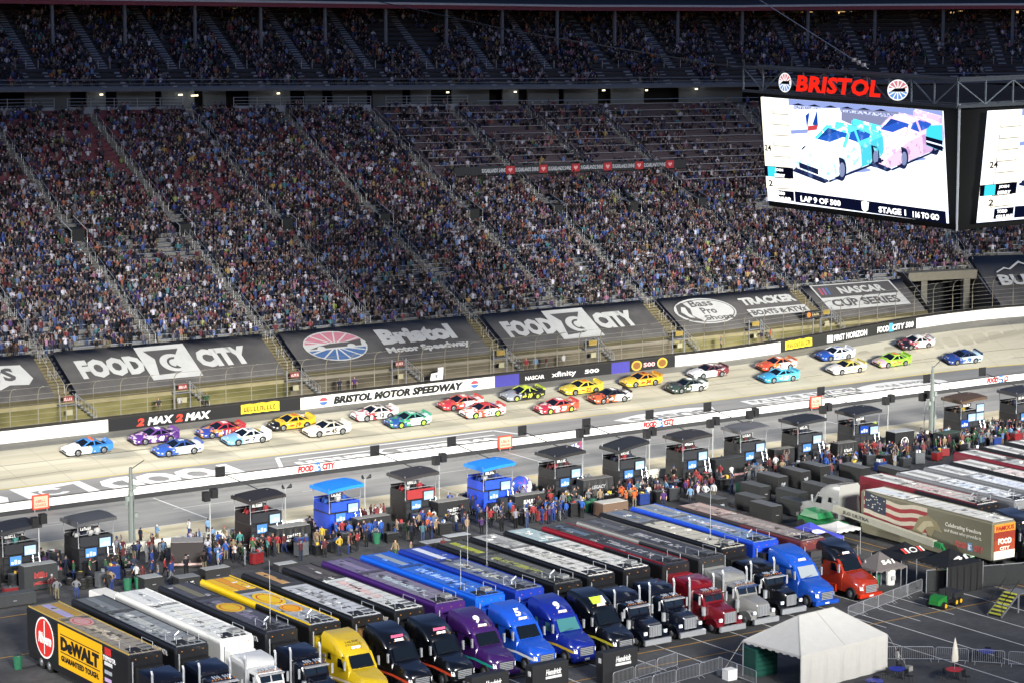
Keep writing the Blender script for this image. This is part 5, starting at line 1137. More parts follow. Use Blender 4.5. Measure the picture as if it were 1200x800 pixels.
poly_part('round_badge', [(ellipse(0, 0, 1.55, 1.5), 0), (ellipse(0, 0, 1.42, 1.37), 1), ([(-.12, -1.2), (.0, -1.2), (.1, 1.25), (-.06, 1.25)], 0)], (-.02, 13.4, 2.45), (0, -1, 0), UZ, [M('#e6e2de', .5), M('#c22a26', .45)], t1)
text('Rheem', (-.05, 13.3, 2.4), (0, -1, 0), UZ, 2.1, .8, M('#eceae6', .5), t1, bold=.04, shear=.2)
b = MB(); b.box(-.03, -.004, 2.8, 3.7, 3.45, 3.95); b.build('red_plate', M('#b8282a', .5), t1)
for k, z in enumerate((2.7, 2.1, 1.55)): b = MB(); b.box(-.02, -.004, 2.6 + .1 * k, 3.8, z, z + .26); b.build('sponsor_strip', M(('#c9cacb', '#9ba0a8', '#b9a0c8')[k], .5), t1)
trailer(T(2), YF, 'black trailer with streaked grey roof beside the yellow advertisement trailer', '#1a1b1e', '#84888a', '#565a5c', None, 10, '#b9bdb9', stripes=['#5d6163', '#74797b', '#5d6163'], sidetext=[('TOYOTA', 2.3, 3.5, 2.0, .36, '#d8d8d8')], seed=2)
trailer(T(3), YF, 'white trailer with white roof near the row end', '#cfd0cc', '#d3d4d0', '#c9cac8', None, 7, '#b9bcae', '#d8d8d4', stripes=['#d6d6d2', '#bfc2c2', '#d6d6d2'], seed=3)
trailer(T(4), YF, 'dark trailer with yellow oval on its slate roof', '#1c1d21', '#4d4d57', '#3c3d45', None, 8, '#8f86a0', stripes=['#4a4b52', '#6d6a5a', '#43444c'], sidetext=[('TOYOTA', 2.2, 3.4, 1.9, .34, '#d8d8d8')], seed=4)
trailer(T(5), YF, 'yellow edged trailer with silver roof and two yellow ovals', '#d8b318', '#9da0a4', '#4d4f52', '#d8b318', 6, '#e3e4e6', '#c8a81c', stripes=['#d3a92a', '#c98a2a', '#d3a92a'], seed=5, two='#1b1b1c')
trailer(T(6), YF, 'black trailer with light grey roof and black scrawled lettering', '#191919', '#b3b5b8', '#3d3e41', None, 11, '#4a4b4f', '#8f6a3a', stripes=['#3a3a3c', '#b08a5a', '#333333'], seed=6)
trailer(T(7), YF, 'black trailer with white roof and red block lettering', '#17181a', '#c3c4c0', '#3d3b3c', None, 10, '#a86a6a', stripes=['#55504e', '#4a4646', '#55504e'], seed=7, sidetext=[('HaasTooling', 3.6, 3.35, 5.2, .55, '#e0d8d0')])
trailer(T(8), YF, 'purple trailer with lilac grey patterned roof', '#3a1d5c', '#787383', '#55506a', '#3a1d5c', 12, '#a9c4c4', '#40205f', stripes=['#6a6480', '#7d748f', '#5b556f'], seed=8)
trailer(T(9), YF, 'bright blue trailer with white lettering on a blue roof', '#1556c4', '#2f66bf', '#2454a8', '#1556c4', 7, '#d6dce6', '#1556c4', stripes=['#2b5cb4', '#8a94a0', '#2b5cb4'], seed=9)
trailer(T(10), YF, 'royal blue trailer with grey roof and white yellow lettering', '#16308f', '#6a7182', '#2d3f8c', '#16308f', 8, '#d9d6b4', '#16308f', stripes=['#334a9a', '#c9ccd6', '#334a9a'], seed=10)
trailer(T(11), YF, 'black trailer with charcoal roof and lime lettering', '#151618', '#5b5c58', '#4d4e4a', None, 8, '#a8b03a', stripes=['#4a4b46', '#9aa03a', '#4a4b46'], seed=11)
trailer(T(12), YF + .6, 'black sided trailer with first of two plain white roofs', '#16171a', '#cfcdc6', '#9a9a96', None, 6, '#55544f', stripes=['#a4a5a1', '#8b8c8a', '#a4a5a1'], seed=12)
trailer(T(13), YF + .8, 'black sided trailer with second plain white roof beside the red flamed trailer', '#16171a', '#cdcbc4', '#93a4a6', None, 6, '#55544f', stripes=['#9db0b2', '#a9b8b8', '#9db0b2'], seed=13)
trailer(T(14), YF + .4, 'dark red flamed trailer with black roof and white arrow lettering', '#7c1520', '#3b3c40', '#3a3b3e', '#7c1520', 6, '#c9cace', '#7c1520', stripes=['#404144', '#5a6a7a', '#404144'], seed=14, two='#1b1a1c')
trailer(T(15), YF + .4, 'black trailer with mottled white camouflage side and slash lettering', '#8f8f8c', '#3d3e42', '#404145', '#6a6a68', 6, '#d2d3d5', '#9a9b98', stripes=['#4a4b4e', '#5c5d60', '#4a4b4e'], seed=15, two='#27282a')
trailer(T(16), YF + 2.0, 'black trailer with cream roof and car maker lettering on its nose', '#151619', '#b9b5a6', '#6a6c6e', None, 0, '#333333', stripes=['#74767a', '#5b6a80', '#74767a'], sidetext=[('FORD', 2.0, 3.3, 1.9, .5, '#e2e2e2')], seed=16)
trailer(T(17), YF + 2.3, 'trailer with bright blue side rail and blue grey roof', '#1c3fae', '#7488a3', '#8a8f94', '#2a5fd0', 6, '#d9c0b4', '#17181a', stripes=['#8b8f90', '#6d7a90', '#8b8f90'], seed=17)
trailer(T(18), YF + .6, 'dusty pink and grey roofed trailer at the row end by the blue canopy', '#2a2a2c', '#8f8680', '#a08d86', '#4a3a38', 9, '#a08f88', '#3a3a3c', stripes=['#a39086', '#8d7f78', '#b09a90'], seed=18, two='#5a2a2c')
# ovals on roofs
for i, lst in ((4, [(7.6, .95, 1.35, '#c9a42a')]), (5, [(8.2, .95, 1.9, '#d8b21c'), (5.0, .75, 1.1, '#d99a1c')]), (1, [(10.0, .75, 1.25, '#b98d8a')])):
    for (yy, a, c, cc_) in lst:
        poly_part('roof_oval', [(ellipse(0, 0, c, a, 22), 0), (ellipse(0, 0, c * .8, a * .78, 22), 1), (ellipse(0, 0, c * .72, a * .68, 22), 0)], (T(i) + 1.3, YF + yy, 4.185), (0, -1, 0), (1, 0, 0), [M(cc_, .5), M('#a8352a', .5)], None).name = 'roof_oval'
# parent the ovals to their trailers
for ob in [q for q in COL.objects if q.name.startswith('roof_oval') and q.parent is None]:
    v0 = ob.data.vertices[0].co; best = min((q for q in COL.objects if q.name.startswith('hauler_trailer')), key=lambda q: abs(q.location.x + 1.3 - v0.x)); ob.parent = best; ob.matrix_parent_inverse = Matrix.Translation(-Vector(best.location))
# tractors
YT = 151.5
TR = [('c', '#0e1220', 'black square nosed tractor before the yellow advertisement trailer'), ('c', '#101524', 'black square nosed tractor before the streaked grey roof'),
      ('c', '#d6d7d6', 'white square nosed tractor with blue lower hood'), ('c', '#0d111f', 'black square nosed tractor beside the white tractor'),
      ('a', '#d9b50c', 'bright yellow tractor with tall curved roof fairing'), ('a', '#0b0d12', 'glossy black tractor with red white stripe beside the yellow tractor'),
      ('a', '#0a0c11', 'glossy black tractor with red stripe beside the purple tractor'), ('a', '#3a1660', 'purple tractor with white number nine on its fairing'),
      ('a', '#1252d8', 'bright blue tractor with white number five on its fairing'), ('a', '#0f2396', 'royal blue tractor with yellow trim and teal windshield'),
      ('a', '#0a0d13', 'glossy black tractor with lime and white fairing panel'), ('c', '#0d1220', 'black chrome trimmed tractor before the first white roof'),
      ('c', '#0d1322', 'black chrome trimmed tractor before the second white roof'), ('c', '#7a0f1c', 'dark red flamed tractor with chrome grille'),
      ('c', '#8c8c89', 'white camouflage tractor with chrome grille'), ('c', '#0f1116', 'black round grilled tractor beside the bright blue one'),
      ('a', '#1250c8', 'bright blue tractor with silver sunshade at the row end'), ('a', '#b02d14', 'orange red tractor with black sleeper beside the black canopies')]
for i, (kd, col, lab) in enumerate(TR, 1):
    col = tone(col, .12, .86)
    dy = {12: .6, 13: .9, 14: .5, 15: .8, 16: 2.0, 17: 2.6, 18: 2.4}.get(i, 0.0); xx = T(i) + .05 + (1.4 if i == 18 else .5 if i == 17 else .25 if i == 16 else 0)
    if kd == 'a':
        tr = aero_tractor(xx, YT + dy, lab, col, {18: '#0d0f14'}.get(i), {5: '#d8c8b0', 6: '#c8482c', 7: '#c8482c', 8: '#1f9a8c', 9: '#d6dbe0', 10: '#c9a83a', 11: '#b9b03a'}.get(i), {8: '9', 9: '5', 10: '9'}.get(i), two={18: '#b02d14'}.get(i), glass={17: '#8a9297', 10: '#3c6f72'}.get(i, '#0f1418'))
        if i == 11: poly_part('fairing_panel', [([(-.6, -.35), (.6, -.35), (.6, .35), (-.6, .35)], 0), ([(-.6, -.35), (.1, -.35), (.5, .35), (-.6, .35)], 1)], (1.25, 3.45, 3.54), (1, 0, 0), (0, .75, .5), [M('#dfe2e4', .4), M('#a8c03a', .4)], tr)
        if i in (6, 7): poly_part('fairing_panel', [([(-.5, -.12), (.5, -.12), (.6, .12), (-.4, .12)], 0)], (1.25, 3.3, 3.47), (1, 0, 0), (0, .7, .55), [M('#c05a7a', .4)], tr)
        if i == 5: [bars_print(tr, (1.25, 3.5 - .22 * q_, 3.57 - .15 * q_), (1, 0, 0), (0, .7, .5), 1.1 + .2 * q_, .17, BLK, 6 + q_, 3 + q_) for q_ in range(2)]
    else: classic_tractor(xx, YT + dy, lab, col, visor={14: '#3a1a1e', 15: '#2b3f66'}.get(i), round_nose=(i == 16))
# ---- second block of trailers beyond the lane
t = trailer(154.6, 155.2, 'grey trailer with waving flag picture on its side, parked alone', '#6d6a58', '#c9c8c2', '#cdccc6', None, 0, '#333333', '#6d6a58', stripes=['#c9c8c2', '#bfc8d0', '#c9c8c2'], L=16.2, frontbits=False, group='trailers beyond the lane', seed=30, nose=False)
FW, FR, FB = M('#b9b09c', .5), M('#8c2f33', .5), M('#2a3140', .5)
def wave(y, k): return .16 * math.sin(y * .9 + .4) + .05 * math.sin(y * 2.1)
fl = MB()
for k in range(7):
    pts = [(y, 1.35 + k * .36 + wave(y, k)) for y in [7.9 + j * .66 for j in range(13)]]
    fl.loft([[(-.012, y, z), (-.012, y, z + .36)] for y, z in pts], k % 2, False, False)
fl.build('flag_stripes', [FW, FR], t)
fl = MB(); pts = [(y, 2.45 + wave(y, 0)) for y in [13.0 + j * .45 for j in range(7)]]; fl.loft([[(-.024, y, z), (-.024, y, z + 1.5)] for y, z in pts], 0, False, False); fl.build('flag_canton', FB, t)
rs = random.Random(3); fl = MB()
for k in range(26):
    y = 13.2 + rs.random() * 2.3; z = 2.6 + rs.random() * 1.2 + wave(y, 0); fl.add([(-.03, y, z), (-.03, y - .1, z + .06), (-.03, y, z + .12), (-.03, y + .1, z + .06)], [(0, 1, 2, 3)])
fl.build('flag_stars', M('#c9c6ba', .5), t)['kind'] = 'stuff'
poly_part('eagle_wings', [([(-2.2, -.9), (-1.2, .6), (-.2, .9), (.9, .5), (1.6, -.3), (.6, -.2), (.2, -1.1), (-.5, -.3), (-1.1, -1.2)], 0), ([(-1.5, -.5), (-.7, .3), (.2, .5), (.6, .1), (-.3, -.1), (-.9, -.7)], 1)], (-.02, 7.6, 2.5), (0, -1, 0), UZ, [M('#837a5c', .5), M('#a89f80', .5)], t)
text('Celebrating freedom', (-.02, 3.6, 3.0), (0, -1, 0), UZ, 4.2, .42, M('#d0ccbc', .5), t, bold=.02); text('and those who provide it.', (-.02, 3.6, 2.5), (0, -1, 0), UZ, 4.4, .36, M('#c6c2b2', .5), t, bold=.02)
foodcity((-.02, 2.7, 1.62), (0, -1, 0), UZ, .5, t, M('#a8504a', .5), M('#5f86a8', .5), M('#cfd3d6', .5))
for k, (z0, z1, cc_) in enumerate(((1.0, 1.7, '#c9c4b8'), (1.7, 2.6, '#8c3a22'), (2.6, 3.3, '#7a2a1c'), (3.3, 3.95, '#c07a2a'))): b = MB(); b.box(.12, 2.48, .04, .09, z0, z1); b.build('end_panel', M(cc_, .5, var=.3, scale=3), t)
text('FAMOUS', (1.3, .03, 3.6), UX, UZ, 2.0, .4, M('#8a2a1a', .5), t, bold=.06); text('FOOD', (1.3, .03, 2.5), UX, UZ, 1.5, .5, M('#e0d6c8', .5), t, bold=.06); text('CITY', (1.3, .03, 1.9), UX, UZ, 1.1, .3, M('#e0d6c8', .5), t, bold=.06)
tk = aero_tractor(157.2 + 2.6 - 2.6, 171.9 + 6.6, 'pale grey tractor facing away with tall wind deflector, coupled to the flag trailer', '#8d8e8a', group='tractors beyond the lane'); tk.rotation_euler = (0, 0, math.pi); tk.location = (157.15, 180.0, 0)
FAR = [(158.5, 161.0, '#6a1822', '#b9b5ae', 'red sided trailer with white roof behind the flag trailer', 15.0, '#15161a'), (162.2, 160.3, '#6f7174', '#d3d6d8', 'grey railed white roofed trailer, first behind the red sided one', 15.0, None), (165.9, 160.3, '#6c6e70', '#cfd3d8', 'grey railed white roofed trailer with blue lettering, second behind the red', 15.4, None),
       (169.6, 160.8, '#1a1b1d', '#cfc9c6', 'white roofed trailer with pink lettering beyond the blue lettered one', 15.4, None), (173.3, 162.5, '#6a1c28', '#a9aaa8', 'maroon railed trailer with white striped tail roof', 17, '#15161a'), (177.0, 163, '#1a1b1d', '#8d8d88', 'dark trailer with dashed grey roof near the spectators', 17, None),
       (180.7, 163.5, '#1a1b1d', '#b9b9b6', 'pale roofed trailer, outermost but one of the far block', 17, None), (184.4, 164, '#191a1d', '#6d6a70', 'dim purple grey roofed trailer at the end of the far block', 17, None)]
for k, (x, y, sd, rf_, lab, L, two) in enumerate(FAR):
    trailer(x, y, lab, sd, rf_, rf_ if k < 4 else '#5c5c5c', None, 9, ('#a8707a', '#7f9ab8', '#8a94b0', '#b08a90', '#8d8d88', '#c0c0bc', '#70706c', '#8d86a0')[k], L=L, stripes=['#c9c9c6', '#8f8f8c', '#c9c9c6'], group='trailers beyond the lane', seed=40 + k, two=two, sidetext=[('FORD', 2.0, 3.4, 1.8, .42, '#dcdcdc')] if k == 0 else None)
    if x > 158 and k < 6: aero_tractor(x + .05, y - 7.2, ('black tractor before the red sided trailer', 'navy tractor before the first grey railed trailer', 'black tractor before the blue lettered trailer', 'charcoal tractor before the pink lettered trailer', 'black tractor before the maroon railed trailer', 'black tractor before the dashed grey roof')[k], ('#16171a', '#15204a', '#1a1b1e', '#232428', '#1a1b1e', '#101216')[k], group='tractors beyond the lane')
# ================================================================ THE PITS
OCC = []   # footprints already taken (x0, x1, y0, y1)
def occ(x, y, w, d): OCC.append((x - w / 2, x + w / 2, y - d / 2, y + d / 2))
pw = thing('pit_wall', (0, 0, 0), 'low pale pit wall between the crew area and the pit stalls', 'wall')
for k in range(15):
    b = MB(); b.box(70 + 11.2 * k, 70 + 11.2 * k + 11.15, 201.7, 202.1, 0, .82); b.build('wall_block', M('#c9c7ba', .8, var=.18, scale=1.5), pw)
SCRB = EM('#5f9be8', 1.5); SCRW = EM('#bfe0ff', 1.4); SCRD = EM('#2f62d8', 1.2)
def pit_box(k, x, y, label, base, top, panel='#202226', canopy=True, screens=((0.75, 1.75, 0), (-.55, 1.15, 1)), thin=False, W=3.2, D=2.6, side=None):
    o = thing('pit_box', (x, y, 0), label, 'pit cart', rz=rnd.uniform(-.05, .05), group='pit boxes along the pit wall'); o.scale = (1, 1, 1.2); occ(x, y, W + .5, D + .5)
    bm = M(base, .4, var=.15)
    b = MB(); b.box(-W / 2, W / 2, -D / 2, D / 2, .28, 1.75); body = b.build('cabinet', bm, o)
    for i in range(4):
        for j in range(3): q = MB(); w_ = W / 4 - .08; q.box(-W / 2 + .05 + i * W / 4, -W / 2 + .05 + i * W / 4 + w_, -D / 2 - .03, -D / 2 - .002, .38 + j * .46, .38 + j * .46 + .38); q.build('drawer', M(panel, .45, var=.2), body)
    for sx in (-1, 1):
        for sy in (-1, 1):
            w = MB(); w.loft([[(sx * (W / 2 - .1) + e, sy * (D / 2 - .4) + .28 * math.cos(2 * math.pi * t / 12), .28 + .28 * math.sin(2 * math.pi * t / 12)) for t in range(12)] for e in (-.1, .1)]); w.build('wheel', TYRE, o)
    b = MB(); b.box(-W / 2, W / 2, -D / 2, D / 2, 1.76, 1.84); b.build('platform', DKG, o)
    for yy, hh in ((-D / 2 + .05, 2.75), (D / 2 - .05, 2.6)):
        b = MB(); b.tube([(-W / 2, yy, 1.84), (-W / 2, yy, hh), (W / 2, yy, hh), (W / 2, yy, 1.84)], .03, 5); b.build('guard_rail', GREY, o)
    b = MB(); b.box(-W / 2 + .15, W / 2 - .15, -D / 2 + .005, -D / 2 + .045, 1.9, 2.6); b.build('rail_panel', M(panel if not side else side, .5, var=.2), o)
    b = MB(); b.box(-W / 2 + .3, W / 2 - .3, .2, .65, 1.84, 2.28); b.build('bench', BLK, o)
    b = MB(); b.box(-W / 2 + .02, W / 2 - .02, D / 2 - .03, D / 2 + .02, 1.86, 2.75); b.build('back_screen', M(base, .6, var=.3), o)
    for sx in (-1, 1): q = MB(); q.box(sx * W / 2 - .02, sx * W / 2 + .02, -D / 2 + .1, D / 2 - .1, 1.86, 2.5); q.build('side_screen', M(base, .6, var=.3), o)
    for i in range(3): q = MB(); q.box(-W / 2 + .3 + i * 1.05, -W / 2 + 1.1 + i * 1.05, -D / 2 - .75, -D / 2 - .15, .02, (.95, 1.25, .8)[i]); q.build('tool_case', M(('#1d1e21', '#26282c', '#33363a')[i], .5, var=.3), o)
    zc = 3.68
    for sx in (-1, 1):
        for sy in (-1, 1): q = MB(); q.tube([(sx * (W / 2 - .05), sy * (D / 2 - .05), 1.84), (sx * (W / 2 + .05), sy * (D / 2), zc)], .045, 5); q.build('post', GREY if not thin else STEEL, o)
    cw, cd = W / 2 + .22, D / 2 + .25
    secs = []
    for i in range(9):
        t = -1 + 2 * i / 8; z = zc + .05 * (1 - t * t) + (.25 * t if thin else .1 * t)
        secs.append([(t * cw, -cd, z - .24), (t * cw, -cd, z - .02), (t * cw, 0, z + .10), (t * cw, cd, z + .02), (t * cw, cd, z - .2)])
    b = MB(); b.loft(secs, 0, True, True); put('canopy', smooth_by_angle(b.mesh('canopy', M(top, .5, var=.12, scale=1.2)), 35), o)
    for i, (sx, sz, t) in enumerate(screens):
        s_ = thing('monitor', (sx, -D / 2 - .12, sz), None, None); s_.parent = o
        q = MB(); q.box(-.56, .56, -.02, .05, -.04, .70); q.build('monitor_case', BLK, s_); q = MB(); q.box(-.5, .5, -.03, -.021, .02, .64); q.build('screen', (SCRW, SCRB, SCRD)[t], s_)
        for m_ in range(3): q = MB(); q.box(-.42 + .3 * m_, -.2 + .3 * m_, -.036, -.031, .1, .1 + (.18, .3, .24)[m_]); q.build('screen_graphic', EM('#e6f2ff', 1.6), s_)
    b = MB(); b.box(-W / 2 - .02, -W / 2 + 1.3, -D / 2 - .1, -D / 2 - .04, 3.05, 3.35); b.build('sign_board', M('#2a2c30', .5), o)
    bars_print(o, (-W / 2 + .64, -D / 2 - .11, 3.2), UX, UZ, 1.0, .2, LW, 6, k, 'sign_print')
    for i in range(2):
        lx = W / 2 + .12 + .0 * i
        q = MB(); q.tube([(lx - .55 * i - .2, -D / 2 - .7, 0), (lx - .55 * i - .2, -D / 2 - .05, 1.84)], .035, 5); q.build('ladder_rail', STEEL, o)
    for i in range(5): q = MB(); f_ = (i + 1) / 6; q.tube([(W / 2 - .63, -D / 2 - .7 + .65 * f_, 1.84 * f_), (W / 2 - .08, -D / 2 - .7 + .65 * f_, 1.84 * f_)], .025, 4); q.build('rung', STEEL, o)
    return o
PB = [(87.6, 199.0, 'black canopied pit box at the row start beside the red lettered crate', '#17181b', '#2c2d30', 'end black canopy'),
      (93.9, 198.2, 'grey canopied pit box with red side flag and two lit monitors', '#1a1b1e', '#4a4b4d', 'grey flagged canopy'),
      (109.8, 198.1, 'black canopied pit box with red suited crew beside the draped table', '#1c1416', '#2a2728', 'black canopy by draped table'),
      (117.6, 198.1, 'bright blue pit box with blue canopy nearest the row start', '#1b3fae', '#1f7ad6', 'nearer blue canopy'),
      (125.9, 198.8, 'black pit box with red and white sponsor panels', '#1a1a1c', '#343233', 'canopy with red panels'),
      (133.9, 198.4, 'bright blue pit box with blue canopy beside the white helmet cart', '#1a3fb4', '#1f78d2', 'farther blue canopy'),
      (142.4, 199.3, 'black curved canopy pit box with wide pale blue monitor by the flag', '#17181a', '#262627', 'curved black canopy'),
      (149.6, 199.0, 'thin open canopied pit box with single monitor', '#18191c', '#232426', 'thin canopy'),
      (157.3, 199.2, 'black canopied pit box with white suited crew beside the red striped crate', '#1a1b1d', '#2d2b2b', 'canopy by striped crate'),
      (164.6, 199.4, 'grey canopied pit box with crew in dark shirts and two monitors', '#18191c', '#5a5a5c', 'pale grey canopy'),
      (172.0, 199.5, 'black canopied pit box with clear side sheets', '#17191c', '#232427', 'clear sided canopy'),
      (179.8, 200.0, 'tall black canopied pit box with glowing blue panel', '#15171d', '#252629', 'tall canopy with blue glow'),
      (194.0, 199.6, 'brown edged canopied pit box with four bright monitors by the tall mast', '#1a1b1f', '#4a3a2c', 'brown edged canopy'),
      (202.0, 199.6, 'dark pit box with white framed blue sign at the far end', '#17181c', '#2a2b30', 'far end pit box')]
SC4 = ((0.75, 1.75, 0), (-.55, 1.15, 1))
for k, (x, y, lab, base, top, sh) in enumerate(PB):
    blue = 'blue pit box' in lab
    pit_box(k, x, y, lab, base, top, '#2347b8' if blue else '#26282c', thin=(k in (7,)), side='#2348c0' if blue else ('#8c2a2c' if k == 4 else None),
            screens=SC4 if k not in (11, 12) else ((.9, 1.75, 0), (-.4, 1.9, 2)) if k == 11 else ((.95, 2.5, 0), (.95, 1.75, 0), (-.2, 1.75, 0), (-1.2, 1.3, 2)))
# booms with pit boards reaching over the stalls, and speaker poles
for k, (x, y, lab, base, top, sh) in enumerate(PB):
    if k in (0, 1, 3, 10): continue
    o = thing('pit_boom', (x + 1.2, y + .6, 4.3), 'slanted boom with black pit board above the ' + sh, 'boom', group='pit board booms')
    b = MB(); b.tube([(0, 0, 0), (-2.6, 3.4, 1.5)], .05, 5); b.build('arm', DKG, o)
    b = MB(); b.box(-3.1, -2.2, 3.42, 3.56, 1.15, 2.05); b.build('board', BLK, o)
    b = MB(); b.tube([(0, 0, -.1), (0, 0, .35)], .08, 6); b.build('pivot', GREY, o)
for k, (x, y, h) in enumerate([(89.2, 197.6, 5.0), (105.4, 198.6, 5.0), (113.4, 199.8, 4.4), (121.8, 200.3, 4.2), (129.4, 199.9, 5.2), (147.3, 202.5, 5.4), (153.5, 200.2, 5.0), (161.3, 200.3, 5.2), (166.8, 201.0, 5.4), (176.1, 200.8, 5.0), (184.0, 200.2, 5.2), (189.4, 200.6, 5.0)]):
    o = thing('speaker_pole', (x, y, 0), 'thin pole with black loudspeakers ' + ['beside the end black canopy', 'by the red walled crate', 'beyond the draped table', 'past the nearer blue canopy', 'past the red panelled canopy', 'beside the small flag', 'beside the thin canopy', 'past the striped crate', 'beside the pale grey canopy', 'past the clear sided canopy', 'by the round emblem crate', 'before the tall mast'][k], 'pole', group='speaker poles along pit road'); occ(x, y, .5, .5)
    b = MB(); b.tube([(0, 0, 0), (0, 0, h)], [.07, .05], 7); b.build('pole', M('#a4a7a6', .5, .3), o)
    b = MB(); b.box(-.25, .25, -.25, .25, 0, .12); b.build('base', DKG, o)
    if k in (2, 3):
        for sx in (-1, 1): q = MB(); q.loft([[(sx * .12 + a * math.cos(t * math.pi / 4), -.1, h - .1 + a * math.sin(t * math.pi / 4)) for t in range(8)] if e else [(sx * .42 + a * .6, -.1 + a * math.cos(t * math.pi / 4), h + .05 + a * math.sin(t * math.pi / 4)) for t in range(8)] for e, a in ((1, .05), (0, .2))]); q.build('lamp_head', BLK, o)
    else:
        for sx in (-1, 1): q = MB(); q.box(sx * .36 - .28, sx * .36 + .28, -.3, .25, h - .55 + .1 * sx, h + .25 + .1 * sx); q.build('loudspeaker', BLK, o)
    if k == 5:
        q = MB(); q.loft([[(-.1 - .18 * i, .0 + .06 * math.sin(i * 1.3), h - 1.75 - .05 * i), (-.1 - .18 * i, .06 * math.sin(i * 1.3), h - 1.0 - .05 * i)] for i in range(8)], 0, False, False); q.build('flag', LIVERY('#8c3a48', '#d6d6da', '#2f3f7c', .7, -.7, 'X', 2.2), o)
# ---- covered crates and carts
def crate(x, y, w, d, h, label, col='#1b1c1e', lettering=None, lcol='#d8d8d6', stripe=None, rz=0.0, drape=False, wheels=True, top=None, emblem=None, lh=.3):
    o = thing('equipment_crate', (x, y, 0), label, 'crate', rz=rz, group='covered equipment crates'); occ(x, y, w + .3, d + .3)
    cm = M(col, .6, var=.25, scale=1.5, bump=.2); z0 = .12 if wheels else .01
    b = MB(); e = .05
    if drape:
        n = 14; ring = lambda ex, z, wv: [(-w / 2 - ex + (w + 2 * ex) * i / n, -d / 2 - ex - wv * math.sin(i * 2.4), z) for i in range(n)] + [(w / 2 + ex, -d / 2 - ex + (d + 2 * ex) * i / 4, z) for i in range(4)] + [(w / 2 + ex - (w + 2 * ex) * i / n, d / 2 + ex, z) for i in range(n)] + [(-w / 2 - ex, d / 2 + ex - (d + 2 * ex) * i / 4, z) for i in range(4)]
        b.loft([ring(.12, .05, .09), ring(.06, h * .5, .05), ring(0, h - .05, .01), ring(-.04, h, 0)])
    else: b.loft([[(-w / 2, -d / 2, z0), (w / 2, -d / 2, z0), (w / 2, d / 2, z0), (-w / 2, d / 2, z0)], [(-w / 2, -d / 2, h - e), (w / 2, -d / 2, h - e), (w / 2, d / 2, h - e), (-w / 2, d / 2, h - e)], [(-w / 2 + e, -d / 2 + e, h), (w / 2 - e, -d / 2 + e, h), (w / 2 - e, d / 2 - e, h), (-w / 2 + e, d / 2 - e, h)]])
    b.build('cover', cm, o)
    b = MB(); b.box(-w / 2 + .04, w / 2 - .04, -d / 2 + .04, d / 2 - .04, h + .002, h + .03); b.build('lid', M(top or '#6d6c68', .6, var=.2), o)
    if wheels and not drape:
        for sx in (-1, 1):
            for sy in (-1, 1): q = MB(); q.tube([(sx * (w / 2 - .2) - .05, sy * (d / 2 - .15), .07), (sx * (w / 2 - .2) + .05, sy * (d / 2 - .15), .07)], .07, 8); q.build('castor', BLK, o)
        q = MB(); q.box(-.15, .15, -d / 2 - .05, -d / 2 - .01, h * .5, h * .5 + .05); q.build('handle', STEEL, o)
    fy = -d / 2 - (.07 if drape else .012)
    if stripe: q = MB(); q.box(-w / 2 - .01, w / 2 + .01, fy - .01, fy + .02, z0 + .16, z0 + .34); q.build('stripe', M(stripe, .5), o)
    if lettering:
        if lettering == '#': bars_print(o, (0, fy - .015, h * .62), UX, UZ, w * .4, lh, M(lcol, .5), 7, int(x * 7), 'print'); bars_print(o, (0, fy - .015, h * .62 - lh * 1.3), UX, UZ, w * .45, lh * .5, M(lcol, .5), 9, int(x * 5), 'print')
        else:
            for i, s in enumerate(lettering.split('|')): text(s, (0, fy - .015, h * .66 - i * lh * 1.25), UX, UZ, w * .46, lh, M(lcol, .5, var=0), o, bold=.06, shear=.15)
    if emblem: poly_part('emblem', [(ellipse(0, 0, .5, .5), 0), (ellipse(0, 0, .42, .42), 1), ([(-.2, -.2), (-.08, -.2), (0, .05), (.08, -.2), (.2, -.2), (.24, .25), (.1, .25), (0, .0), (-.1, .25), (-.24, .25)], 0)], (0, fy - .012, h * .55), UX, UZ, [M('#c9c9c9', .5), BLK], o)
    return o
crate(87.6, 194.4, 2.9, 1.1, 2.1, 'tall dark crate with red script near the row start', '#2a2c2e', '#', '#b5403c', top='#8f9290', lh=.5)
crate(101.2, 194.8, 2.7, 2.0, 2.2, 'tall black crate with reddish base band beside the crowd', '#201a1a', None, stripe='#b89a94', rz=-.5, top='#8a8784')
crate(111.6, 196.0, 3.3, 1.5, 1.9, 'black draped table with white script and gathered cloth', '#141517', '#', drape=True, top='#8d8c88', lh=.3)
crate(119.6, 195.7, 3.4, 1.1, 1.75, 'black crate with white slanted lettering beside the nearer blue canopy', '#1c1d1f', 'KAULIG|RACING', top='#85837e', lh=.4)
crate(128.4, 196.6, 3.3, 1.3, 2.0, 'tall black crate with small white lettering between the two blue canopies', '#191a1c', '#', top='#8f8d86', lh=.3)
crate(136.2, 195.8, 3.3, 1.1, 1.75, 'black crate with white slanted lettering beside the farther blue canopy', '#1b1c1e', 'KAULIG|RACING', top='#85837e', lh=.4)
crate(144.5, 196.7, 3.4, 1.1, 2.1, 'charcoal crate with pale capital lettering by the orange shirted crew', '#232425', 'LEGACY', '#8d8f90', drape=True, top='#6f6d68', lh=.34)
crate(161.0, 197.8, 3.6, 1.2, 2.0, 'large black crate with pink base stripe', '#17191b', None, stripe='#b88f90', top='#3a3b3d')
crate(168.8, 198.9, 2.6, 1.0, 1.9, 'black crate with faint red print before the pale grey canopy', '#1a1b1d', '#', '#9a4a48', lh=.25)
crate(176.0, 197.8, 2.6, 1.1, 1.9, 'black crate with white slanted print past the clear sided canopy', '#18191b', '#', lh=.28, drape=True)
crate(183.3, 197.6, 2.6, 1.4, 2.3, 'tall black crate with white round emblem', '#111214', emblem=True, top='#a3a6a8')
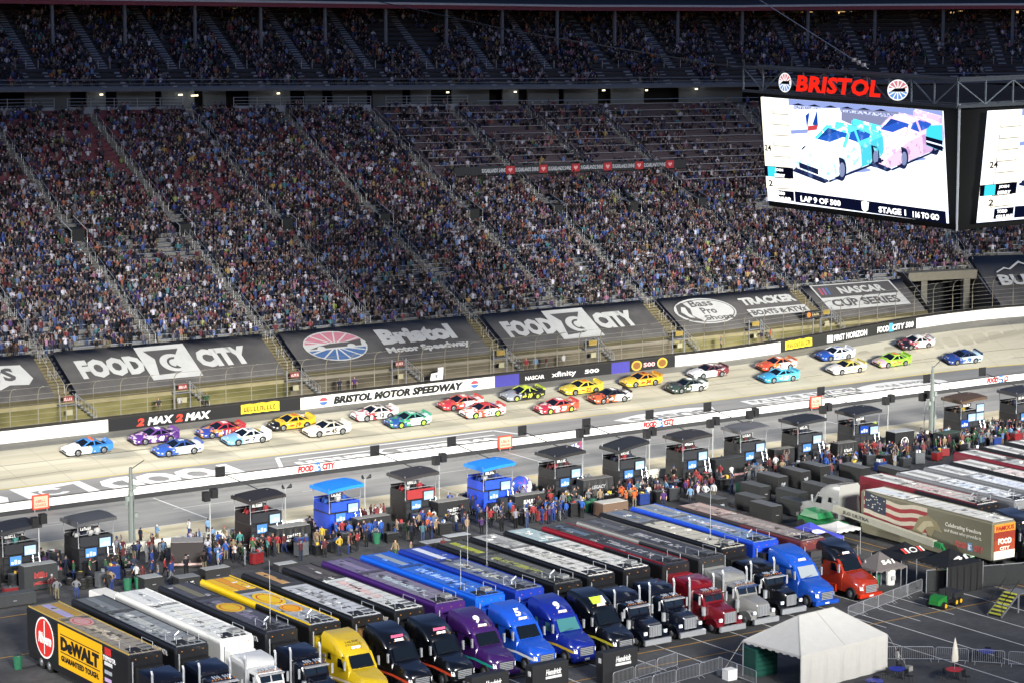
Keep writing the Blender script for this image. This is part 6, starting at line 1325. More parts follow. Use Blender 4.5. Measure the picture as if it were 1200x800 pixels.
crate(189.0, 196.6, 2.8, 1.4, 1.7, 'black crate under a green top near the tall mast', '#16181a', None, top='#3a4a40')
crate(94.9, 189.2, 1.7, 1.4, 1.1, 'low black cabinet with pale top behind the green bin', '#1d1e20', None, top='#8f9190')
crate(97.6, 188.2, 1.9, 1.3, .95, 'low black cabinet with grey top and small badge', '#1b1c1e', '#', top='#6f7172', lh=.12)
crate(100.6, 188.9, 2.3, 1.1, 1.1, 'black bar fronted cabinet with items on top', '#1c1c1d', None, top='#8c8d8c')
crate(83.6, 190.6, 3.6, 1.2, 1.0, 'long low grey box behind the yellow advertisement trailer', '#2f3133', None, top='#4a4c4d')
crate(88.2, 183.0, 1.5, 3.6, 1.9, 'white ribbed cabinet between the first two trailers and the pit carts', '#c9c7c2', None, top='#d2d0c8')
crate(106.4, 187.6, 1.8, 1.0, .95, 'silver topped black table by the purple trailer tail', '#202124', None, top='#9a9c9c')
crate(121.0, 187.6, 2.6, 1.2, .9, 'grey work table by the royal blue trailer tail', '#212225', None, top='#8b8d8e')
crate(123.8, 188.5, 2.4, 1.1, .9, 'white topped work table behind the charcoal trailer', '#1b1c1f', None, top='#9fa2a4')
crate(141.8, 190.6, 2.8, 1.5, 1.3, 'brown sided cart with white table top behind the crew in orange', '#5d4a3c', None, top='#b5b3aa')
CR = [(151.6, 180.6), (154.6, 176.2), (158.0, 184.6), (160.4, 190.2), (161.8, 185.4), (159.3, 180.4), (167.0, 191.8), (153.4, 184.9), (155.6, 181.2), (163.8, 190.9), (165.0, 186.2), (162.6, 180.6), (169.6, 189.0), (150.2, 186.6), (166.4, 182.4), (172.0, 186.2), (157.0, 188.6), (147.8, 182.4)]
CL = ['with an oval badge', 'nearest the blue canopy', 'with plain green grey side', 'nearest the green bin', 'with blue white print', 'nearest the pale grey tractor', 'farthest from the trailers', 'with small white plate', 'with number seventeen plate', 'behind the striped crate', 'in the middle of the cluster', 'beside the red sided trailer', 'below the clear sided canopy', 'nearest the grey charging cart', 'behind the tractor fairing', 'nearest the maroon railed trailer', 'beside the square plate cart', 'closest to the trailer row']
for k, (x, y) in enumerate(CR):
    crate(x, y, 1.25, 3.1, 1.45 + .25 * (k % 3 == 0), 'black equipment cart ' + CL[k], ('#0d0e0f', '#111214', '#191d1e')[k % 3], '#' if k % 2 else None, '#aeb4ba', top=('#56585a', '#4a4c4c', '#3f4141')[k % 3], lh=.22)
# ---- tyre stacks, bins, cans
def tyre_stack(x, y, n, label):
    o = thing('tyre_stack', (x, y, 0), label, 'tyres', group='stacks of race tyres'); occ(x, y, .8, .8)
    for i in range(n):
        b = MB(); nn = 14; R1 = .34; pr = [(.2, .02), (.30, 0), (.345, .06), (.345, .22), (.30, .28), (.2, .26)]
        dx, dy = rnd.uniform(-.03, .03), rnd.uniform(-.03, .03)
        b.loft([[(dx + r * math.cos(2 * math.pi * t / nn), dy + r * math.sin(2 * math.pi * t / nn), .285 * i + z) for t in range(nn)] for r, z in pr + [pr[0]]], 0, False); b.build('tyre', TYRE, o)
        b = MB(); b.loft([[(dx + .19 * math.cos(2 * math.pi * t / nn), dy + .19 * math.sin(2 * math.pi * t / nn), .285 * i + z) for t in range(nn)] for z in (.06, .24)]); b.build('rim', M(('#c9b53a', '#9a9c9e', '#6a6c70')[i % 3], .4), o)
TN_ = ['end black canopy', 'grey flagged canopy', 'canopy by the draped table', 'nearer blue canopy', 'canopy with red panels', 'farther blue canopy', 'curved black canopy', 'thin canopy', 'canopy by the striped crate', 'pale grey canopy', 'clear sided canopy', 'tall canopy with blue glow', 'brown edged canopy']
for k in range(13):
    x, y = PB[k][0], PB[k][1]
    for j, (dx, dy) in enumerate([(2.6, -1.6), (3.4, -1.2), (-2.5, -2.2)]):
        if any(a - .5 < x + dx < c + .5 and d - .5 < y + dy < e + .5 for a, c, d, e in OCC): continue
        tyre_stack(x + dx, y + dy, 2 + (k + j) % 3, 'stack of %s race tyres %s the %s' % (('two', 'three', 'four')[(k + j) % 3], ('just past', 'farther past', 'just before')[j], TN_[k]))
def tool_chest(x, y, label, a, c1):
    o = thing('tool_chest', (x, y, 0), label, 'tool chest', rz=a, group='tool chests in the pits'); occ(x, y, 1.3, 1.0); h = rnd.uniform(.85, 1.3)
    b = MB(); b.box(-.55, .55, -.32, .32, .12, h); b.build('body', M(c1, .4, var=.2), o)
    for i in range(4): q = MB(); q.box(-.5, .5, -.345, -.322, .18 + i * (h - .2) / 4, .14 + (i + 1) * (h - .2) / 4); q.build('drawer', M(c1, .35, var=.3), o)
    b = MB(); b.box(-.57, .57, -.34, .34, h + .002, h + .04); b.build('top_tray', M('#4a4c4e', .5), o)
    for i in range(3): q = MB(); sx = rnd.uniform(-.4, .35); q.box(sx, sx + rnd.uniform(.08, .25), -.2, rnd.uniform(-.05, .2), h + .042, h + rnd.uniform(.1, .35)); q.build('tool', M(rnd.choice(('#8c2a2a', '#b9bcc0', '#c9a83a', '#2a4f8c', '#1b1c1e', '#6d7074')), .5), o)
    for sx in (-.42, .42):
        for sy in (-.24, .24): q = MB(); q.tube([(sx - .04, sy, .06), (sx + .04, sy, .06)], .06, 8); q.build('castor', BLK, o)
TCN = 0; TCL = ['at the pit wall', 'behind the wall', 'in the middle row', 'near the trailers']; TSEEN = set()
for _ in range(400):
    if TCN >= 64: break
    x, y = rnd.uniform(84, 204), rnd.choice((200.9, 196.4, 194.2, 192.2)) + rnd.uniform(-.5, .5)
    if any(a - .55 < x < c + .55 and d - .5 < y < e + .5 for a, c, d, e in OCC): continue
    cn, c1 = rnd.choice((('black', '#17181a'), ('charcoal', '#2a2c2f'), ('red', '#6a1d20'), ('blue', '#1c2f66'), ('grey', '#4f5255'), ('black', '#141517')))
    lab = '%s tool chest %s, by the %s' % (cn, TCL[0 if y > 199 else 1 if y > 195.2 else 2 if y > 193.2 else 3], min(PB, key=lambda q: abs(q[0] - x))[5])
    if lab in TSEEN: continue
    TSEEN.add(lab); tool_chest(x, y, lab, rnd.uniform(-.4, .4), c1); TCN += 1
for k, (x, y, n) in enumerate([(90.6, 192.4, 3), (91.4, 192.9, 3), (92.1, 193.5, 2), (91.0, 193.8, 4), (92.9, 194.2, 2), (90.3, 194.4, 2)]):
    tyre_stack(x, y, n, 'stack of race tyres in the cluster beside the red script crate, ' + ['front row', 'front row end', 'second row end', 'second row', 'back row end', 'back row'][k])
def bin_(x, y, label, col='#1f5a40'):
    o = thing('waste_bin', (x, y, 0), label, 'bin', group='green waste bins'); occ(x, y, .8, .8)
    b = MB(); n = 12; b.loft([[(r * math.cos(2 * math.pi * t / n), r * math.sin(2 * math.pi * t / n), z) for t in range(n)] for r, z in ((.27, .02), (.34, .9), (.36, .92), (.36, .98), (.30, 1.0))]); b.build('drum', M(col, .5), o)
    b = MB(); b.loft([[(r * math.cos(2 * math.pi * t / n), r * math.sin(2 * math.pi * t / n), z) for t in range(n)] for r, z in ((.31, 1.003), (.3, 1.04), (.1, 1.08))]); b.build('liner', M('#2b3a34', .5), o)
for k, (x, y, l) in enumerate([(93.3, 190.0, 'by the two low cabinets'), (94.2, 189.9, 'paired with the bin by the low cabinets'), (157.4, 191.4, 'nearest the striped crate'), (141.0, 193.0, 'before the capital lettered crate'), (142.0, 193.6, 'beside the white topped cart'), (118.4, 192.8, 'under the white slanted lettering'), (76.4, 173.4, 'alone by the yellow advertisement trailer'), (144.0, 157.6, 'under the grey canopy'), (178.6, 195.2, 'past the draped crate'), (181.0, 195.4, 'near the round emblem crate')]): bin_(x, y, 'green waste bin ' + l)
for k, (x, y) in enumerate([(141.9, 156.0), (144.9, 157.0)]):
    o = thing('portable_cooler', (x, y, 0), 'white drum on stand ' + ('near the orange red tractor' if k == 0 else 'beside the black canopies'), 'cooler'); b = MB(); n = 12
    b.loft([[(r * math.cos(2 * math.pi * t / n), r * math.sin(2 * math.pi * t / n), z) for t in range(n)] for r, z in ((.36, .0), (.4, .7), (.42, 1.1), (.3, 1.25))]); b.build('drum', WHITE, o); b = MB(); b.box(-.2, .2, -.45, -.38, .4, .8); b.build('panel', M('#9a9c9e', .5), o)
# ---- tall masts
for (x, y, h, lab) in ((100.4, 203.4, 7.0, 'thick grey mast with cable boxes among the crowd near the row start'), (189.2, 199.3, 8.1, 'tall grey mast with small signal boxes near the brown edged canopy')):
    o = thing('mast', (x, y, 0), lab, 'mast'); occ(x, y, 1, 1)
    b = MB(); b.tube([(0, 0, 0), (0, 0, h * .62), (0, 0, h)], [.3, .26, .12], 12); b.build('shaft', M('#666d6a', .55, .2), o)
    b = MB(); b.tube([(0, 0, 0), (0, 0, .35)], .6, 12); b.build('base', M('#8b8b86', .8), o)
    for k in range(6): q = MB(); a = k * 1.05; r = .42 - .02 * k; q.box(r * math.cos(a) - .14, r * math.cos(a) + .14, r * math.sin(a) - .12, r * math.sin(a) + .12, 2.6 + k * .5, 3.0 + k * .5); q.build('junction_box', M('#7c857f', .5), o)
    b = MB(); b.tube([(0, 0, h - .2), (1.6, .6, h + .35)], .04, 5); b.build('bracket_arm', DKG, o)
    b = MB(); b.tube([(0, -.4, .4), (.1, -.38, h * .6)], .06, 5); b.build('conduit', M('#5f6763', .5), o)
# ---- helmet shaped white cart cover
o = thing('domed_cart', (138.2, 199.6, 0), 'white domed cart with blue purple patches beside the farther blue canopy', 'cart'); occ(138.2, 199.6, 2.2, 2.2)
b = MB(); n = 16; b.loft([[(r * math.cos(2 * math.pi * t / n), r * math.sin(2 * math.pi * t / n), z) for t in range(n)] for r, z in ((1.0, 1.1), (1.05, 1.5), (.95, 1.95), (.7, 2.3), (.3, 2.5))]); put('dome', smooth_by_angle(b.mesh('dome', LIVERY('#e6e8ec', '#2f4fae', '#6a4a9a', .3, .1, 'X', 1.2)), 60), o)
b = MB(); b.box(-.85, .85, -.7, .7, .12, 1.1); b.build('cabinet', M('#1b1c20', .5), o)

# ---- people
CW = list(COLN)
def free(x, y, r=.32): return not any(a - r < x < c + r and d - r < y < e + r for a, c, d, e in OCC)
PLACED = []
def near_box(x):
    return min(PB, key=lambda q: abs(q[0] - x))[5]
def scatter(n, x0, x1, y0, y1, shirts, face=None, poses=('stand', 'hips', 'crossed', 'walk', 'phone', 'point', 'stand', 'walk'), gap=.5, prep=None):
    for _ in range(n):
        for _t in range(40):
            x, y = rnd.uniform(x0, x1), rnd.uniform(y0, y1)
            if free(x, y) and all((x - a) ** 2 + (y - c) ** 2 > gap * gap for a, c in PLACED): break
        else: continue
        PLACED.append((x, y)); nb = near_box(x); bx = min(PB, key=lambda q: abs(q[0] - x))
        rel = ('in front of the ' if y < bx[1] - 2.2 else 'behind the ' if y > bx[1] + 2 else 'beside the ') + nb
        person((x, y, .012 if y > 202 else 0), rnd.uniform(-math.pi, math.pi) if face is None else face + rnd.uniform(-.6, .6), rnd.choice(shirts), rnd.choice(('black', 'navy', 'charcoal', 'khaki', 'grey', 'dark blue', 'black')), rel, rnd.choice(poses), sc=rnd.uniform(.95, 1.05))
MIX = ('black', 'charcoal', 'white', 'grey', 'navy', 'pale blue', 'red', 'tan', 'teal', 'green', 'maroon', 'dark blue', 'pink')
scatter(14, 84, 92, 195.4, 200.5, ('black', 'charcoal', 'grey', 'navy', 'white'))
scatter(16, 91, 100, 190.2, 196.6, MIX); scatter(10, 96.5, 101.5, 196.5, 201, ('white', 'pale blue', 'red', 'navy', 'maroon', 'grey'))
scatter(26, 102, 108.5, 191.5, 200.5, ('white', 'pale blue', 'green', 'teal', 'bright blue', 'black', 'khaki', 'charcoal', 'grey'))
scatter(8, 107, 111.5, 194, 196.4, ('red', 'red', 'black', 'maroon')); scatter(10, 112, 117, 190.6, 196.2, ('red', 'maroon', 'tan', 'bright blue', 'white', 'yellow'))
scatter(9, 115.5, 120, 194.0, 196.6, ('bright blue', 'dark blue', 'bright blue', 'navy')); scatter(9, 118.5, 124, 196.8, 201, ('red', 'white', 'red', 'maroon'))
scatter(15, 120, 127, 190.4, 196.2, ('bright blue', 'dark blue', 'white', 'tan', 'red', 'orange', 'black')); scatter(6, 128, 132, 197.6, 201, ('bright blue', 'red', 'white', 'navy'))
scatter(12, 130, 136, 191, 195.2, ('bright blue', 'dark blue', 'pale blue', 'red', 'charcoal')); scatter(9, 135.6, 140.2, 191.0, 193.4, ('bright blue', 'bright blue', 'dark blue', 'bright blue'))
scatter(14, 136, 143, 193.4, 197.6, MIX); scatter(8, 144, 148.6, 191.6, 194.6, ('orange', 'orange', 'white', 'tan', 'maroon')); scatter(12, 146, 153, 194.5, 200.8, ('navy', 'dark blue', 'maroon', 'charcoal', 'white'))
scatter(14, 147, 154, 190, 194.6, ('navy', 'charcoal', 'pale blue', 'red', 'purple', 'white')); scatter(7, 154.5, 160, 193.8, 196.6, ('white', 'red', 'black')); scatter(12, 160, 168, 194, 200.8, ('maroon', 'tan', 'charcoal', 'navy', 'white', 'grey'))
scatter(10, 167, 176, 193.5, 198.5, ('pale blue', 'navy', 'charcoal', 'bright blue', 'white')); scatter(10, 174.5, 182, 194.5, 199, ('maroon', 'navy', 'red', 'bright blue', 'charcoal'))
scatter(24, 184.5, 193, 193.5, 199.8, MIX); scatter(22, 190, 201, 194, 198.8, MIX); scatter(12, 196, 206, 197.8, 201.4, ('black', 'navy', 'black', 'charcoal'))
scatter(5, 184.5, 188.6, 203, 207, ('orange', 'lime', 'black', 'black'), poses=('stand', 'hips')); scatter(4, 101, 108, 202.6, 204.6, ('white', 'navy', 'green', 'pale blue'))
scatter(3, 116, 122, 184, 187.5, ('bright blue', 'maroon', 'tan')); scatter(2, 86, 92, 188.4, 190.6, ('pink', 'grey'))
# crew seated on the pit boxes, watching the track
for k, (x, y, lab, base, top, sh) in enumerate(PB):
    pal = [('black', 'grey', 'teal'), ('white', 'navy', 'white'), ('red', 'maroon', 'black'), ('bright blue', 'navy', 'white'), ('red', 'white', 'black'), ('dark blue', 'white', 'navy'), ('maroon', 'red', 'charcoal'), ('navy', 'maroon', 'red'), ('maroon', 'red', 'black'), ('charcoal', 'green', 'maroon'), ('charcoal', 'maroon', 'navy'), ('black', 'navy', 'grey'), ('brown', 'black', 'yellow'), ('black', 'navy', 'charcoal')][k]
    for i in range(4):
        px = -.95 + .63 * i
        person((x + px, y + .38, 2.22), math.pi + rnd.uniform(-.3, .3), pal[i % 3], 'black', 'atop the ' + sh, 'sit')
# the rest of the packed crew and guests, too many to tell apart
extra = []
for (x0, x1, y0, y1, n) in ((84, 108, 191, 201, 24), (108, 145, 190.5, 200.8, 34), (145, 180, 191, 200.8, 36), (180, 206, 193.5, 201, 60)):
    for _ in range(n):
        for _t in range(20):
            x, y = rnd.uniform(x0, x1), rnd.uniform(y0, y1)
            if free(x, y, .28) and all((x - a) ** 2 + (y - c) ** 2 > .2 for a, c in PLACED): break
        else: continue
        PLACED.append((x, y)); extra.append((x, y, 0.0, 1.0))
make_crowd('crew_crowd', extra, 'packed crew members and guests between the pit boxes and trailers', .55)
# air hoses lying in the stalls
for k in range(12):
    x = PB[k][0]; o = thing('air_hose', (x, 202.3, .02), 'dark air hose trailing over the pit stall at the ' + PB[k][5], 'hose', group='air hoses in the pit stalls')
    b = MB(); b.tube([(.8 * math.sin(i * .9 + k) + .25 * i, .45 * i * (1 if k % 2 else .8), .02) for i in range(9)], .03, 5); b.build('hose', M('#3a2a2a' if k % 3 else '#7a6a2a', .6), o); b = MB(); b.box(-.1, .1, -.15, .05, 0, .12); b.build('coupling', STEEL, o)
# walkers under the stand
for k, (s, sh, tr_, ps) in enumerate([(124.8, 'charcoal', 'khaki', 'walk'), (127.2, 'white', 'khaki', 'stand'), (130.4, 'green', 'black', 'stand'), (146.5, 'navy', 'black', 'stand'), (148.4, 'purple', 'black', 'stand'), (171.0, 'red', 'khaki', 'walk'), (172.3, 'pale blue', 'khaki', 'stand'), (173.8, 'maroon', 'grey', 'stand'), (176.2, 'white', 'khaki', 'walk'), (199.2, 'grey', 'black', 'stand'), (205.4, 'navy', 'tan', 'hips'), (206.8, 'orange', 'grey', 'stand'), (159.8, 'charcoal', 'black', 'stand')]):
    person(PT(s, 246.0, zt(s, 243.3) + .67), rnd.uniform(-1, 1), sh, tr_, 'on the walkway behind the fence', ps)
# ================================================================ HANGING VIDEO BOARD
jb = thing('video_board', (145.2, 150.6, 28.8), 'huge hanging video board with bright screens and red lettering on a truss', 'scoreboard')
J = lambda x, y, z: Vector((x - 145.2, y - 150.6, z - 28.8))
JB = M('#040506', .8, var=.2, spec=.1); TRS_ = M('#3b4148', .5, .3); TRL = M('#59626a', .5, .3)
b = MB(); b.loft([[J(*p) for p in ((146.6, 152.0, 29.0), (169.6, 152.0, 29.0), (169.6, 174.8, 29.0), (146.6, 174.8, 29.0))], [J(*p) for p in ((145.7, 151.1, 38.6), (170.4, 151.1, 38.6), (170.4, 175.4, 38.6), (145.7, 175.4, 38.6))]]); b.build('housing', JB, jb)
def screen_car(parent, o_, U_, V_, W_, ref, yaw, pitch, c1, c2, cg, c3, k_, sc_=2.08):
    """the picture of a car on the flat screen: the car's shape drawn in perspective as flat lit patches"""
    cx, cy = ref[0]; Rm = Matrix.Rotation(R_(pitch), 3, 'X') @ Matrix.Rotation(R_(180 + yaw + 16), 3, 'Z'); fs = []
    items = [('body', Vector((0, 0, 0)), 0), ('glasshouse', Vector((0, 0, 0)), 1), ('roof', Vector((0, 0, 0)), 2), ('pillar', Vector((0, 0, 0)), 2), ('spoiler', Vector((0, 0, 0)), 2), ('splitter', Vector((0, 0, 0)), 3), ('grille', Vector((.02, 0, 0)), 3)]
    for wx in (1.42, -1.38):
        for sy in (-1, 1): items += [('tyre', Vector((wx, sy * .93, .345)), 3), ('rim', Vector((wx, sy * .93, .345)), 4)]
    for nm, off, ci in items:
        me = CM[nm]; fl = -1 if off.y > 0 else 1
        for p in me.polygons:
            vs = [Rm @ (Vector((me.vertices[i].co.x, me.vertices[i].co.y * fl, me.vertices[i].co.z)) + off) for i in p.vertices]
            n = Rm @ Vector((p.normal.x, p.normal.y * fl, p.normal.z)); d = sum(v.y for v in vs) / len(vs)
            if n.y > 0: continue
            px = [(v.x * 26 / (26 + v.y) * sc_ + cx, (v.z - .6) * 26 / (26 + v.y) * sc_ + cy) for v in vs]
            back = sum(me.vertices[i].co.x for i in p.vertices) / len(p.vertices) < -.2 and ci == 0
            lit = max(0, min(.99, .3 + .5 * max(0, n.z) + .35 * max(0, -n.x) + .1 * max(0, -n.y)))
            fs.append((d - (.25 if ci in (1, 2) else .12 if ci in (3, 4) else 0), px, (5 if back else ci), int(lit * 10)))
    fs.sort(key=lambda q: -q[0]); cols = [c1, cg, c2, '#1a2348', '#9aa6d4', c2]; mats = []; noisy = {0: c3, 5: c3, 2: '#ffffff'}
    for ci, c in enumerate(cols):
        for l in range(10): mats.append(EMN(c, noisy[ci], .7 + .19 * l, 1.7, .56, .62) if ci in noisy else EMN(c, '#7f9fe0', (.7 + .19 * l) * .7, 1.1, .55, .8))
    b = MB()
    for i, (d, px, ci, l) in enumerate(fs):
        area = sum(px[j][0] * px[(j + 1) % len(px)][1] - px[(j + 1) % len(px)][0] * px[j][1] for j in range(len(px)))
        if abs(area) < 1e-4: continue
        h = .02 + .0016 * k_[0] + .00012 * i; pts = [o_ + U_ * q[0] + V_ * q[1] + W_ * h for q in px]
        b.add(pts, [tuple(range(len(px)))], ci * 10 + l)
    k_[0] += int(.00012 * len(fs) / .0016) + 3
    o = b.build('screen_picture', mats, parent); o['kind'] = 'stuff'
def screen(c, u, v, w, h, tagn):
    """a picture of bright flat shapes: standings column, cars, caption band"""
    o_ = Vector(c); B = basis(c, u, v); U_, V_, W_ = (B.col[i].to_3d() for i in range(3))
    E_ = {k: EM(c2, s) for k, (c2, s) in dict(white=('#ffffff', 2.2), cream=('#f3ecd8', 1.9), sky=('#8f9fd8', 1.3), pale=('#d8e4ff', 2.0), teal=('#3fc8dc', 1.5), tealw=('#c8f4fa', 2.0), blue=('#1d4fb8', 1.0), navy=('#141a3c', .6), pink=('#e2b9d8', 1.6), mag=('#b07ac0', 1.2), grey=('#8d93b8', 1.1), red=('#d04a50', 1.2), dark=('#10142c', .5), black=('#0c0f1e', .35)).items()}; E_['crowd'] = EMN('#5a68a0', '#e0e6ff', 1.3, 6.0, .4, .6)
    names = list(E_); sc = thing('screen', (0, 0, 0), None, None); sc.parent = jb; k_ = [0]
    TL, TR_, BR, BL = (0, 45), (1060, 88), (1105, 775), (40, 690)
    def uv(p):
        y = p[1]; x = p[0]
        for _ in range(3):
            t = x
            fx = 0; l = (y - 45) / 645.0
            xl = 0 + 40 * l; xr = 1060 + 45 * l; fx = (x - xl) / (xr - xl); yt = 45 + 43 * fx; yb = 690 + 85 * fx; fy = (y - yt) / (yb - yt); break
        return ((fx - .5) * w, (.5 - fy) * h)
    def shape(pts, col, nm='screen_graphic', raw=False):
        k_[0] += 1; q = MB(); q.prism(pts if raw else [uv(p) for p in pts], o_ + W_ * (.02 + .0016 * k_[0]), U_, V_, .001); q.build(nm, E_[col], sc)
    q = MB(); q.prism([(-w / 2, -h / 2), (w / 2, -h / 2), (w / 2, h / 2), (-w / 2, h / 2)], o_, U_, V_, .02); q.build('panel', EMN('#ffffff', '#dfe8ff', 2.0, .5, .4, .62), sc)
    shape([(168, 52), (1060, 88), (1062, 130), (170, 90)], 'sky'); shape([(490, 100), (820, 105), (830, 190), (600, 215), (490, 170)], 'grey'); shape([(200, 92), (1060, 130), (1062, 165), (880, 150), (480, 118), (200, 112)], 'crowd')
    for i in range(6): shape([(190 + 98 * i, 88 + 3 * i), (230 + 98 * i, 76 + 3 * i), (270 + 98 * i, 90 + 3 * i)], 'navy')
    shape([(180, 120), (480, 95), (490, 200), (350, 240), (185, 265)], 'pale'); shape([(275, 150), (300, 130), (285, 230)], 'blue'); shape([(345, 115), (352, 215), (318, 205)], 'blue'); shape([(290, 215), (350, 205), (345, 235), (290, 245)], 'red'); shape([(185, 245), (290, 235), (290, 258), (187, 268)], 'sky')
    shape([(700, 375), (960, 340), (1080, 420), (1080, 440), (900, 430)], 'pale')
    shape(ellipse(600, 470, 300, 40, 20), 'pale'); shape(ellipse(480, 470, 190, 22, 20), 'sky'); shape(ellipse(830, 385, 150, 18, 20), 'sky')
    screen_car(sc, o_, U_, V_, W_, [uv(p) for p in ((845, 262), (960, 262))], 38, 13, '#efcfe6', '#d6b4de', '#2a55b8', '#c898d0', k_, 2.3)
    screen_car(sc, o_, U_, V_, W_, [uv(p) for p in ((488, 345), (735, 345))], 38, 12, '#f2fdff', '#52cfe2', '#2458b4', '#a6e6f0', k_, 2.55)
    shape([(978, 205), (1000, 178), (1064, 172), (1072, 335), (980, 300)], 'teal'); shape([(976, 245), (1068, 268), (1072, 335), (980, 297)], 'navy'); shape([(980, 270), (1070, 295), (1070, 303), (980, 280)], 'pale')
    # standings column
    shape([(0, 46), (168, 52), (215, 625), (36, 610)], 'cream')
    for i in range(8):
        y = 108 + 66 * i; x0 = 4 * (y - 45) / 65 * .6 + 2; shape([(x0 + 70, y + 36), (x0 + 172, y + 38), (x0 + 172, y + 42), (x0 + 70, y + 40)], 'navy'); shape([(x0 + 68, y + 14), (x0 + 71, y + 14), (x0 + 71, y + 36), (x0 + 68, y + 36)], 'navy')
    shape([(20, 470), (205, 478), (208, 545), (26, 535)], 'dark'); shape([(44, 474), (98, 476), (102, 538), (48, 536)], 'teal'); shape([(112, 620), (210, 625), (213, 685), (115, 680)], 'dark')
    for s, p, ww in (('24', (60, 355), 42), ('2', (78, 575), 26)):
        q = uv(p); text(s, o_ + U_ * q[0] + V_ * q[1] + W_ * .36, U_, V_, ww * w / 1100, 38 * h / 650, E_['dark'], sc, bold=.03)
    for s, p, ww in (('JOSH', (130, 492), 52), ('BERRY', (136, 525), 66), ('TODD', (142, 635), 52), ('GILLILAND', (160, 667), 90)):
        q = uv(p); text(s, o_ + U_ * q[0] + V_ * q[1] + W_ * .36, U_, V_, ww * w / 1100, 20 * h / 650, E_['white'], sc, bold=.03)
    # caption band
    shape([(215, 622), (1098, 700), (1105, 775), (220, 690)], 'navy')
    for s, p, ww in (('LAP 9 OF 500', (388, 672), 250), ('STAGE 1', (812, 712), 160), ('116 TO GO', (1002, 730), 150)):
        q = uv(p); text(s, o_ + U_ * q[0] + V_ * q[1] + W_ * .36, U_, V_, ww * w / 1100, 36 * h / 650, E_['white'], sc, bold=.04)
    shape([(620, 668), (642, 662), (664, 670), (660, 715), (642, 732), (624, 712)], 'white')
    return sc
screen(J(145.30, 163.0, 33.95), (0, -1, 0), (-.1, 0, 1), 21.8, 8.8, 0)
screen(J(159.3, 150.75, 33.95), (1, 0, 0), (0, -.1, 1), 23.0, 8.8, 1)
# corner trim and truss
b = MB(); b.tube([J(145.4, 150.9, 38.9), J(146.2, 151.7, 29.0)], .09, 6); b.build('corner_trim', M('#9aa0a6', .4, .5), jb)
for (A_, C_) in (((144.6, 176.0), (144.6, 150.3)), ((144.6, 150.3), (171, 150.3)), ((146.4, 176.0), (146.4, 152.1)), ((146.4, 152.1), (171, 152.1))):
    for z in (38.75, 40.75): b = MB(); b.bar(J(*A_, z), J(*C_, z), .22); b.build('truss_chord', TRS_, jb)
def lattice(p, q, n):
    p, q = Vector(p), Vector(q)
    for i in range(n):
        a, c = p.lerp(q, i / n), p.lerp(q, (i + 1) / n)
        b = MB(); b.bar(J(a.x, a.y, 38.8), J(a.x, a.y, 40.7), .12); b.build('truss_post', TRL, jb)
        b = MB(); (b.bar(J(a.x, a.y, 38.85), J(c.x, c.y, 40.65), .09) if i % 2 else b.bar(J(a.x, a.y, 40.65), J(c.x, c.y, 38.85), .09)); b.build('truss_brace', TRL, jb)
lattice((144.6, 176.0, 0), (144.6, 150.3, 0), 10); lattice((144.6, 150.3, 0), (170.9, 150.3, 0), 9)
text('BRISTOL', J(144.25, 163.7, 39.72), (0, -1, 0), UZ, 10.2, 1.35, EM('#ff2a1c', 1.1), jb, bold=.055, shear=.12, spacing=1.05)
def wheel_emblem(c, u, v, r):
    pol = [(ellipse(0, 0, r, r, 24), 0), (ellipse(0, .06 * r, .9 * r, .82 * r, 16, .15, math.pi - .15), 1), (ellipse(0, -.06 * r, .9 * r, .82 * r, 16, math.pi + .15, 2 * math.pi - .15), 2)]
    for k in range(1, 6):
        for sg in (1, -1):
            t = math.pi * k / 6 * sg; d = Vector((math.cos(t), math.sin(t))); n = Vector((-d.y, d.x)) * .05 * r; pol.append(([tuple(d * .2 * r - n), tuple(d * .92 * r - n), tuple(d * .92 * r + n), tuple(d * .2 * r + n)], 0))
    pol += [([(-.75 * r, -.16 * r), (.75 * r, -.16 * r), (.7 * r, .2 * r), (-.3 * r, .16 * r)], 3)]
    poly_part('emblem', pol, c, u, v, [EM('#ffffff', 1.2), EM('#e08a94', 1.0), EM('#6fa0e8', 1.0), EM('#101828', .3)], jb)
wheel_emblem(J(144.25, 170.2, 39.7), (0, -1, 0), UZ, .8); wheel_emblem(J(144.05, 156.4, 39.75), (.824, -.566, 0), UZ, .82)
# suspension cables to the bowl's towers
cables = thing('suspension_cable', (144.6, 176.0, 40.75), 'thin black cable sagging from the video board across the upper stand', 'cable')
b = MB(); pts = [Vector(p) - Vector((144.6, 176.0, 40.75)) for p in ((144.0, 161.6, 40.7), (151.6, 188.2, 40.25), (159.5, 232.1, 41.8), (163.5, 266.7, 44.2), (167.6, 301, 46.7))]; b.tube(pts, .05, 5); b.build('cable', BLK, cables)
c2_ = thing('suspension_cable', (147.5, 160.0, 40.75), 'steep pale cable rising from the video board truss', 'cable')
b = MB(); b.tube([Vector(p) - Vector((147.5, 160.0, 40.75)) for p in ((143.7, 159.5, 41.3), (146.8, 164.8, 41.75), (168.1, 202.4, 45.5), (187.4, 239, 50.1))], .04, 5); b.build('cable', GREY, c2_)
for k in range(3): b = MB(); b.box(-2.9 + .9 * k - .12, -2.9 + .9 * k + .12, 1.0 + 1.6 * k - .12, 1.0 + 1.6 * k + .12, .6 + .12 * k, .9 + .12 * k); b.build('clamp', STEEL, c2_)

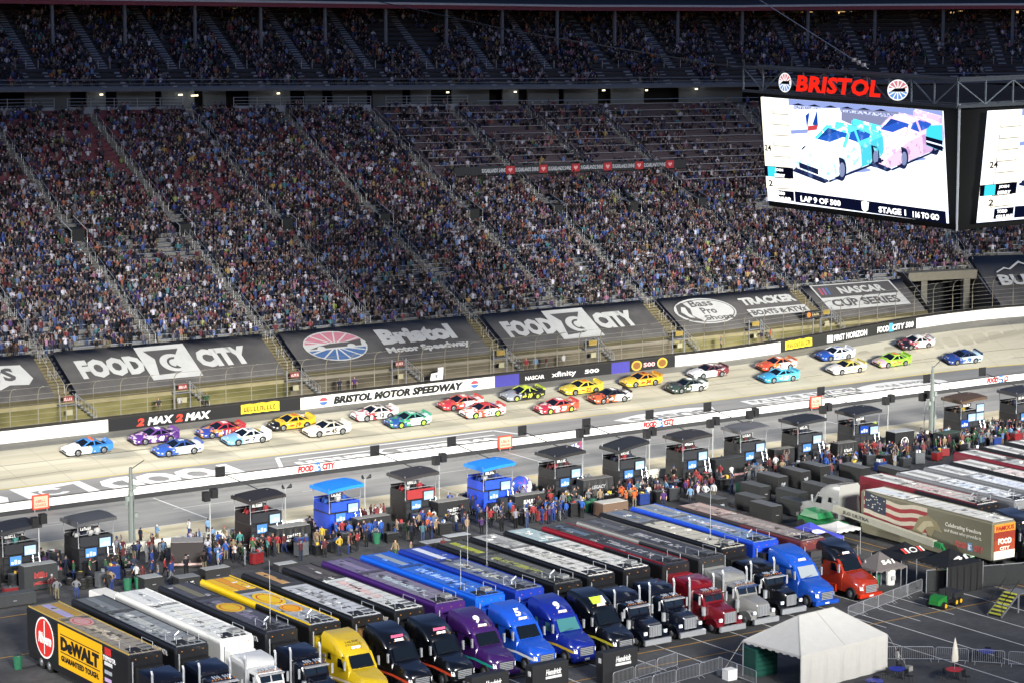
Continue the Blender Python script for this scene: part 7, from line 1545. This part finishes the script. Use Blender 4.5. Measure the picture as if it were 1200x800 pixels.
# ================================================================ TENTS, FENCES AND VEHICLES OF THE INFIELD
def frame_tent(C, u, L, D, he, hp, label, col, inset=.28, wall=None, open_front=True, poles=True, cat='tent', rough=.6):
    """a hipped frame tent: corner C, long side along u (L), depth D to its left"""
    u = Vector((*u, 0)).normalized(); a = math.atan2(u.y, u.x); o = thing('frame_tent', (*C, 0), label, cat, rz=a)
    cm = M(col, rough, var=.1, scale=1.6, bump=1.0)
    E_ = [(0, 0, he), (L, 0, he), (L, D, he), (0, D, he)]; r0, r1 = (L * inset, D / 2, hp), (L * (1 - inset), D / 2, hp)
    mid = lambda p, q, s_: tuple((Vector(p) + Vector(q)) / 2 + Vector((0, 0, -s_)))
    b = MB()
    if L * (1 - 2 * inset) < .2:
        ap = (L / 2, D / 2, hp)
        for i in range(4):
            p, q = E_[i], E_[(i + 1) % 4]; m1 = mid(p, ap, .12); m2 = mid(q, ap, .12); mm = mid(p, q, .0)
            b.add([p, mm, q, m2, ap, m1], [(0, 1, 5), (1, 2, 3), (1, 3, 5), (5, 3, 4)])
    else:
        b.add([E_[0], E_[1], r1, r0], [(0, 1, 2, 3)]); b.add([E_[2], E_[3], r0, r1], [(0, 1, 2, 3)]); b.add([E_[1], E_[2], r1], [(0, 1, 2)]); b.add([E_[3], E_[0], r0], [(0, 1, 2)])
    b.build('roof_cover', cm, o)
    if L * (1 - 2 * inset) > .2:
        for p, q in ((E_[0], r0), (E_[1], r1), (E_[2], r1), (E_[3], r0), (r0, r1), ((L / 2, 0, he), (L / 2, D / 2, hp))): q_ = MB(); q_.bar(Vector(p) + Vector((0, 0, .01)), Vector(q) + Vector((0, 0, .01)), .07, .03); q_.build('roof_seam', M('#a9a8a2', .6), o)
        for p, d_ in ((E_[0], (-1, -1)), (E_[1], (1, -1)), (E_[2], (1, 1)), (E_[3], (-1, 1))):
            q_ = MB(); q_.tube([p, (p[0] + d_[0] * 1.1, p[1] + d_[1] * 1.1, .02)], .012, 4); q_.build('guy_rope', M('#c9c7b8', .7), o); q_ = MB(); q_.box(p[0] + d_[0] * 1.1 - .2, p[0] + d_[0] * 1.1 + .2, p[1] + d_[1] * 1.1 - .2, p[1] + d_[1] * 1.1 + .2, 0, .35); q_.build('ballast_block', M('#8b8b86', .8), o)
    b = MB(); n = 12
    for i in range(4):
        p, q = Vector(E_[i]), Vector(E_[(i + 1) % 4]); m = int(max(6, (q - p).length * 3))
        for k in range(m):
            x0, x1 = p.lerp(q, k / m), p.lerp(q, (k + 1) / m); d = .22 if k % 2 else .15; b.add([x0, x1, x1 - Vector((0, 0, d)), x0 - Vector((0, 0, d))], [(0, 1, 2, 3)])
    b.build('valance', cm, o)
    if poles:
        for p in E_: q = MB(); q.tube([(p[0], p[1], 0), p], .04, 6); q.build('pole', ALU, o)
    if wall:
        for i in wall:
            p, q = Vector(E_[i]), Vector(E_[(i + 1) % 4]); m = 16; b = MB(); nrm = (q - p).normalized().cross(UZ)
            for z0, z1 in ((0.02, he - .02),):
                b.loft([[p.lerp(q, k / m) + nrm * (.05 * math.sin(k * 2.1)) + Vector((0, 0, z0 - he)), p.lerp(q, k / m) + nrm * (.02 * math.sin(k * 2.1)) + Vector((0, 0, z1 - he))] for k in range(m + 1)], 0, False, False)
            b.build('side_wall', cm, o)
    return o
frame_tent((118.5, 137.2), (8.8, .9), 8.9, 5.6, 2.6, 4.5, 'white frame tent with side walls on the open asphalt', '#bdbcb7', .3, wall=[0, 1], cat='tent')
o = thing('green_cabinet', (118.2, 141.7, 0), 'dark green ribbed cabinet under the white tent edge', 'cabinet')
b = MB(); b.box(0, 2.0, 0, 1.3, .05, 2.0); b.build('body', M('#17443c', .5, var=.15), o)
for k in range(5): q = MB(); q.box(.1, 1.9, -.02, -.001, .25 + k * .33, .45 + k * .33); q.build('rib', M('#1d5246', .5), o)
b = MB(); b.box(-.05, 2.05, -.05, 1.35, 2.0, 2.08); b.build('lid', M('#1f5a4e', .5), o)
o = thing('white_box', (116.6, 142.6, 0), 'small white box standing beside the white tent', 'box'); b = MB(); b.box(-.4, .4, -.35, .35, 0, .7); b.build('body', WHITE, o); b = MB(); b.box(-.42, .42, -.37, .37, .705, .76); b.build('lid', WHITE, o)
frame_tent((143.2, 164.8), (3.4, 0), 3.6, 4.4, 2.3, 3.3, 'purple blue canopy with white mark behind the trailer row', '#3f45a8', .5, cat='canopy')
poly_part('canopy_mark', [(ellipse(0, 0, .5, .28), 0), ([(.1, -.3), (.9, -.35), (.5, .1)], 0)], (1.3, .75, 2.82), UX, (0, .9, .42), [M('#c9cbe4', .6)], [q for q in COL.objects if q.name.startswith('frame_tent')][-1])
frame_tent((147.4, 166.4), (2.6, 0), 2.7, 2.7, 2.3, 2.8, 'pale grey small canopy beside the purple blue canopy', '#b9b8b4', .5, cat='canopy')
frame_tent((140.9, 154.2), (3, 0), 3.2, 3.0, 2.2, 3.3, 'grey pointed canopy with white number beside the orange red tractor', '#5f5a58', .5, cat='canopy')
text('S41', (1.6, .52, 2.62), UX, (0, .8, .6), 1.3, .45, M('#d6d4d0', .6), [q for q in COL.objects if q.name.startswith('frame_tent')][-1], bold=.05)
for k, (cx, cy, lab, txt) in enumerate([(144.6, 155.4, 'black canopy with red white banded emblem on its slope', None), (141.6, 161.6, 'black canopy with two white numbers behind the grey pointed one', '41  41'), (146.0, 151.6, 'black canopy with white number nearest the dark mesh fence', '41')]):
    t_ = frame_tent((cx, cy), (1, 0), 3.9, 3.5, 2.3, 3.3, lab, '#131416', .5, cat='canopy', wall=[0, 1] if k == 2 else None)
    if txt: text(txt, (1.95, .6, 2.72), UX, (0, .85, .5), 1.5, .4, M('#d6d4d0', .6), t_, bold=.05)
    else:
        poly_part('emblem', [([(-1.1, -.35), (1.1, -.35), (1.0, .35), (-1.2, .35)], 0), ([(-1.05, -.3), (-.8, -.3), (-.9, .3), (-1.15, .3)], 1), ([(-.7, -.3), (-.5, -.3), (-.6, .3), (-.8, .3)], 2), (ellipse(0, 0, .38, .3, 16), 3), (ellipse(0, 0, .28, .2, 16), 0), ([(.6, -.3), (.8, -.3), (.75, .3), (.55, .3)], 1), ([(.9, -.3), (1.05, -.3), (.98, .3), (.83, .3)], 2)], (1.95, .75, 2.80), UX, (0, .85, .5), [M('#1b1c1e', .6), M('#c23a34', .5), M('#d8d4cc', .5), M('#d8d6d2', .5)], t_)
# three upright crates before the tractors
for k, (x, lab) in enumerate(((98.9, 'before the purple tractor'), (103.9, 'before the bright blue tractor'), (109.9, 'before the glossy black lime fairing tractor'))):
    o = thing('upright_crate', (x, 146.9, 0), 'tall charcoal crate with white script standing ' + lab, 'crate', rz=.03, group='upright crates before the tractors')
    b = MB(); b.loft([[(-1.55, -.4, .1), (1.55, -.4, .1), (1.55, .4, .1), (-1.55, .4, .1)], [(-1.55, -.4, 2.2), (1.55, -.4, 2.2), (1.55, .4, 2.2), (-1.55, .4, 2.2)], [(-1.5, -.35, 2.26), (1.5, -.35, 2.26), (1.5, .35, 2.26), (-1.5, .35, 2.26)]]); b.build('case', M('#232426', .55, var=.2), o)
    text('Hendrick', (.25, -.42, 1.65), UX, UZ, 1.35, .42, M('#d6d6d4', .5), o, bold=.05, shear=.25); b = MB(); b.box(-.42, .95, -.42, -.405, 1.18, 1.36); b.build('rule', M('#d6d6d4', .5), o)
    b = MB(); b.box(-1.57, -1.55, -.2, .1, 1.5, 1.85); b.build('latch_plate', M('#d0d0ce', .4), o)
    for sx in (-1.3, 1.3): b = MB(); b.tube([(sx, -.25, .06), (sx, .25, .06)], .06, 8); b.build('castor', BLK, o)
# crowd barriers
def barrier_mesh():
    D = {}; b = MB(); b.tube([(-1.15, 0, .12), (-1.15, 0, 1.0), (-1.05, 0, 1.1), (1.05, 0, 1.1), (1.15, 0, 1.0), (1.15, 0, .12)], .026, 5); D['frame'] = b.mesh('frame', STEEL)
    b = MB(); b.tube([(-1.15, 0, .2), (1.15, 0, .2)], .022, 5); D['bottom_rail'] = b.mesh('bottom_rail', STEEL)
    b = MB(); b.tube([(0, 0, .2), (0, 0, 1.1)], .011, 4); D['bar'] = b.mesh('bar', STEEL)
    b = MB(); b.tube([(0, -.3, .02), (0, 0, .16), (0, .3, .02)], .022, 5); D['foot'] = b.mesh('foot', STEEL); return D
BM_ = barrier_mesh()
def barrier(x, y, a, label):
    o = thing('crowd_barrier', (x, y, 0), label, 'barrier', rz=a, group='steel crowd barriers')
    put('frame', BM_['frame'], o); put('bottom_rail', BM_['bottom_rail'], o)
    for k in range(15): put('bar', BM_['bar'], o, (-1.0 + k * .143, 0, 0))
    for sx in (-.95, .95): put('foot', BM_['foot'], o, (sx, 0, 0))
def run(p, q, what):
    p, q = Vector(p), Vector(q); n = max(1, round((q - p).length / 2.36)); d = (q - p) / n; a = math.atan2(d.y, d.x)
    ords = ['first', 'second', 'third', 'fourth', 'fifth', 'sixth', 'seventh', 'eighth', 'ninth']
    for k in range(n): m = p + d * (k + .5); barrier(m.x, m.y, a, '%s steel barrier %s' % (ords[k], what))
run((134.4, 150.2), (145.2, 153.6), 'of the line leading from tent to black canopies')
run((127.9, 140.6), (131.7, 137.9), 'of the line starting at the white tent')
run((131.7, 137.9), (138.6, 130.2), 'of the line past the closed parasol')
run((108.4, 145.4), (115.6, 147.2), 'of the near line beside the upright crates')
run((105.6, 142.6), (117.4, 144.4), 'of the doubled line before the white tent')
run((117.2, 144.6), (117.0, 140.2), 'across the end of the white tent')
# dark mesh fence
o = thing('mesh_fence', (145.3, 153.2, 0), 'dark mesh screened fence beside the utility vehicle', 'fence', rz=math.atan2(-2.6, 8.6)); b = MB(); n = 18
b.loft([[(9.0 * k / n, .06 * math.sin(k * 1.7), .1), (9.0 * k / n, .06 * math.sin(k * 1.7), 1.75)] for k in range(n + 1)], 0, False, False); b.build('mesh_screen', M('#1f2123', .8, var=.5, scale=5), o)
for k in range(5): q = MB(); q.tube([(2.25 * k, 0, 0), (2.25 * k, 0, 1.85)], .035, 5); q.build('post', GREY, o)
b = MB(); b.tube([(0, 0, 1.85), (9, 0, 1.85)], .03, 5); b.build('top_rail', GREY, o)
# boom lift lying along the lane
o = thing('boom_lift', (152.9, 174.5, 0), 'green and cream boom lift lowered beside the flag trailer', 'lift'); GRN = M('#1a6638', .45, var=.2); CRM = M('#9d9b8a', .5, var=.2)
b = MB(); b.loft([[(-1.1, -2.2, .5), (1.1, -2.2, .5), (1.1, 2.0, .5), (-1.1, 2.0, .5)], [(-1.1, -2.2, 1.1), (1.1, -2.2, 1.1), (1.1, 2.0, 1.3), (-1.1, 2.0, 1.3)]]); b.build('chassis', GRN, o)
b = MB(); b.loft([[(-.9, -.5, 1.35), (.9, -.5, 1.35), (.9, 2.0, 1.35), (-.9, 2.0, 1.35)], [(-.75, -.2, 1.8), (.75, -.2, 1.8), (.6, 1.6, 1.95), (-.6, 1.6, 1.95)]]); b.build('turret', GRN, o)
for sx in (-1.1, 1.1):
    for sy in (-1.6, 1.4): w = MB(); w.loft([[(sx + e, sy + .55 * math.cos(2 * math.pi * t / 14), .55 + .55 * math.sin(2 * math.pi * t / 14)) for t in range(14)] for e in (-.18, .18)]); w.build('wheel', TYRE, o)
b = MB(); b.bar((0, -1.6, 2.45), (0, -14.2, 1.68), .45, .55); b.build('boom', CRM, o)
text('JLG ULTRA', (-.24, -4.6, 2.27), (0, -1, -.061), UZ, 3.4, .36, M('#4a4a44', .5), o, bold=.04)
b = MB(); b.bar((0, -14.2, 1.68), (0, -15.0, 1.62), .34, .42); b.build('inner_boom', GRN, o)
b = MB(); b.bar((0, -15.0, 1.6), (-.2, -16.7, .4), .2, .26); b.build('jib', GRN, o)
bk = thing('basket', (-.3, -17.4, .1), None, None); bk.parent = o
b = MB(); b.box(-1.2, 1.2, -.5, .5, 0, .1); b.build('floor', GRN, bk)
for z in (.55, 1.1): b = MB(); b.tube([(-1.2, -.5, z), (1.2, -.5, z), (1.2, .5, z), (-1.2, .5, z), (-1.2, -.5, z)], .035, 5); b.build('rail', M('#b9d0b4', .5), bk)
for sx in (-1.2, -.4, .4, 1.2):
    for sy in (-.5, .5): q = MB(); q.tube([(sx, sy, .1), (sx, sy, 1.1)], .03, 5); q.build('post', GRN, bk)
# utility vehicle
o = thing('utility_vehicle', (143.6, 149.4, 0), 'small green utility vehicle with six yellow wheels', 'vehicle', rz=R_(196)); JG = M('#1f6a2c', .4, var=.1)
b = MB(); b.loft([[(x_, -w_, .35) , (x_, w_, .35), (x_, w_ * .9, z_), (x_, -w_ * .9, z_)] for x_, w_, z_ in ((1.55, .45, .7), (1.2, .6, .92), (.55, .65, 1.0))]); put('hood', smooth_by_angle(b.mesh('hood', JG), 50), o)
b = MB(); b.box(-1.6, .55, -.62, .62, .32, .6); b.build('chassis', BLK, o)
b = MB(); b.loft([[(-1.7, -.75, .62), (-.35, -.75, .62), (-.35, .75, .62), (-1.7, .75, .62)], [(-1.75, -.8, 1.05), (-.3, -.8, 1.05), (-.3, .8, 1.05), (-1.75, .8, 1.05)]]); b.build('cargo_bed', M('#26282a', .6), o)
for sy in (-.3, .3): b = MB(); b.box(-.2, .25, sy - .24, sy + .24, .6, .8); b.box(-.3, -.2, sy - .24, sy + .24, .6, 1.25); b.build('seat', M('#2a2b2c', .6), o)
b = MB(); b.tube([(.55, .3, .95), (.3, .3, 1.15)], .03, 5); b.build('steering_column', BLK, o)
for wx in (1.05, -.6, -1.25):
    for sy in (-.68, .68):
        w = MB(); w.loft([[(wx + .3 * math.cos(2 * math.pi * t / 12), sy + e, .3 + .3 * math.sin(2 * math.pi * t / 12)) for t in range(12)] for e in (-.13, .13)]); wo_ = w.build('wheel', TYRE, o)
        w = MB(); w.loft([[(wx + .17 * math.cos(2 * math.pi * t / 12), sy + (.14 if sy > 0 else -.14) + e, .3 + .17 * math.sin(2 * math.pi * t / 12)) for t in range(12)] for e in (-.01, .012)]); w.build('hub', M('#d8a818', .5), wo_)
# display trailer with steps at the frame edge
o = thing('stair_unit', (146.4, 145.0, 0), 'yellow green metal steps beside the black display trailer', 'steps', rz=R_(8))
for k in range(7): b = MB(); b.box(-.3 * k - .16, -.3 * k + .16, -.6, .6, 1.5 - .22 * k, 1.55 - .22 * k); b.build('tread', M('#b4b43c', .6, var=.2), o)
for sy in (-.65, .65): b = MB(); b.tube([(.2, sy, 2.6), (-1.9, sy, 1.05), (-1.9, sy, 0)], .035, 5); b.build('handrail', BLK, o); b = MB(); b.bar((.15, sy, 1.52), (-2.0, sy, .02), .06, .16); b.build('stringer', M('#5a5c5e', .5), o)
b = MB(); b.box(.16, 1.6, -.7, .7, 1.48, 1.55); b.build('landing', M('#6a6c6e', .5), o)
for sx in (.3, 1.5): b = MB(); b.box(sx - .05, sx + .05, -.6, -.5, 0, 1.48); b.build('leg', GREY, o)
o = thing('display_trailer', (148.2, 140.9, 0), 'black display trailer with white round badge at the frame edge', 'trailer'); b = MB(); b.box(0, 9, 0, 3.2, .8, 1.9); b.build('body', BLK, o)
b = MB(); b.box(.3, 2.6, 3.25, 3.3, 1.9, 3.0); b.build('panel', M('#8a8c8e', .5), o)
for x_ in (1.2, 2.4): truck_wheel(o, x_, .3, -1)
poly_part('badge', [(ellipse(0, 0, .42, .42), 0), ([(-.12, -.2), (-.02, -.2), (.0, 0), (.1, -.2), (.2, -.2), (.08, .05), (.15, .2), (-.12, .2)], 1)], (-.012, 1.6, 1.35), (0, -1, 0), UZ, [M('#d8d8d6', .5), BLK], o); b = MB(); b.box(-.02, -.002, .3, 3, .9, .96); b.build('stripe', M('#a8484c', .5), o)
b = MB(); b.box(.4, 8.6, .4, 2.8, 1.905, 1.96); b.build('deck', MIDG, o)
# tables and parasol
def table(x, y, col, label, n=3):
    o = thing('patio_table', (x, y, 0), label, 'table'); b = MB(); m = 14; b.loft([[(.62 * math.cos(2 * math.pi * t / m), .62 * math.sin(2 * math.pi * t / m), z) for t in range(m)] for z in (.72, .76)]); b.build('table_top', M(col, .4), o)
    for k in range(4): q = MB(); a = k * math.pi / 2 + .4; q.tube([(.1 * math.cos(a), .1 * math.sin(a), .72), (.42 * math.cos(a), .42 * math.sin(a), 0)], .025, 5); q.build('leg', BLK, o)
    for k in range(n):
        a = k * 2 * math.pi / n + .7; c = thing('patio_chair', (x + 1.0 * math.cos(a), y + 1.0 * math.sin(a), 0), 'black metal chair, %s at the %s' % (('first', 'second', 'third')[k], label), 'chair', rz=a + math.pi / 2, group='black patio chairs')
        q = MB(); q.box(-.22, .22, -.22, .22, .42, .46); q.build('seat', BLK, c); q = MB(); q.box(-.22, .22, .0 + .2, .23, .5, .86); q.build('backrest', BLK, c)
        for sx in (-.2, .2):
            for sy in (-.2, .2): q = MB(); q.tube([(sx, sy, 0), (sx, sy, .5 if sy > 0 else .42)], .015, 4); q.build('leg', BLK, c)
table(129.6, 133.6, '#b8282a', 'red round table under the closed parasol'); table(134.9, 135.8, '#24329a', 'blue round table near the barrier line'); table(126.4, 136.0, '#24329a', 'blue round table beside the tent wall')
table(123.0, 134.6, '#24329a', 'blue round table in front of the tent wall', 2)
o = thing('parasol', (129.6, 133.6, .77), 'closed white parasol standing in the red round table', 'parasol'); b = MB(); n = 10
b.tube([(0, 0, 0), (0, 0, 1.1)], .025, 6); b.build('pole', ALU, o); b = MB(); b.loft([[(r * (1 + .15 * (t % 2)) * math.cos(2 * math.pi * t / n), r * (1 + .15 * (t % 2)) * math.sin(2 * math.pi * t / n), z) for t in range(n)] for r, z in ((.2, .55), (.23, .8), (.16, 1.5), (.05, 2.1), (.02, 2.25))]); b.build('folded_cover', M('#d9d4c4', .7), o)
person((127.6, 137.3, 0), 1.2, 'white', 'charcoal', 'by the white tent corner', 'hips', 'black'); person((112.6, 180.2, 0), -1.8, 'bright blue', 'dark blue', 'alone between the trailers', 'stand', 'tan')
# whip masts standing on trailer roofs
for (x, y, z, h, l) in ((89.6, 160.2, 4.15, 4.6, 'slate roof with the yellow oval'), (110.4, 166.6, 4.15, 4.2, 'blue trailer roof'), (111.9, 166.2, 4.15, 4.6, 'royal blue trailer roof'), (131.6, 163.6, 4.15, 4.4, 'cream roof'), (106.2, 161.2, 4.15, 3.0, 'purple trailer roof')):
    o = thing('flag_mast', (x, y, z), 'thin white mast standing on the ' + l, 'mast'); b = MB(); b.tube([(0, 0, 0), (0, 0, h)], [.03, .018], 6); b.build('shaft', M('#8d9092', .4), o); b = MB(); b.tube([(0, 0, 0), (0, 0, .15)], .12, 8); b.build('base', DKG, o)
# the floodlight banks themselves
for k, (x, y, z, ax, ay, az, hf, pw) in enumerate(FLOODS):
    d = (Vector((ax, ay, az)) - Vector((x, y, z))).normalized(); o = thing('floodlight_bank', (x - d.x * 1.5, y - d.y * 1.5, z - d.z * 1.5), 'floodlight bank on the grandstand roof, %s along the rim' % ('first', 'second', 'third', 'fourth', 'fifth', 'sixth', 'seventh', 'eighth', 'ninth', 'tenth')[k], 'floodlight', rz=math.atan2(d.y, d.x) - math.pi / 2)
    b = MB(); b.box(-4, 4, -.4, -.3, -1.2, 1.2); b.build('frame', GREY, o)
    for i in range(8):
        for j in range(2): q = MB(); q.loft([[(-3.5 + i + r * math.cos(2 * math.pi * t / 10), yy, -.6 + 1.2 * j + r * math.sin(2 * math.pi * t / 10)) for t in range(10)] for r, yy in ((.2, -.3), (.4, 0))]); q.build('lamp_head', STEEL, o)
    b = MB(); b.box(-.4, .4, -.8, -.4, -z + d.z * 1.5 + 0, .5); b.build('mast', GREY, o)
bpy.context.view_layer.update()
